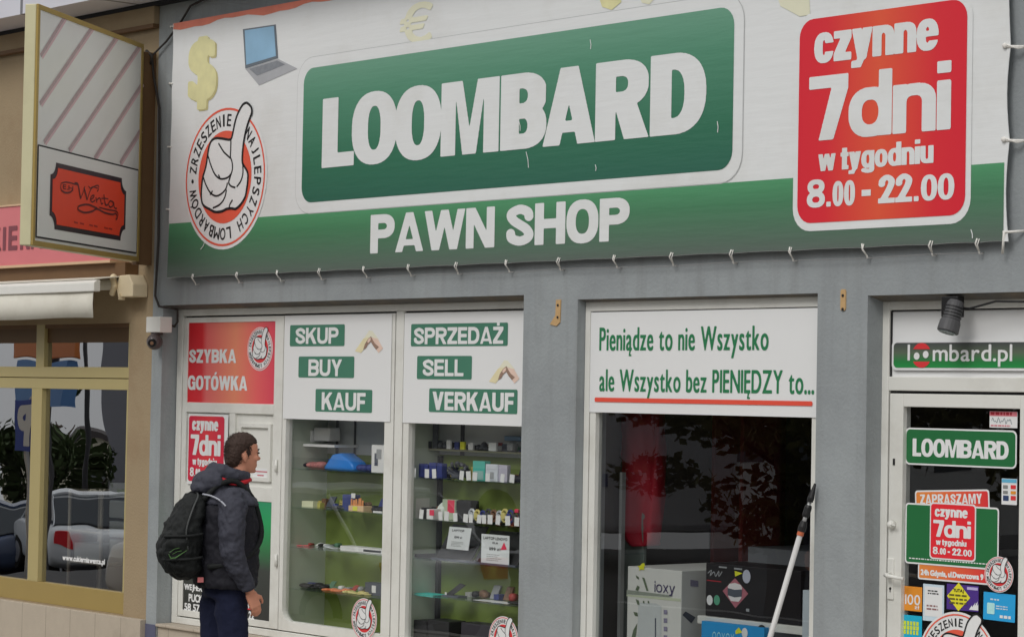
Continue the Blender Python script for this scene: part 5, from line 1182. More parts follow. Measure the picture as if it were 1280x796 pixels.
def lump(name, label, cat, px, yd, z, dep, m, seed=1, amp=.25, group=None, n=5):
    "soft uneven pile: several squashed blobs in one mesh"
    rd = random.Random(seed); x0, x1, z0, z1 = shelf_rect(px[0], px[1], px[2], yd, z); b = MB(); w_ = (x1-x0); h_ = z1-z0
    for k in range(n):
        cx_ = x0+w_*(k+.5)/n; hh = h_*rd.uniform(1-amp*2, 1)/2
        b.ellipsoid((cx_, yd+dep/2+rd.uniform(-.02, .02), z0+hh), w_/n*rd.uniform(.6, .9), dep/2*rd.uniform(.7, 1), hh, 10, 7, Matrix.Rotation(rd.uniform(-.4, .4), 3, 'Y') if hh > .03 else None)
    a = [(x, y, max(z_, z0+.001)) for x, y, z_ in b.v]; b.v = a
    return b.build(name, m, None, smooth=True, label=label, cat=cat, group=group)
G = lambda n, c, **k: mat('goods_'+n, alb(c, 1.7), k.pop('rough', .5), k.pop('spec', .4), **k)
gb, gw, gblue, gnavy = G('black', (34, 34, 36)), G('white', (196, 198, 196)), G('blue', (36, 104, 176), rough=.25, var=.15), G('navy', (46, 54, 104), var=.5, scale=30)
gpat = G('patterned', (150, 96, 92), var=.7, scale=60); ggrey = G('grey', (128, 130, 132)); gorange = G('orange', (196, 130, 82), var=.3, scale=60); gyel = G('yellow', (204, 200, 70)); gteal = G('teal', (44, 168, 160)); gcard = G('dark_card', (66, 70, 80))
gneon = G('neon', (196, 216, 40)); gpink = G('pink', (222, 48, 74)); gbrown = G('brown', (104, 78, 60), var=.5, scale=40); gsilver = G('silver', (168, 172, 176), metal=.5); gdk = G('dark_mixed', (60, 62, 66), var=.6, scale=60)
s1, s2, s3, s4 = S2
# bay 2
ibox('device', 'white boxy appliance on top left behind the SKUP window', 'appliance', (366, 537, 389, 0), .36, fp(378, 552, -.36).z, .12, gw, .008, parts=[('port', (.2, .55, .7, .68), gcard)])
ibox('device', 'tall pale appliance second from the left at the top of the SKUP window', 'appliance', (392, 534, 412, 0), .38, fp(400, 551, -.38).z, .1, gw, .01)
MB().box(x3555+.03, .3, fp(395, 556, -.3).z-.012, fp(418, 556, -.3).x, Y2-.003, fp(395, 553, -.3).z-.012).build('wall_shelf', gw, cab2)
lump('handheld_gadget', 'black rounded gadgets at the left end of the top shelf', 'gadget', (368, 575, 379, 0), .3, s1, .1, gb, 3, n=2)
lump('folded_scarf', 'red and white patterned bundle on the top shelf', 'bundle', (379, 576, 397, 0), .28, s1, .12, gpat, 5, .15, n=3)
lump('dark_pouch', 'dark shiny packet between the patterned bundle and the blue bag', 'packet', (398, 575, 412, 0), .3, s1, .12, gdk, 8, .2, n=3)
x0, x1, z0, z1 = shelf_rect(409, 566, 447, .3, s1)
b = MB(); b.prism([(x0, .26, z0+.001), (x0+.1*(x1-x0), .26, z0+.35*(z1-z0)), (x0+.3*(x1-x0), .26, z1-.01), (x0+.55*(x1-x0), .26, z1), (x0+.9*(x1-x0), .26, z0+.55*(z1-z0)), (x1, .26, z0+.3*(z1-z0)), (x1, .26, z0+.001)], (0, .14, 0))
b.build('plastic_bag', gblue, None, bevel=.03, smooth=True, label='glossy bright blue plastic bag lying on the top shelf', cat='bag')
lump('beaded_bundle', 'small violet bundle of beads right of the blue bag', 'bundle', (442, 578, 464, 0), .27, s1, .1, gnavy, 11, .2, n=4)
o = ibox('blister_pack', 'white blister pack with a grey tool at the right end of the top shelf', 'pack', (464.5, 556, 481, 0), .24, s1, .03, gw, .002, parts=[('tool', (.25, .25, .5, .7), gcard), ('tool_head', (.4, .5, .75, .85), ggrey)])
ibox('booklet', 'open pale booklet leaning on the second shelf', 'booklet', (377, 626, 391, 0), .26, s2, .05, G('cream_paper', (186, 190, 160)), .002)
ibox('booklet', 'yellowish booklet beside the open pale booklet on the second shelf', 'booklet', (391, 628, 400, 0), .3, s2, .04, G('ochre_paper', (150, 146, 80)), .002)
lump('phone_pile', 'dark phones scattered in the middle of the second shelf', 'phones', (410, 630, 427, 0), .28, s2, .1, gdk, 13, .3, n=4)
ibox('phone_box', 'dark violet upright box with a white tag on the second shelf', 'box', (428, 618, 442, 0), .3, s2, .06, gnavy, .002, parts=[('tag', (.8, .8, 1.15, 1.12), gw)])
o = ibox('pen_box', 'orange pen box with yellow round sticker on the second shelf', 'pen box', (435.5, 632, 454, 0), .24, s2, .08, G('peach_card', (196, 160, 126)), .002, parts=[('sticker', (.3, .1, .6, .9), gyel)])
x0, x1, z0, z1 = shelf_rect(437, 622, 453, .27, s2); b = MB()
for k in range(7): x = x0+(x1-x0)*(k+.5)/7; b.tube([(x, .28, z0+.03), (x+random.uniform(-.012, .012), .28, z1-random.uniform(0, .02))], .007, 6)
b.build('pens', gorange, None, label='bunch of orange and brown pens standing in the pen box', cat='pens')
lump('camera_lens', 'black camera lens at the right of the second shelf', 'lens', (460, 632, 472, 0), .25, s2, .08, gb, 17, .2, n=2)
ibox('price_strip', 'white price strip at the right front of the second shelf', 'price strip', (466, 638.5, 477, 0), .2, s2, .01, gw, .001)
lump('red_strip', 'row of red trinkets at the left of the third shelf', 'trinkets', (355, 679, 379, 0), .26, s3, .06, G('dusty_red', (186, 80, 84), var=.4, scale=60), 19, .25, n=6)
lump('charger_cable', 'coiled grey charger cable in the middle of the third shelf', 'cable', (398, 681, 424, 0), .26, s3, .1, gsilver, 23, .3, n=5)
ibox('flat_box', 'flat white box with fine print on the right of the third shelf', 'box', (425, 684, 479, 0), .24, s3, .1, gw, .003, parts=[('print', (.55, .3, .95, .7), gdk)])
lump('leather_pouch', 'dark pouches and chains at the left of the lowest shelf', 'pouch', (372, 727, 402, 0), .26, s4, .1, gb, 29, .35, n=5)
lump('coral_beads', 'orange and red string of beads on the lowest shelf', 'beads', (402, 734, 428, 0), .24, s4, .08, G('coral', (196, 110, 76), var=.4, scale=70), 31, .2, n=9)
lump('amber_pieces', 'pale amber pieces spread right of the coral beads', 'trinkets', (428, 738, 456, 0), .24, s4, .08, G('amber', (176, 166, 112), var=.4, scale=60), 37, .3, n=8)
ibox('jewel_box', 'dark card box with white label at the right of the lowest shelf', 'box', (456, 728, 476, 0), .3, s4, .08, gcard, .003, parts=[('label', (.45, .25, .7, .8), gw)])
# chain of small lamps along the left edge of the pane
ld = thing('light_chain', 'vertical chain of tiny warm lamps along the left edge of the window pane', 'light chain', fp(354, 770, -FW-.02))
b, wv = MB(), []
for k in range(58):
    y = 524+(762-524)*k/57; p = fp(357.5-(y-524)*.0205+(1.6 if k % 2 else -.3), y, -FW-.045); wv.append(p); b.ellipsoid(p, .0055, .005, .0065, 8, 5)
b.build('lamps', mat('lamp_bead', (.7, .66, .5), .4, .4, emit=((1, .94, .78), 1.0)), ld)
MB().tube(wv, .002, 4).build('wire', ROPE, ld)
# bay 3
t1, t2, t3, t4 = S3
tu = fp(600, 563, -.34).z
MB().box(fp(531, 560, -.34).x, .34, tu-.012, bL+.29, Y3-.003, tu).build('upper_shelf', mat('olive_shelf', alb((104, 104, 84)), .5, .3), cab3)
ibox('framed_card', 'black framed card at the left of the uppermost shelf', 'frame', (528.5, 551, 537, 0), .34, tu, .02, gb, .002, parts=[('card', (.2, .15, .8, .85), ggrey)])
for i, (x0, y0, x1, m_, lab) in enumerate(((541, 527, 546.5, gdk, 'dark beaded bracelet stand hanging at the top left'), (558, 550, 563, gw, 'white oval tag on the uppermost shelf'), (568, 552, 573, gnavy, 'navy ring case left of the neon card'), (575, 552, 580.5, gneon, 'neon yellow green card standing on the uppermost shelf'), (585, 553, 591, gw, 'white square card right of the neon card'))):
    ibox('display_card', lab+' behind the SELL poster', 'card', (x0, y0, x1, 0), .345+.002*i, tu, .015, m_, .001)
for i, (x0, x1, sd) in enumerate(((548, 557, 2), (593, 600, 4), (600, 609, 6))):
    lump('watch_pile', ('dark watches at the left', 'dark watches in the middle', 'dark watches beside the white card')[i]+' of the uppermost shelf', 'watches', (x0, 549+i, x1, 0), .35, tu, .06, gdk, 40+sd, .35, n=3)
ibox('display_card', 'larger white square card at the right of the uppermost shelf', 'card', (610.5, 553, 620, 0), .34, tu, .02, gw, .002)
ibox('canister', 'grey cylinder shaped canister on the right of the uppermost shelf', 'canister', (632, 553, 641, 0), .35, tu, .06, ggrey, .02)
ibox('silver_radio', 'silver and navy radio at the right end of the uppermost shelf', 'radio', (630, 545, 651, 0), .4, fp(640, 551, -.4).z, .03, G('steel_blue', (96, 120, 146)), .004)
for i, (x0, y0, x1) in enumerate(((521, 579, 528), (529, 580, 534.5), (536, 578, 545), (546, 579, 552))):
    ibox('pocket_knife', ('first', 'second', 'third', 'fourth')[i]+' dark blue knife case from the left on the middle shelf', 'knife case', (x0, y0, x1, 0), .26, t1, .05, gnavy, .004, 'knife cases on the middle shelf')
x0, x1, z0, z1 = shelf_rect(556, 576, 582, .26, t1)
b = MB()
for k in range(9): a = k/9*6.28; b.tube([((x0+x1)/2+.09*math.cos(a+j*.5)*(1-.12*j), .27+.02*j, (z0+z1)/2+(z1-z0)*.42*math.sin(a+j*.5)*(1-.1*j)) for j in range(4)], .012, 6)
b.build('wrist_straps', gdk, None, smooth=True, label='tangle of dark woven wrist straps in the middle of the shelf', cat='straps')
ibox('teal_box', 'teal packaged box on the middle shelf beside the pier', 'box', (591, 576, 606, 0), .26, t1, .05, G('teal_card', (64, 146, 134)), .002, parts=[('window', (.1, .05, .9, .5), G('teal_grey', (120, 150, 146)))])
ibox('blister_pack', 'clear white blister pack right of the teal box', 'pack', (607, 580, 622, 0), .25, t1, .03, G('pale_lilac', (168, 172, 178)), .002, parts=[('content', (.4, .15, .7, .55), ggrey), ('header', (.05, .72, .95, .95), G('pale_lilac', (1, 1, 1)))])
ibox('blister_pack', 'narrow lilac blister pack second from the pier', 'pack', (623, 581, 634, 0), .26, t1, .03, G('lilac', (150, 148, 160)), .002)
lump('dark_mouse', 'black mouse shaped gadget at the right end of the middle shelf', 'gadget', (637, 590, 650, 0), .25, t1, .06, gb, 51, .2, n=2)
ibox('carton', 'white carton with a yellow sticker at the left of the watch shelf', 'carton', (508, 622, 520, 0), .24, t2, .12, G('carton_white', (176, 174, 170)), .002, parts=[('sticker', (.05, .42, .7, .72), gyel)])
ibox('speaker', 'small black speaker right of the white carton', 'speaker', (526, 634, 533, 0), .24, t2, .06, gb, .004)
ibox('gift_box', 'white box with a red bow left of the watches', 'gift box', (533, 636, 541, 0), .22, t2, .07, gw, .003, parts=[('bow', (.5, .4, 1.2, .95), gpink)])
lump('white_headset', 'white headset lying behind the watches', 'headset', (539, 627, 552, 0), .3, t2, .08, G('offwhite', (178, 184, 178)), 55, .3, n=4)
ibox('watch_box', 'pale watch box with a bright red rosette', 'watch box', (553, 624, 569, 0), .32, t2, .06, G('greenish_white', (150, 160, 140)), .003, parts=[('rosette', (.42, .35, .95, .98), gpink)])
ibox('dark_case', 'large black camera case on the watch shelf', 'case', (570, 625, 588, 0), .32, t2, .08, gb, .01)
for i in range(9):
    x = 586+i*6.9; xx0, xx1, z0, z1 = shelf_rect(x, 637+(i % 3)*1.2, x+5, .26, t2)
    b = MB(); c_ = ((xx0+xx1)/2, .27, (z0+z1)/2+.01); rr = (z1-z0)*.42
    b.tube([(c_[0]+rr*.8*math.cos(a), c_[1], c_[2]+rr*math.sin(a)) for a in [k*6.283/10 for k in range(10)]], .009, 6, closed=True); b.tube([(c_[0], .262, c_[2]), (c_[0], .253, c_[2])], rr*.55, 12)
    b.build('wrist_watch', [gsilver, gdk, G('pale_gold', (170, 160, 100)), gbrown, gnavy][i*2 % 5], None, smooth=False, label='%s wrist watch from the left on the watch shelf' % ['first', 'second', 'third', 'fourth', 'fifth', 'sixth', 'seventh', 'eighth', 'ninth'][i], cat='watch', group='wrist watches on the shelf')
ibox('rosette', 'red rosette at the right end of the watch shelf', 'rosette', (642.5, 636, 647, 0), .24, fp(644, 641, -.24).z, .02, gpink, .006)
# price tags on both shelves
ordn = 'first second third fourth fifth sixth seventh eighth ninth tenth eleventh twelfth thirteenth fourteenth'.split()
for nm, z, ys, xs in (('middle', t1, 598, (517.5, 534, 543, 577.5, 586, 594, 610, 628.5, 640.5)), ('watch', t2, 650, (527, 551, 558.5, 569.5, 582.5, 589, 599.5, 605.5, 613, 623, 635, 646.5))):
    for i, x in enumerate(xs):
        c_ = fp(x, ys, -.2); w_, h_, ti = random.uniform(.018, .024), random.uniform(.026, .032), random.uniform(-.25, .2)
        b = MB(); b.obox((c_.x, .197, z+h_+.002), Vector((w_, 0, ti*w_*.4)), Vector((0, .001, 0)), Vector((-ti*h_*.6, .0, h_)))
        b.build('price_tag', PANEL, None, label='%s small white price tag from the left on the %s shelf' % (ordn[i], nm), cat='price tag', group='price tags on the %s shelf' % nm)
# jumbled small goods in the second row of each shelf
def jumble(where, xs, z, yd, hmax, seed):
    rd = random.Random(seed); cols = [gb, gcard, gsilver, gnavy, gbrown, ggrey, gw, gdk, G('dull_red', (140, 60, 56)), G('dull_green', (70, 104, 84)), G('dull_yellow', (160, 146, 80))]
    x = xs[0]
    while x < xs[1]:
        w_ = rd.uniform(4.5, 9); X0, X1 = fp(x, 600, -yd).x, fp(x+w_, 600, -yd).x; h_ = rd.uniform(.35, 1)*hmax; c_ = rd.choice(cols); kind = rd.randrange(5); y = yd+rd.uniform(-.02, .02); cx_ = (X0+X1)/2; r = (X1-X0)/2
        b = MB()
        if kind == 0: b.prism([(X0, y, z+.002), (X1, y, z+.002), (X1+.01, y+.03, z+h_), (X0+.01, y+.03, z+h_)], (0, .014, .004))
        elif kind == 1:
            hh = min(h_, r*1.6); b.tube([(cx_, y, z+hh*.5), (cx_, y+.02, z+hh*.5), (cx_, y+.05, z+hh*.52)], [hh*.45, hh*.5, hh*.42], 14)
        elif kind == 2: b.tube([(cx_+r*(.95-.012*k)*math.cos(k*.5), y+.02+.4*r*math.sin(k*.5), z+.008+.0012*k+abs(math.sin(k*.5))*.01) for k in range(34)], .006, 5)
        elif kind == 3: b.box(X0, y, z+.001, X1, y+.06, z+h_*.8)
        else: b.ellipsoid((cx_, y+.02, z+h_*.3), r, .03, h_*.3, 10, 6, Matrix.Rotation(rd.uniform(-.2, .2), 3, 'Y'))
        b.build('small_gadget', c_, None, bevel=.002 if kind in (0, 3) else 0, smooth=kind in (1, 2, 4), label='small second-hand gadget jumbled in the back row of '+where, cat='gadget', group='small gadgets in the back row of '+where)
        x += w_*rd.uniform(.9, 1.25)
jumble('the uppermost cabinet shelf', (546, 650), tu, .38, .075, 1); jumble('the middle cabinet shelf', (515, 650), t1, .35, .12, 2); jumble('the watch shelf', (512, 650), t2, .36, .12, 3)
jumble('the lower shelf beside the pier', (586, 650), t4, .38, .09, 4)
jumble('the blue bag shelf', (366, 476), s1, .42, .09, 5); jumble('the pen box shelf', (370, 478), s2, .40, .085, 6); jumble('the white box shelf', (380, 424), s3, .38, .05, 7); jumble('the beads shelf', (376, 455), s4, .38, .06, 8)
# laptops with price sheets
def laptop(label, px, z, lean, sheet_px, title, mark):
    x0, x1, z0, z1 = shelf_rect(px[0], px[1], px[2], .26, z)
    o = thing('laptop', label, 'laptop', ((x0+x1)/2, .3, z0)); b = MB()
    b.prism([(x0, .24, z0+.012), (x1, .24, z0+.012), (x1+lean, .36, z1), (x0+lean, .36, z1)], (0, .012, .004)); b.build('screen', gb, o, bevel=.002)
    MB().box(x0-.02, .215, z0+.001, x1+.01, .33, z0+.012).build('keyboard', gcard, o)
    a = RC(*sheet_px, -.225); s_ = thing('price_sheet', 'white price sheet '+('propped on the right laptop with a pink arrow' if mark else 'hanging on the left open laptop'), 'price sheet', ((a[0]+a[2])/2, .225, a[1]))
    tl = 0 if mark else .03
    mp = lambda e: (lambda u, v: (u+tl*(v-a[1])/(a[3]-a[1]), .222-.0015*e, v))
    MB().prism([mp(0)(*p) for p in ((a[0], a[1]), (a[2], a[1]), (a[2], a[3]), (a[0], a[3]))], (0, .0015, 0)).build('paper', G('paper', (178, 182, 184)), s_)
    hh = a[3]-a[1]; ww = a[2]-a[0]
    for i, (t, u0, u1, v0, v1) in enumerate(title): lettering(t, (a[0]+u0*ww, a[1]+v0*hh, a[0]+u1*ww, a[1]+v1*hh), 0, INK, s_, mp=mp(1), wx=.02, res=16)
    lines(s_, mp, (a[0]+.2*ww, a[1]+.1*hh, a[0]+.75*ww, a[1]+.35*hh), 4, GREYINK, h=.3, seedv=60+len(title))
    if mark: flat('pink_arrow', [(a[0]+u*ww, a[1]+v*hh) for u, v in ((.7, .52), (.82, .78), (.92, .55))], 0, gpink, s_, mp=mp(1.5))
laptop('black laptop standing open on the left under the watch shelf', (548, 657, 592), t3, .03, (558.5, 658.5, 586, 686.5), [('LAPTOP', .15, .7, .8, .9), ('1099 zł', .3, .65, .5, .6)], False)
laptop('black laptop standing open on the right under the watch shelf', (596, 665, 650), t3, .02, (602, 668, 637, 706), [('LAPTOP LENOVO', .08, .93, .83, .92), ('15,6', .4, .6, .69, .76), ('1199 zł', .3, .7, .48, .58)], True)
x0, x1, z0, z1 = shelf_rect(514, 694, 548, .26, t3); MB().prism([(x0, .22, z0+.002), (x1, .3, z0+.002), (x1, .3, z0+.04), (x0, .22, z0+.018)], (0, .12, 0)).build('tablet', gb, None, label='flat black tablet lying left of the laptops', cat='tablet')
ibox('teal_carton', 'bright turquoise flat carton on the lower shelf', 'carton', (515, 744, 541, 0), .24, t4, .13, gteal, .003, parts=[('tag', (.68, .95, .98, 1.25), gw)])
x0, x1, z0, z1 = shelf_rect(559, 729, 577, .27, t4); o = thing('desk_phone', 'black phone leaning on a small stand on the lower shelf', 'phone', (x0, .27, z0))
MB().prism([(x0, .25, z0+.01), (x0+.07, .25, z0+.008), (x1, .3, z1-.01), (x1-.06, .3, z1)], (0, .014, .004)).build('handset', gb, o, bevel=.004); MB().box(x0-.01, .235, z0+.001, x1, .32, z0+.012).build('stand', gcard, o); MB().box(x0+.005, .246, z0+.013, x0+.022, .2495, z0+.03).build('tag', gw, o)
ibox('white_carton', 'long flat white carton on the lower shelf', 'carton', (591, 752, 634, 0), .24, t4, .1, G('cold_white', (186, 190, 196)), .003)
ibox('black_case', 'black case behind the long white carton', 'case', (634, 752, 652, 0), .26, t4, .12, gb, .004)
zbase = zb+.031
ibox('black_speaker_box', 'pair of tall black speakers at the bottom left of the cabinet', 'speaker', (517, 775, 533, 0), .24, zbase, .15, gb, .004)
ibox('black_speaker_box', 'wide black speaker right of the narrow one at the cabinet bottom', 'speaker', (534, 775, 561, 0), .25, zbase, .15, gb, .004)
ibox('black_console', 'wide black console box on the cabinet floor at the right', 'console', (576, 781, 640, 0), .28, zbase, .14, G('soft_black', (44, 42, 48)), .006)

# ------------------------------------------------------------------ behind the big dark window
YB = .22
zsh = fp(940, 775, -YB-.05).z
r0 = RC(783.5, 710, 851, 860, -YB); x0, z1, x1 = r0[0], r0[3], r0[2]
dep = .5
for _ in range(30):
    p = fp(881.5, 760, -YB-dep); dep += (x1-p.x)*.8
o = thing('appliance_carton', 'tall white ioxy carton with leaf print standing behind the window', 'carton', ((x0+x1)/2, YB, .3))
MB().box(x0, YB, .3, x1, YB+dep, z1).build('box', G('carton_offwhite', (176, 176, 172), var=.05), o, bevel=.004)
fB = YB-.002; mpB = lambda e: (lambda u, v: (u, YB-.0015-.0015*e, v))
Pf = lambda *p: [(fp(x, y, -YB).x, fp(x, y, -YB).z) for x, y in p]
gg = G('grey_green', (116, 122, 112)); gleaf = G('leaf_print', (78, 90, 70), var=.3, scale=30)
flat('grey_band', Pf((783.5, 736.5), (842, 744), (838, 746), (783.5, 742)), 0, gg, o, mp=mpB(0))
flat('pale_band', Pf((783.5, 742.5), (838, 746.5), (851, 748), (851, 751.5), (783.5, 744.5)), 0, G('sage', (160, 166, 144)), o, mp=mpB(0))
flat('device_print', Pf((798, 756), (801, 752.5), (820, 753.5), (827, 757), (827, 810), (797, 810)), 0, G('device_grey', (160, 164, 164), var=.06), o, mp=mpB(.2))
flat('device_edge', Pf((819, 772), (820.5, 772), (820.5, 810), (819, 810)), 0, gcard, o, mp=mpB(1))
for q_ in ([(795, 748), (799, 750), (800, 756), (797, 755)], [(792, 764), (797, 765), (798, 770), (794, 769)], [(797, 778), (795, 795), (789, 800), (792, 787)], [(795, 718), (799, 721), (799, 724), (796, 722)], [(803, 721), (806, 722), (811, 738), (808.5, 738)], [(797, 731), (800, 733), (798, 738), (794.5, 737)], [(804, 750), (806, 751), (806, 754), (804, 753)], [(810, 750), (812, 751), (812, 754), (810, 753)]): flat('leaf', Pf(*q_), 0, gleaf, o, mp=mpB(1))
heavy('ioxy', RC(818.5, 727, 844, 743.5, -YB), 0, G('violet_ink', (52, 44, 78)), o, mp=mpB(1), s=.13, t=.12, res=24, gap=.1)
for k in range(4): y = 761.5+k*10.5; flat('icon', Pf((830, y), (834.5, y+.4), (834.5, y+6), (830, y+5.6)), 0, G('icon_grey', (112, 108, 128), var=.6, scale=120), o, mp=mpB(1))
ns = flat('neon_star', Pf((803, 704), (806, 703), (807, 707), (805.5, 708.5), (806, 712), (803, 711), (799.5, 712.5), (800, 709), (797.5, 707), (801, 706.5)), 0, gneon, o, mp=mpB(2.5))
Xs = x1+.0015; mpS = lambda y0: None
def side(px): return [(Xs, None, None)]
def sd_(x, y):
    "point of the right face of the carton under a pixel"
    d = CR*((x-640)/FPX)-CU*((y-398)/FPX)+CF; k = (x1+.002-XC)/d.x; return Vector((XC, -DIST, EYE))+d*k
MB().poly([sd_(*p) for p in ((863, 724), (873, 725.5), (873, 733), (863, 732))]).build('side_logo', G('icon_grey', (.3, .3, .3)), o, recalc=False)
MB().poly([sd_(*p) for p in ((853, 768), (857, 763.5), (869.5, 771), (864, 778.5))]).build('side_print', gcard, o, recalc=False)
# wide black carton
r0 = RC(882, 708, 1001, 776, -YB-.05); yk = YB+.05
o = thing('cooker_carton', 'wide black carton with a pictured cooking pot behind the dark window', 'carton', ((r0[0]+r0[2])/2, yk, zsh))
MB().box(r0[0], yk, zsh, r0[2], yk+.3, r0[3]).build('box', G('gloss_black', (26, 24, 26), rough=.3), o, bevel=.003)
mpK = lambda e: (lambda u, v: (u, yk-.0015-.0015*e, v)); Pk = lambda *p: [(fp(x, y, -yk).x, fp(x, y, -yk).z) for x, y in p]
flat('diamond_print', Pk((903.5, 738), (919, 722), (935.5, 741.5), (919.5, 759.5)), 0, G('dusty_rose', (142, 84, 94), var=.25, scale=12), o, mp=mpK(0))
c = fp(919, 740, -yk); hw = abs(fp(928, 740, -yk).x-c.x); hh = abs(fp(919, 728, -yk).z-c.z)
flat('pot_print', [(c.x+hw*u, c.z+hh*v) for u, v in ((-.9, -.5), (-.55, -.92), (.55, -.92), (.9, -.5), (1, .55), (.8, .85), (0, 1), (-.8, .85), (-1, .55))], 0, G('pot_white', (186, 182, 182), var=.15), o, mp=mpK(1))
flat('pot_print', [(c.x+hw*u, c.z+hh*v) for u, v in ((-.97, -.35), (0, -.5), (.97, -.35), (.99, .4), (0, .28), (-.99, .4))], 0, gcard, o, mp=mpK(2))
b = MB(); stroke_polys(b, smooth2(Pk((885, 716), (890, 712), (888, 719), (893, 714), (895, 720), (899, 713), (899, 720), (903, 714)), 3), .006, mpK(1)); b.build('handwriting_print', ggrey, o, recalc=False)
flat('red_line', Pk((884, 724), (902, 726), (902, 727.2), (884, 725.2)), 0, G('dark_red_ink', (140, 30, 40)), o, mp=mpK(1))
for x, m_ in ((887.5, gw), (896.5, G('teal_ink', (70, 130, 104)))): c = fp(x, 749.5, -yk); flat('round_mark', circ(c.x, c.z, .025, 16, .03), 0, m_, o, mp=mpK(1))
flat('small_mark', Pk((933, 760), (937, 760.4), (937, 764), (933, 763.6)), 0, ggrey, o, mp=mpK(1))
for a_ in ((899, 707, 909, 710), (918, 709, 928, 712)): flat('small_print', Pk((a_[0], a_[1]), (a_[2], a_[1]+1), (a_[2], a_[3]), (a_[0], a_[3]-1)), 0, ggrey, o, mp=mpK(1))
flat('neon_arrow', Pk((919, 713), (929, 716), (919.5, 720)), 0, gneon, o, mp=mpK(2)); c = fp(934, 720, -yk); flat('round_tag', circ(c.x, c.z, .032, 18, .04), 0, G('tag_grey', (150, 152, 164)), o, mp=mpK(3))
lg = MB().box(fp(882, 770, -yk).x-.05, YB+.03, zsh-.05, bM+.3, .75, zsh-.002).build('display_ledge', WHITE, None, bevel=.004, label='white display ledge under the black carton', cat='ledge')
r0 = RC(876.5, 776, 955, 830, -YB+.02); z1 = fp(915, 779.5, -YB+.02).z
o = thing('blue_carton', 'bright blue carton with a neon tag at the bottom of the dark window', 'carton', ((r0[0]+r0[2])/2, YB-.02, .3))
MB().box(r0[0], YB-.02, .3, r0[2], YB+.02, z1).build('box', G('process_blue', (28, 122, 176), var=.06), o, bevel=.002)
mpQ = lambda e: (lambda u, v: (u, YB-.0215-.0015*e, v)); yq = YB-.02
lettering('OOXOX', RC(890.5, 790, 918, 803, -yq), 0, G('pale_blue_ink', (130, 180, 206)), o, mp=mpQ(0), wx=.0, wy=.0, res=20, gap=.12)
flat('neon_arrow', [(fp(x, y, -yq).x, fp(x, y, -yq).z) for x, y in ((919.5, 788), (924, 783.5), (928.5, 790), (920, 792))], 0, gneon, o, mp=mpQ(1)); c = fp(931.5, 790.5, -yq); flat('round_tag', circ(c.x, c.z, .024, 14, .03), 0, gw, o, mp=mpQ(2))
b = MB(); p0, p1 = fp(952, 785, -YB), fp(957, 800, -YB)
for k in range(7): b.ellipsoid((p0.x+.01*k*math.cos(k), YB+.01*k, p0.z-.02*k), .025, .02, .022, 8, 6)
b.build('tangled_cord', gb, None, label='tangled black cord beside the blue carton', cat='cord')  # tangled black cord made of small dark blobs
r0 = RC(1002.5, 738, 1030, 850, -YB+.05); MB().box(r0[0], YB-.05, .3, r0[2], YB+.3, r0[3]).build('grey_carton', G('cool_grey', (160, 168, 174)), None, bevel=.003, label='plain grey white carton squeezed against the right side of the dark window', cat='carton')
# glass case at the left and the red cloth
o = thing('glass_case', 'tall glass case with metal edge at the left of the dark window', 'cabinet', fp(757, 796, -.3))
p = fp(776, 700, -.3); q0 = fp(742, 700, -.3)
MB().box(p.x-.012, .29, .3, p.x+.012, .32, fp(776, 590, -.3).z).build('edge_post', G('post_grey', (120, 122, 122), metal=.5), o)
MB().box(q0.x-.4, .5, .3, p.x, .52, fp(776, 640, -.3).z).build('back_panel', G('case_green_grey', (84, 92, 88), var=.25, scale=4), o)
zc = fp(776, 590, -.3).z
for z in (zc, fp(757, 690, -.3).z): MB().box(q0.x-.4, .3, z-.008, p.x, .5, z).build('shelf', GLASSI, o)
def cloth(name, label, outline, yd, m, folds=5, amp=.03):
    b = MB(); n = 28; rows = len(outline)
    vs = []
    for (y, xa, xb_) in outline:
        A, B_ = fp(xa, y, -yd), fp(xb_, y, -yd)
        for k in range(n):
            a = 2*math.pi*k/n; u = .5+.5*math.cos(a); dz = math.sin(a)*.09+amp*math.sin(folds*a+y*.02)+.012*math.sin(11*a+y*.05)
            vs.append((A.x+(B_.x-A.x)*u, yd+dz, A.z+(B_.z-A.z)*u))
    b.v = vs
    for r_ in range(rows-1):
        for k in range(n): b.f.append((r_*n+k, r_*n+(k+1) % n, (r_+1)*n+(k+1) % n, (r_+1)*n+k))
    b.f += [tuple(range(n)), tuple((rows-1)*n+k for k in range(n))]
    return b.build(name, m, None, smooth=True, label=label, cat='cloth')
REDC = mat('crimson_cloth', alb((132, 14, 34)), .6, .3, var=.2, scale=5)
cloth('hanging_cloth', 'dark red cloth hanging in the left of the large dark window', [(505, 752, 826), (530, 756, 826), (560, 766, 826), (590, 773, 825), (620, 774, 825), (645, 776, 823), (660, 779, 822), (672, 784, 821), (680, 793, 819), (682, 800, 815)], .55, REDC)
p0, p1 = fp(890, 560, -1.2), fp(912, 700, -1.2)
MB().box(p0.x, 1.2, 0, p0.x+.03, 1.6, roofz-.17).box(p0.x+.25, 1.2, 0, p0.x+.28, 1.6, roofz-.17).box(p0.x+.0, 1.55, 0, p0.x+.28, 1.6, roofz-.17).build('inner_pillar', mat('dark_red_paint', alb((96, 30, 30)), .7, .3), None, label='dark red inner pillar seen through the large window', cat='pillar')
MB().box(p1.x+.35, 1.0, .3, p1.x+1.0, 1.6, 1.15).build('inner_counter', G('counter_grey', (92, 94, 98)), None, label='grey counter deep inside the dark shop', cat='counter')
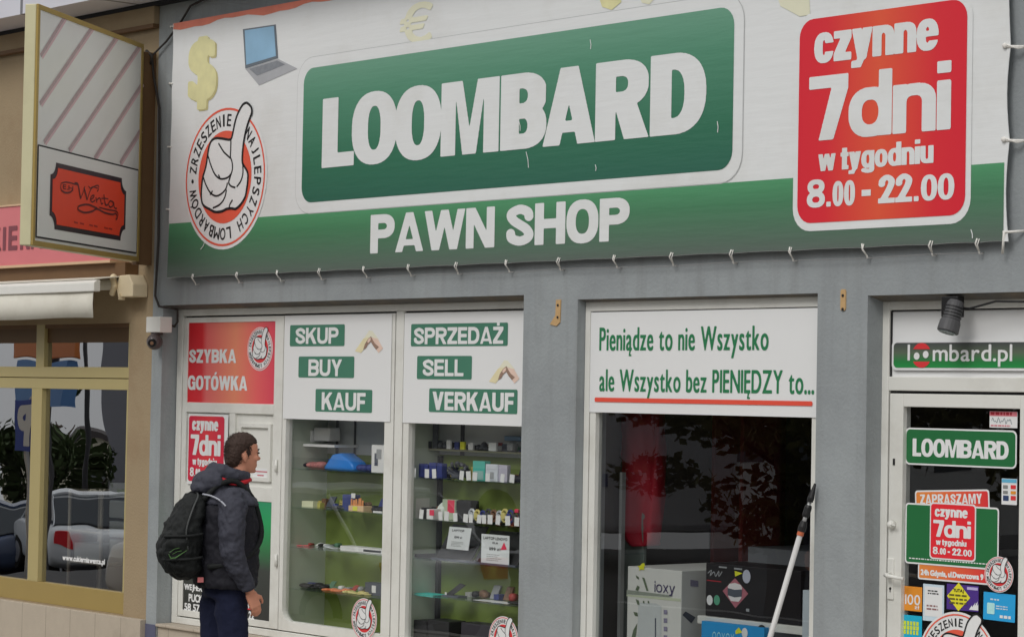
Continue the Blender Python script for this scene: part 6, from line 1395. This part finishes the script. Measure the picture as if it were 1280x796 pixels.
# shelves deep inside behind the door
for k, (x, z0, z1, c_) in enumerate(((4.1, .1, 1.3, (70, 60, 54)), (3.5, .1, 1.9, (60, 56, 60)))):
    MB().box(x-.5, 1.6+k, z0, x+.4, 2.0+k, z1).build('inner_shelf_unit', G('unit%d' % k, c_), None, label=('low brown unit behind the shop door', 'tall grey unit behind the shop door')[k], cat='shelf unit')

# ------------------------------------------------------------------ the walking man
PO = 2.45
p = fp(288, 700, PO)
man = thing('person', 'man in a dark grey hooded jacket and navy trousers looking at the shop window', 'person', (p.x, -PO, 0))
HEAD = YAW+math.radians(27); MSC = .903; man.location.z = 1.825-1.80*MSC; man.scale = (MSC,)*3; man.rotation_euler = (0, 0, HEAD); ORG[man.name] = Vector((0, 0, 0))
def ring(z, x0, rx, ry, n=20, y0=0, k=2.3):
    out = []
    for i in range(n):
        a = 2*math.pi*i/n; c, s = math.cos(a), math.sin(a)
        out.append((x0+rx*math.copysign(abs(c)**(2/k), c), y0+ry*math.copysign(abs(s)**(2/k), s), z))
    return out
def remesh(o, vox, smooth=3, disp=0, dscale=.1, fine=0):
    r = o.modifiers.new('remesh', 'REMESH'); r.mode = 'VOXEL'; r.voxel_size = vox; r.use_smooth_shade = True
    if smooth: s_ = o.modifiers.new('smooth', 'SMOOTH'); s_.iterations = smooth; s_.factor = .5
    if disp:
        t_ = bpy.data.textures.new('folds', 'CLOUDS'); t_.noise_scale = dscale; t_.noise_depth = 2
        d_ = o.modifiers.new('folds', 'DISPLACE'); d_.texture = t_; d_.strength = disp; d_.mid_level = .5; d_.texture_coords = 'LOCAL'
    if fine:
        t_ = bpy.data.textures.new('creases', 'CLOUDS'); t_.noise_scale = .028; t_.noise_depth = 1
        d_ = o.modifiers.new('creases', 'DISPLACE'); d_.texture = t_; d_.strength = fine; d_.mid_level = .5; d_.texture_coords = 'LOCAL'
    return o
SKIN = mat('skin', alb((190, 132, 108)), .5, .35, var=.08, scale=20)
JBLK = mat('black_jacket_cloth', alb((30, 30, 36)), .75, .25, var=.2, scale=10, bump=.3, bscale=40)
JGRY = mat('slate_jacket_cloth', alb((56, 57, 66)), .75, .25, var=.15, scale=10, bump=.35, bscale=40)
NAVY = mat('navy_trousers', alb((26, 30, 50)), .85, .2, var=.2, scale=8, bump=.3, bscale=60)
HAIR = mat('brown_hair', alb((56, 42, 36)), .6, .3, var=.3, scale=60, bump=.5, bscale=160)
PACK = mat('black_backpack', alb((26, 28, 28)), .7, .25, var=.2, scale=8, bump=.3, bscale=70)
b = MB()
hr = [(1.562, .095, .035, .028), (1.575, .09, .05, .042), (1.595, .082, .066, .052), (1.615, .075, .079, .060), (1.64, .068, .088, .067), (1.67, .064, .091, .071), (1.70, .064, .095, .075), (1.73, .064, .093, .077), (1.76, .062, .083, .072), (1.785, .06, .055, .052), (1.798, .06, .022, .02)]
b.loft([ring(z, x, rx, ry, 24) for z, x, rx, ry in hr])
b.loft([ring(1.44, .0, .07, .075), ring(1.52, .02, .06, .06), ring(1.60, .04, .056, .057), ring(1.66, .05, .05, .05)])
b.ellipsoid((.163, 0, 1.652), .022, .016, .014, 10, 8); b.ellipsoid((.156, 0, 1.672), .014, .011, .026, 10, 8)                 # nose
b.ellipsoid((.148, 0, 1.611), .012, .024, .007, 10, 6); b.ellipsoid((.146, 0, 1.601), .012, .022, .007, 10, 6)                # lips
b.ellipsoid((.138, 0, 1.575), .016, .024, .014, 10, 8)                                                                       # chin
for s in (-1, 1):
    b.ellipsoid((.138, s*.032, 1.70), .02, .026, .009, 10, 6); b.ellipsoid((.128, s*.045, 1.655), .025, .02, .022, 10, 8)
    b.ellipsoid((.05, s*.076, 1.668), .02, .011, .034, 12, 8, Matrix.Rotation(-.15, 3, 'Y')); b.ellipsoid((.055, s*.076, 1.643), .011, .009, .014, 8, 6)
b.loft([ring(.86, -.03, .1, .15), ring(1.1, -.03, .11, .15), ring(1.3, -.03, .12, .17), ring(1.42, -.02, .08, .15), ring(1.47, 0, .06, .07)])
armR = [(-.07, -.20, 1.40), (-.085, -.245, 1.27), (-.09, -.262, 1.10), (-.04, -.258, .98), (.025, -.24, .88), (.045, -.237, .845)]
armL = [(-.05, .20, 1.40), (-.06, .245, 1.27), (-.05, .26, 1.10), (.03, .245, 1.0), (.11, .22, .93), (.135, .212, .905)]
for arm in (armR, armL): b.tube(arm, [.055, .05, .042, .037, .03, .028], 12)
def hand(b, w, d, side):
    d = Vector(d).normalized(); lat = Vector((.9, .1*side, .25)); lat = (lat-d*lat.dot(d)).normalized(); nrm = d.cross(lat)
    w = Vector(w); q = w+d*.045
    b.obox(q, lat*.036, nrm*.012, d*.048)
    for i, L in enumerate((.068, .076, .071, .056)):
        base = w+d*.088+lat*(.027-.018*i); in_ = nrm*(-side)
        b.tube([base-d*.02, base+d*L*.4+in_*.006, base+d*L*.72+in_*.024, base+d*L*.88+in_*.045], [.0095, .009, .0085, .007], 8)
    t0 = w+d*.02+lat*.034; b.tube([t0-lat*.01, t0+lat*.02+d*.025, t0+lat*.026+d*.055+nrm*(-side)*.012, t0+lat*.022+d*.075+nrm*(-side)*.02], [.012, .0115, .010, .008], 8)
hand(b, (.047, -.236, .842), (.35, .03, -.85), 1); hand(b, (.135, .212, .905), (.5, -.1, -.75), -1)
legR = [(-.03, -.09, .92), (-.02, -.095, .70), (.0, -.10, .40), (-.03, -.10, .12), (-.055, -.10, -.13)]
legL = [(-.03, .09, .92), (-.05, .095, .70), (-.06, .10, .40), (-.12, .10, .12), (-.16, .10, -.13)]
for lg in (legR, legL): b.tube(lg, [.085, .075, .052, .048, .036], 12)
body = b.build('body', SKIN, man); remesh(body, .0065, 2)
b = MB()
hz = [(1.60, .0, .03, .05), (1.625, .0, .042, .066), (1.66, .005, .052, .078), (1.70, .018, .066, .083), (1.725, .038, .082, .0845), (1.75, .055, .097, .084), (1.775, .06, .085, .074), (1.797, .06, .06, .056), (1.812, .06, .025, .026)]
b.loft([ring(z, x, rx, ry, 22) for z, x, rx, ry in hz]); 
for s in (-1, 1): b.ellipsoid((.075, s*.074, 1.69), .014, .008, .03, 8, 6)
hair = b.build('hair', HAIR, man); remesh(hair, .006, 1, .012, .012)
b = MB(); rd = random.Random(3)                                                                # short cropped strands over the cap
for k in range(5200):
    v = Vector((rd.gauss(0, 1), rd.gauss(0, 1), rd.gauss(0, 1))).normalized(); q = Vector((.05+v.x*.103, v.y*.086, 1.708+v.z*.108))
    if q.z < 1.60+rd.uniform(0, .02) or (q.x > .06+rd.uniform(0, .03) and q.z < 1.752+rd.uniform(-.012, .012) and not (q.x < .095 and q.z > 1.68)) or (q.z < 1.655 and q.x > .035): continue
    d = (v*.5+Vector((rd.gauss(.1, .5), rd.gauss(0, .5), -.75+rd.gauss(0, .4)))).normalized()*rd.uniform(.01, .022); w_ = d.cross(v).normalized()*.0016
    q = q-v*.004; b.poly([q-w_, q+w_, q+d])
b.build('hair', HAIR, man, recalc=False)
b = MB()
for s in (-1, 1): b.ellipsoid((.156, s*.033, 1.687), .008, .013, .006, 10, 6)
b.build('eyes', mat('eye_dark', (.03, .025, .02), .2, .6), man, smooth=True)
b = MB()
for s in (-1, 1): b.tube([(.158, s*.015, 1.704), (.158, s*.034, 1.71), (.145, s*.052, 1.703)], .005, 6)
b.build('eyebrows', HAIR, man, smooth=True)
b = MB()
b.loft([ring(z, x, rx, ry, 24) for z, x, rx, ry in ((.868, -.03, .178, .225), (.90, -.03, .19, .235), (.93, -.03, .186, .232), (1.0, -.03, .19, .238), (1.1, -.03, .19, .24), (1.25, -.035, .19, .245), (1.36, -.04, .172, .245), (1.44, -.03, .13, .19), (1.50, .0, .085, .10), (1.55, .015, .072, .078))])
jk = b.build('jacket', JBLK, man); remesh(jk, .010, 3, .03, .09, .012)
b = MB()
b.loft([ring(z, x, rx, ry, 24) for z, x, rx, ry in ((1.372, -.03, .178, .248), (1.40, -.035, .17, .243), (1.45, -.03, .132, .195), (1.50, .0, .094, .112), (1.54, .012, .08, .088))])
b.tube([(.075, 0, 1.525), (.05, .075, 1.535), (-.02, .115, 1.55), (-.09, .10, 1.575), (-.125, 0, 1.585), (-.09, -.10, 1.575), (-.02, -.115, 1.55), (.05, -.075, 1.535)], .042, 10, closed=True)
b.ellipsoid((-.15, 0, 1.50), .095, .15, .085, 16, 10, Matrix.Rotation(.5, 3, 'Y'))
b.ellipsoid((-.2, 0, 1.475), .06, .11, .05, 14, 8)
yk_ = b.build('hood', JGRY, man); remesh(yk_, .009, 2, .024, .06, .01)
for arm in (armR, armL):
    b = MB(); b.tube([Vector(a) for a in arm[:5]]+[Vector(arm[4])+(Vector(arm[5])-Vector(arm[4]))*.3], [.088, .083, .074, .066, .053, .049], 16); b.ellipsoid(arm[0], .085, .078, .075, 14, 10)
    for f in (.3, .55): q = Vector(arm[2])*(1-f)+Vector(arm[3])*f; b.ellipsoid(q, .073, .073, .02, 14, 6)
    q = Vector(arm[4]); b.ellipsoid(q, .056, .056, .02, 12, 6)
    sl_ = b.build('sleeve', JGRY, man); remesh(sl_, .008, 3, .03, .07, .012)
MB().tube(smooth2([(-.115, -.10, 1.535), (-.05, -.135, 1.505), (.03, -.125, 1.51), (.085, -.085, 1.525)], 4), .014, 8).build('collar_trim', mat('red_trim', alb((170, 30, 40)), .6, .3), man, smooth=True)
MB().tube(smooth2([(-.225, -.10, 1.437), (-.19, -.16, 1.428), (-.16, -.225, 1.405), (-.14, -.275, 1.372)], 4), .006, 6).build('piping', mat('white_piping', alb((150, 152, 160)), .6, .3), man, smooth=True)
b = MB()
b.loft([ring(z, -.03, rx, ry, 20) for z, rx, ry in ((.80, .125, .175), (.86, .135, .185), (.95, .13, .18))])
for lg in (legR, legL): b.tube(lg, [.108, .1, .085, .082, .085], 14)
tr_ = b.build('trousers', NAVY, man); remesh(tr_, .012, 3, .035, .12)
for (x, y) in ((legR[-1][0], -.1), (legL[-1][0], .1)):
    b = MB(); b.loft([ring(-.218, x+.06, .135, .045, 18), ring(-.19, x+.06, .14, .05, 18), ring(-.16, x+.045, .12, .047, 18), ring(-.12, x, .06, .042, 18)]); b.build('shoe', BLACK, man, smooth=True)
# backpack
bp = thing('backpack', 'black backpack with a small green mark on the back of the walking man', 'backpack', (p.x, -PO, 0)); bp.location.z = man.location.z; bp.scale = man.scale; bp.rotation_euler = (0, 0, HEAD); ORG[bp.name] = Vector((0, 0, 0))
b = MB(); b.loft([ring(z, x, rx, ry, 22, k=2.6) for z, x, rx, ry in ((.925, -.275, .055, .09), (.945, -.29, .08, .12), (1.0, -.315, .105, .145), (1.06, -.33, .118, .155), (1.14, -.335, .118, .158), (1.23, -.312, .105, .155), (1.32, -.28, .088, .14), (1.40, -.25, .068, .115), (1.44, -.23, .04, .075))])
o = b.build('pack_body', PACK, bp); remesh(o, .010, 3, .045, .09, .014)
b = MB(); b.loft([ring(z, x, rx, ry, 20, k=2.6) for z, x, rx, ry in ((.955, -.335, .06, .10), (1.0, -.37, .07, .12), (1.08, -.39, .07, .128), (1.15, -.385, .055, .125), (1.175, -.365, .035, .11))])
o = b.build('front_pocket', PACK, bp); remesh(o, .009, 2, .03, .07, .012)
ZIP = mat('zip_grey', alb((58, 60, 60)), .5, .4)
MB().tube(smooth2([(-.33, -.155, 1.10), (-.345, -.158, 1.22), (-.30, -.14, 1.35), (-.25, -.09, 1.425), (-.235, 0, 1.448)], 5), .006, 6).build('zip', ZIP, bp, smooth=True)
for zz in (1.06, 1.2): MB().tube(smooth2([(-.24, -.16, zz), (-.32, -.172, zz-.01), (-.41, -.13, zz-.015), (-.445, -.05, zz-.02)], 4), .009, 6).build('compression_strap', PACK, bp, smooth=True)
for s in (-1, 1):
    b = MB(); b.tube(smooth2([(-.22, s*.10, 1.40), (-.14, s*.13, 1.49), (-.03, s*.14, 1.515), (.075, s*.14, 1.42), (.125, s*.14, 1.30), (.13, s*.17, 1.18), (.05, s*.215, 1.08), (-.1, s*.21, 1.02), (-.2, s*.15, 1.0)], 4), .018, 8); b.build('strap', PACK, bp, smooth=True)
MB().tube(smooth2([(-.24, -.035, 1.44), (-.235, -.02, 1.475), (-.235, .02, 1.475), (-.24, .035, 1.44)], 4), .009, 6).build('grab_handle', PACK, bp, smooth=True)
GM = mat('green_print_thread', alb((76, 110, 62)), .6, .3)
b = MB()
def bpt(u, v):                                   # on the right flank of the pack, seen by the camera
    return (-.40+u*.95, -.155-u*.02+abs(u)*.0, 1.06+v)
b.tube([bpt(u, v) for u, v in ((-.055, .02), (-.04, -.005), (-.01, -.002), (.07, .045))], [.002, .0045, .004, .0015], 6)
b.tube([bpt(u, v) for u, v in ((-.05, .03), (-.02, .05), (.03, .06), (.06, .058))], .0017, 6); b.tube([bpt(u, v) for u, v in ((-.03, .02), (.0, .035), (.03, .04))], .0017, 6)
b.build('green_mark', GM, bp)
b = MB(); b.tube([(-.28, -.105, 1.395), (-.25, -.095, 1.405), (-.235, -.085, 1.385)], .005, 6).build('green_tab', GM, bp)
MB().box(-.25, -.12, .905, -.215, -.105, .935).build('red_tag', mat('faded_red_tag', alb((190, 110, 110)), .6, .3), bp)

# ------------------------------------------------------------------ the street behind the camera, seen in the panes
TYRE = mat('tyre', (.02, .02, .02), .8, .2); CGL = mat('car_glass', (.03, .04, .05), .05, .6, var=0); RIM = mat('rim', (.5, .5, .52), .3, .5, metal=.6)
def car(label, x, y, rz, col, L=4.2, H=1.45, name='parked_car'):
    t = thing(name, label, 'car', (x, y, gz(x)), 'cars parked in front of the shops'); ORG[t.name] = Vector((0, 0, 0)); t.rotation_euler = (0, 0, rz)
    h = L/2; prof = [(-h, .35), (-h+.03, .62), (-h+.12, .82), (-h+1.0, .95), (h-.55, .95), (h-.1, .88), (h, .65), (h-.02, .35), (h-.45, .22), (-h+.4, .22)]
    M_ = mat('paint_%d_%d_%d' % col, alb(col), .25, .5, var=.02)
    b = MB(); b.prism([(u, -.83, v) for u, v in prof], (0, 1.66, 0)); b.build('body', M_, t, bevel=.09, smooth=True)
    gp = [(-h+.95, .94), (-h+1.75, H-.05), (-h+2.0, H), (h-1.15, H), (h-.85, H-.06), (h-.35, .94)]
    rp = [(u, v) for u, v in gp[1:5]]
    b = MB(); b.loft([[(u, -.76+max(0, v-.94)*.22, v) for u, v in gp], [(u, .76-max(0, v-.94)*.22, v) for u, v in gp]]); b.build('windows', CGL, t, bevel=.03)
    b = MB(); b.box(-h+1.8, -.66, H-.04, h-1.05, .66, H+.015)
    for s in (-1, 1):
        for (u0, v0, u1, v1) in ((-h+.95, .94, -h+1.8, H-.02), (h-.36, .94, h-.95, H-.03), (.1, .94, .1, H-.02)): b.tube([(u0, s*.765, v0), (u1, s*.66, v1)], .022, 6)
    b.build('roof', M_, t, bevel=.015)
    for sx in (-h+.75, h-.8):
        for s in (-1, 1):
            w_ = MB().tube([(sx, s*.70, .31), (sx, s*.85, .31)], .31, 20).build('wheel', TYRE, t); MB().tube([(sx, s*.845, .31), (sx, s*.858, .31)], .2, 14).build('rim', RIM, w_) if False else MB().tube([(sx, s*.851, .31), (sx, s*.862, .31)], .2, 14).build('rim', RIM, t)
    for s in (-1, 1): MB().box(-h+.02, s*.5-.18, .64, -h+.12, s*.5+.18, .78).build('headlight', PANEL, t); MB().box(h-.08, s*.6-.14, .66, h+.005, s*.6+.14, .85).build('tail_light', RED, t)
    return t
car('white hatchback parked before the cabinet windows, seen only as a reflection', -7.6, -3.9, 0, (196, 198, 200))
for i, (lab, x, y, rz, col) in enumerate((('pale grey saloon in the car park below the bakery', -26.5, -13.0, .35, (190, 194, 198)), ('dark blue hatchback in the car park below the bakery', -30.2, -13.4, .5, (56, 68, 92)), ('white hatchback in the second row of the car park', -33.5, -17.5, .4, (200, 202, 204)), ('pale blue saloon in the second row of the car park', -38.0, -17.8, .4, (140, 160, 180)), ('red car at the far end of the car park', -46, -24, .4, (170, 50, 44)), ('yellow van at the far end of the car park', -51, -27, .4, (210, 170, 60)))):
    car(lab+', seen only as a reflection', x, y, rz, col, H=1.45 if i < 5 else 2.1, name='car')
bus = thing('bus', 'white bus with blue stripe across the road, seen only as a reflection', 'bus', (-17, -13.5, -.3)); ORG[bus.name] = Vector((-17, -13.5, -.3))
MB().box(-22, -14.7, .25, -12, -12.3, 2.9).build('body', mat('bus_white', alb((180, 180, 184)), .4, .4), bus, bevel=.1)
MB().box(-21.8, -12.3, 1.3, -12.2, -12.28, 2.2).build('windows', CGL, bus); MB().box(-21.9, -12.3, .85, -12.1, -12.285, 1.05).build('stripe', mat('bus_blue', alb((60, 66, 110)), .4, .4), bus)
for x in (-20, -14.5): MB().tube([(x, -12.6, .32), (x, -12.27, .32)], .45, 20).build('wheel', TYRE, bus)
LEAF = mat('leaf_dark', (.06, .09, .035), .7, .2, var=.5, scale=2); LEAF2 = mat('leaf_olive', (.12, .115, .045), .7, .2, var=.5, scale=2); LEAF3 = mat('leaf_autumn', (.20, .19, .08), .7, .2, var=.6, scale=2.5); BARK = mat('bark', (.09, .07, .055), .9, .2, var=.3)
def tree(label, x, y, h, r, m_, seed, dens=900, ls=1, cz=.64):
    rd = random.Random(seed); t = thing('street_tree', label, 'tree', (x, y, gz(x)), 'trees across the road'); g0 = gz(x)
    b = MB(); b.tube([(x, y, g0), (x+.1, y, g0+h*.3), (x-.1, y+.1, g0+h*.6), (x, y, g0+h*.9)], [.22, .17, .1, .03], 8)
    for k in range(7): a = k*2.4; b.tube([(x, y, g0+h*(.3+.06*k)), (x+r*.6*math.cos(a), y+r*.6*math.sin(a), g0+h*(.5+.06*k))], [.09, .02], 6)
    b.build('trunk', BARK, t, smooth=True)
    b = MB()
    cl = [(Vector((rd.gauss(0, .45), rd.gauss(0, .45), rd.gauss(0, .5))), rd.uniform(.2, .45)) for _ in range(26)]
    for k in range(dens):
        c_, q = cl[rd.randrange(len(cl))]; v = Vector((rd.gauss(0, 1), rd.gauss(0, 1), rd.gauss(0, 1))).normalized()*q*rd.uniform(.5, 1)
        pz = Vector((x, y, g0+h*cz))+Vector(((c_+v).x*r, (c_+v).y*r, (c_+v).z*h*.3)); a = Vector((rd.gauss(0, 1), rd.gauss(0, 1), rd.gauss(0, 1))).normalized()*rd.uniform(.12, .24)*ls; c2 = a.orthogonal().normalized()*rd.uniform(.08, .16)*ls
        b.poly([pz-a, pz+c2, pz+a, pz-c2])
    b.build('crown', m_, t, recalc=False)
for i, (x, y, h, r, m_, d) in enumerate(((-12, -17.5, 8.5, 3.6, LEAF, 2600), (-18.5, -19, 9.5, 4, LEAF2, 2600), (-7, -18, 8, 3.5, LEAF2, 2200), (-2, -19, 9, 3.8, LEAF, 2200), (3.5, -18.5, 8.5, 3.6, LEAF, 2000), (-72, -40, 6.6, 3.0, LEAF, 4600))):
    tree('%s street tree counted from the right across the road, a reflection in the panes' % ['fourth', 'fifth', 'third', 'second', 'first', 'sixth'][i], x, y, h, r, m_, 100+i, d)
tree('young street tree with a low crown before the bus, a reflection in the large pane', -6.6, -9.8, 4.6, 2.5, LEAF3, 77, 9000, .42, .52)
tree('second young street tree right of the low crowned one, a reflection in the panes', -2.2, -10.4, 4.6, 2.2, LEAF3, 78, 7000, .42, .56)
def block(label, x0, x1, y, h, col):
    o = thing('apartment_block', label, 'building', ((x0+x1)/2, y, gz(x0)), 'blocks across the road')
    MB().box(x0, y-12, gz(x0), x1, y, h).build('wall', mat('render_%d_%d_%d' % col, alb(col), .9, .2, var=.08), o)
    b = MB(); z = gz(x1)+1.2
    while z < h-1.5:
        x = x0+1
        while x < x1-2: b.box(x, y, z, x+1.3, y+.03, z+1.4); x += 2.6
        z += 3
    b.build('window_rows', CGL, o)
    MB().box(x0-.3, y-12.3, h, x1+.3, y+.3, h+.3).build('roof', mat('roof_dark', (.08, .07, .07), .8, .2), o)
block('brick toned block straight across the road, seen only as a reflection', -6, 26, -34, 9, (150, 120, 100))
block('white low building left across the road, seen only as a reflection', -42, -24, -45, 3.2, (190, 190, 188))
block('dark narrow tower far left across the road, seen only as a reflection', -77.3, -74.5, -45, 6, (120, 120, 126))
block('pale low hall far left across the road, seen only as a reflection', -112, -92, -60, -.6, (196, 190, 170))
sgn = thing('parking_sign', 'blue square parking sign with white P facing the bakery, seen only as a reflection', 'sign', (-14.5, -4.9, 0)); ORG[sgn.name] = Vector((0, 0, 0)); sgn.location = (0, 0, 0)
MB().tube([(-14.5, -5.0, -.3), (-14.5, -5.0, 1.95)], .03, 8).build('post', ALU, sgn); MB().box(-14.82, -4.97, 1.3, -14.18, -4.94, 1.92).build('plate', mat('traffic_blue', alb((40, 66, 150)), .4, .4), sgn)
b = MB()
for q_ in text_polys('P', (-.18, -.25, .18, .25), wx=.08, wy=.05, res=24): b.poly([(-14.5-u, -4.935, 1.61+v) for u, v in q_])
b.build('letter', PANEL, sgn, recalc=False)
py = thing('roadside_pylon', 'orange topped roadside pylon with a blue panel, seen only as a reflection', 'pylon', (-21.5, -9.5, 0)); ORG[py.name] = Vector((0, 0, 0)); py.location = (0, 0, 0)
MB().tube([(-21.9, -9.6, -.9), (-21.9, -9.6, 3.6)], .07, 8).build('post', GREYD, py)
MB().box(-22.8, -9.55, 2.55, -20.9, -9.4, 3.1).build('orange_panel', mat('pylon_orange', alb((182, 108, 58)), .4, .4), py, bevel=.02); MB().box(-22.6, -9.55, 1.75, -21.1, -9.42, 2.5).build('blue_panel', mat('pylon_blue', alb((84, 122, 170)), .4, .4), py)
for i, x in enumerate((-41, -33)):
    lp = thing('street_lamp', '%s grey street lamp across the road, seen only as a reflection' % ('farther', 'nearer')[i], 'street lamp', (x, -22, -.3), 'street lamps across the road'); ORG[lp.name] = Vector((0, 0, 0)); lp.location = (0, 0, 0)
    MB().tube([(x, -22, gz(x)), (x, -22, 6.5), (x, -21.6, 7), (x, -20.6, 7.1)], [.09, .06, .05, .04], 8).build('post', GREYD, lp, smooth=True); MB().box(x-.12, -20.9, 7.02, x+.12, -20.2, 7.14).build('lantern', ALU, lp)
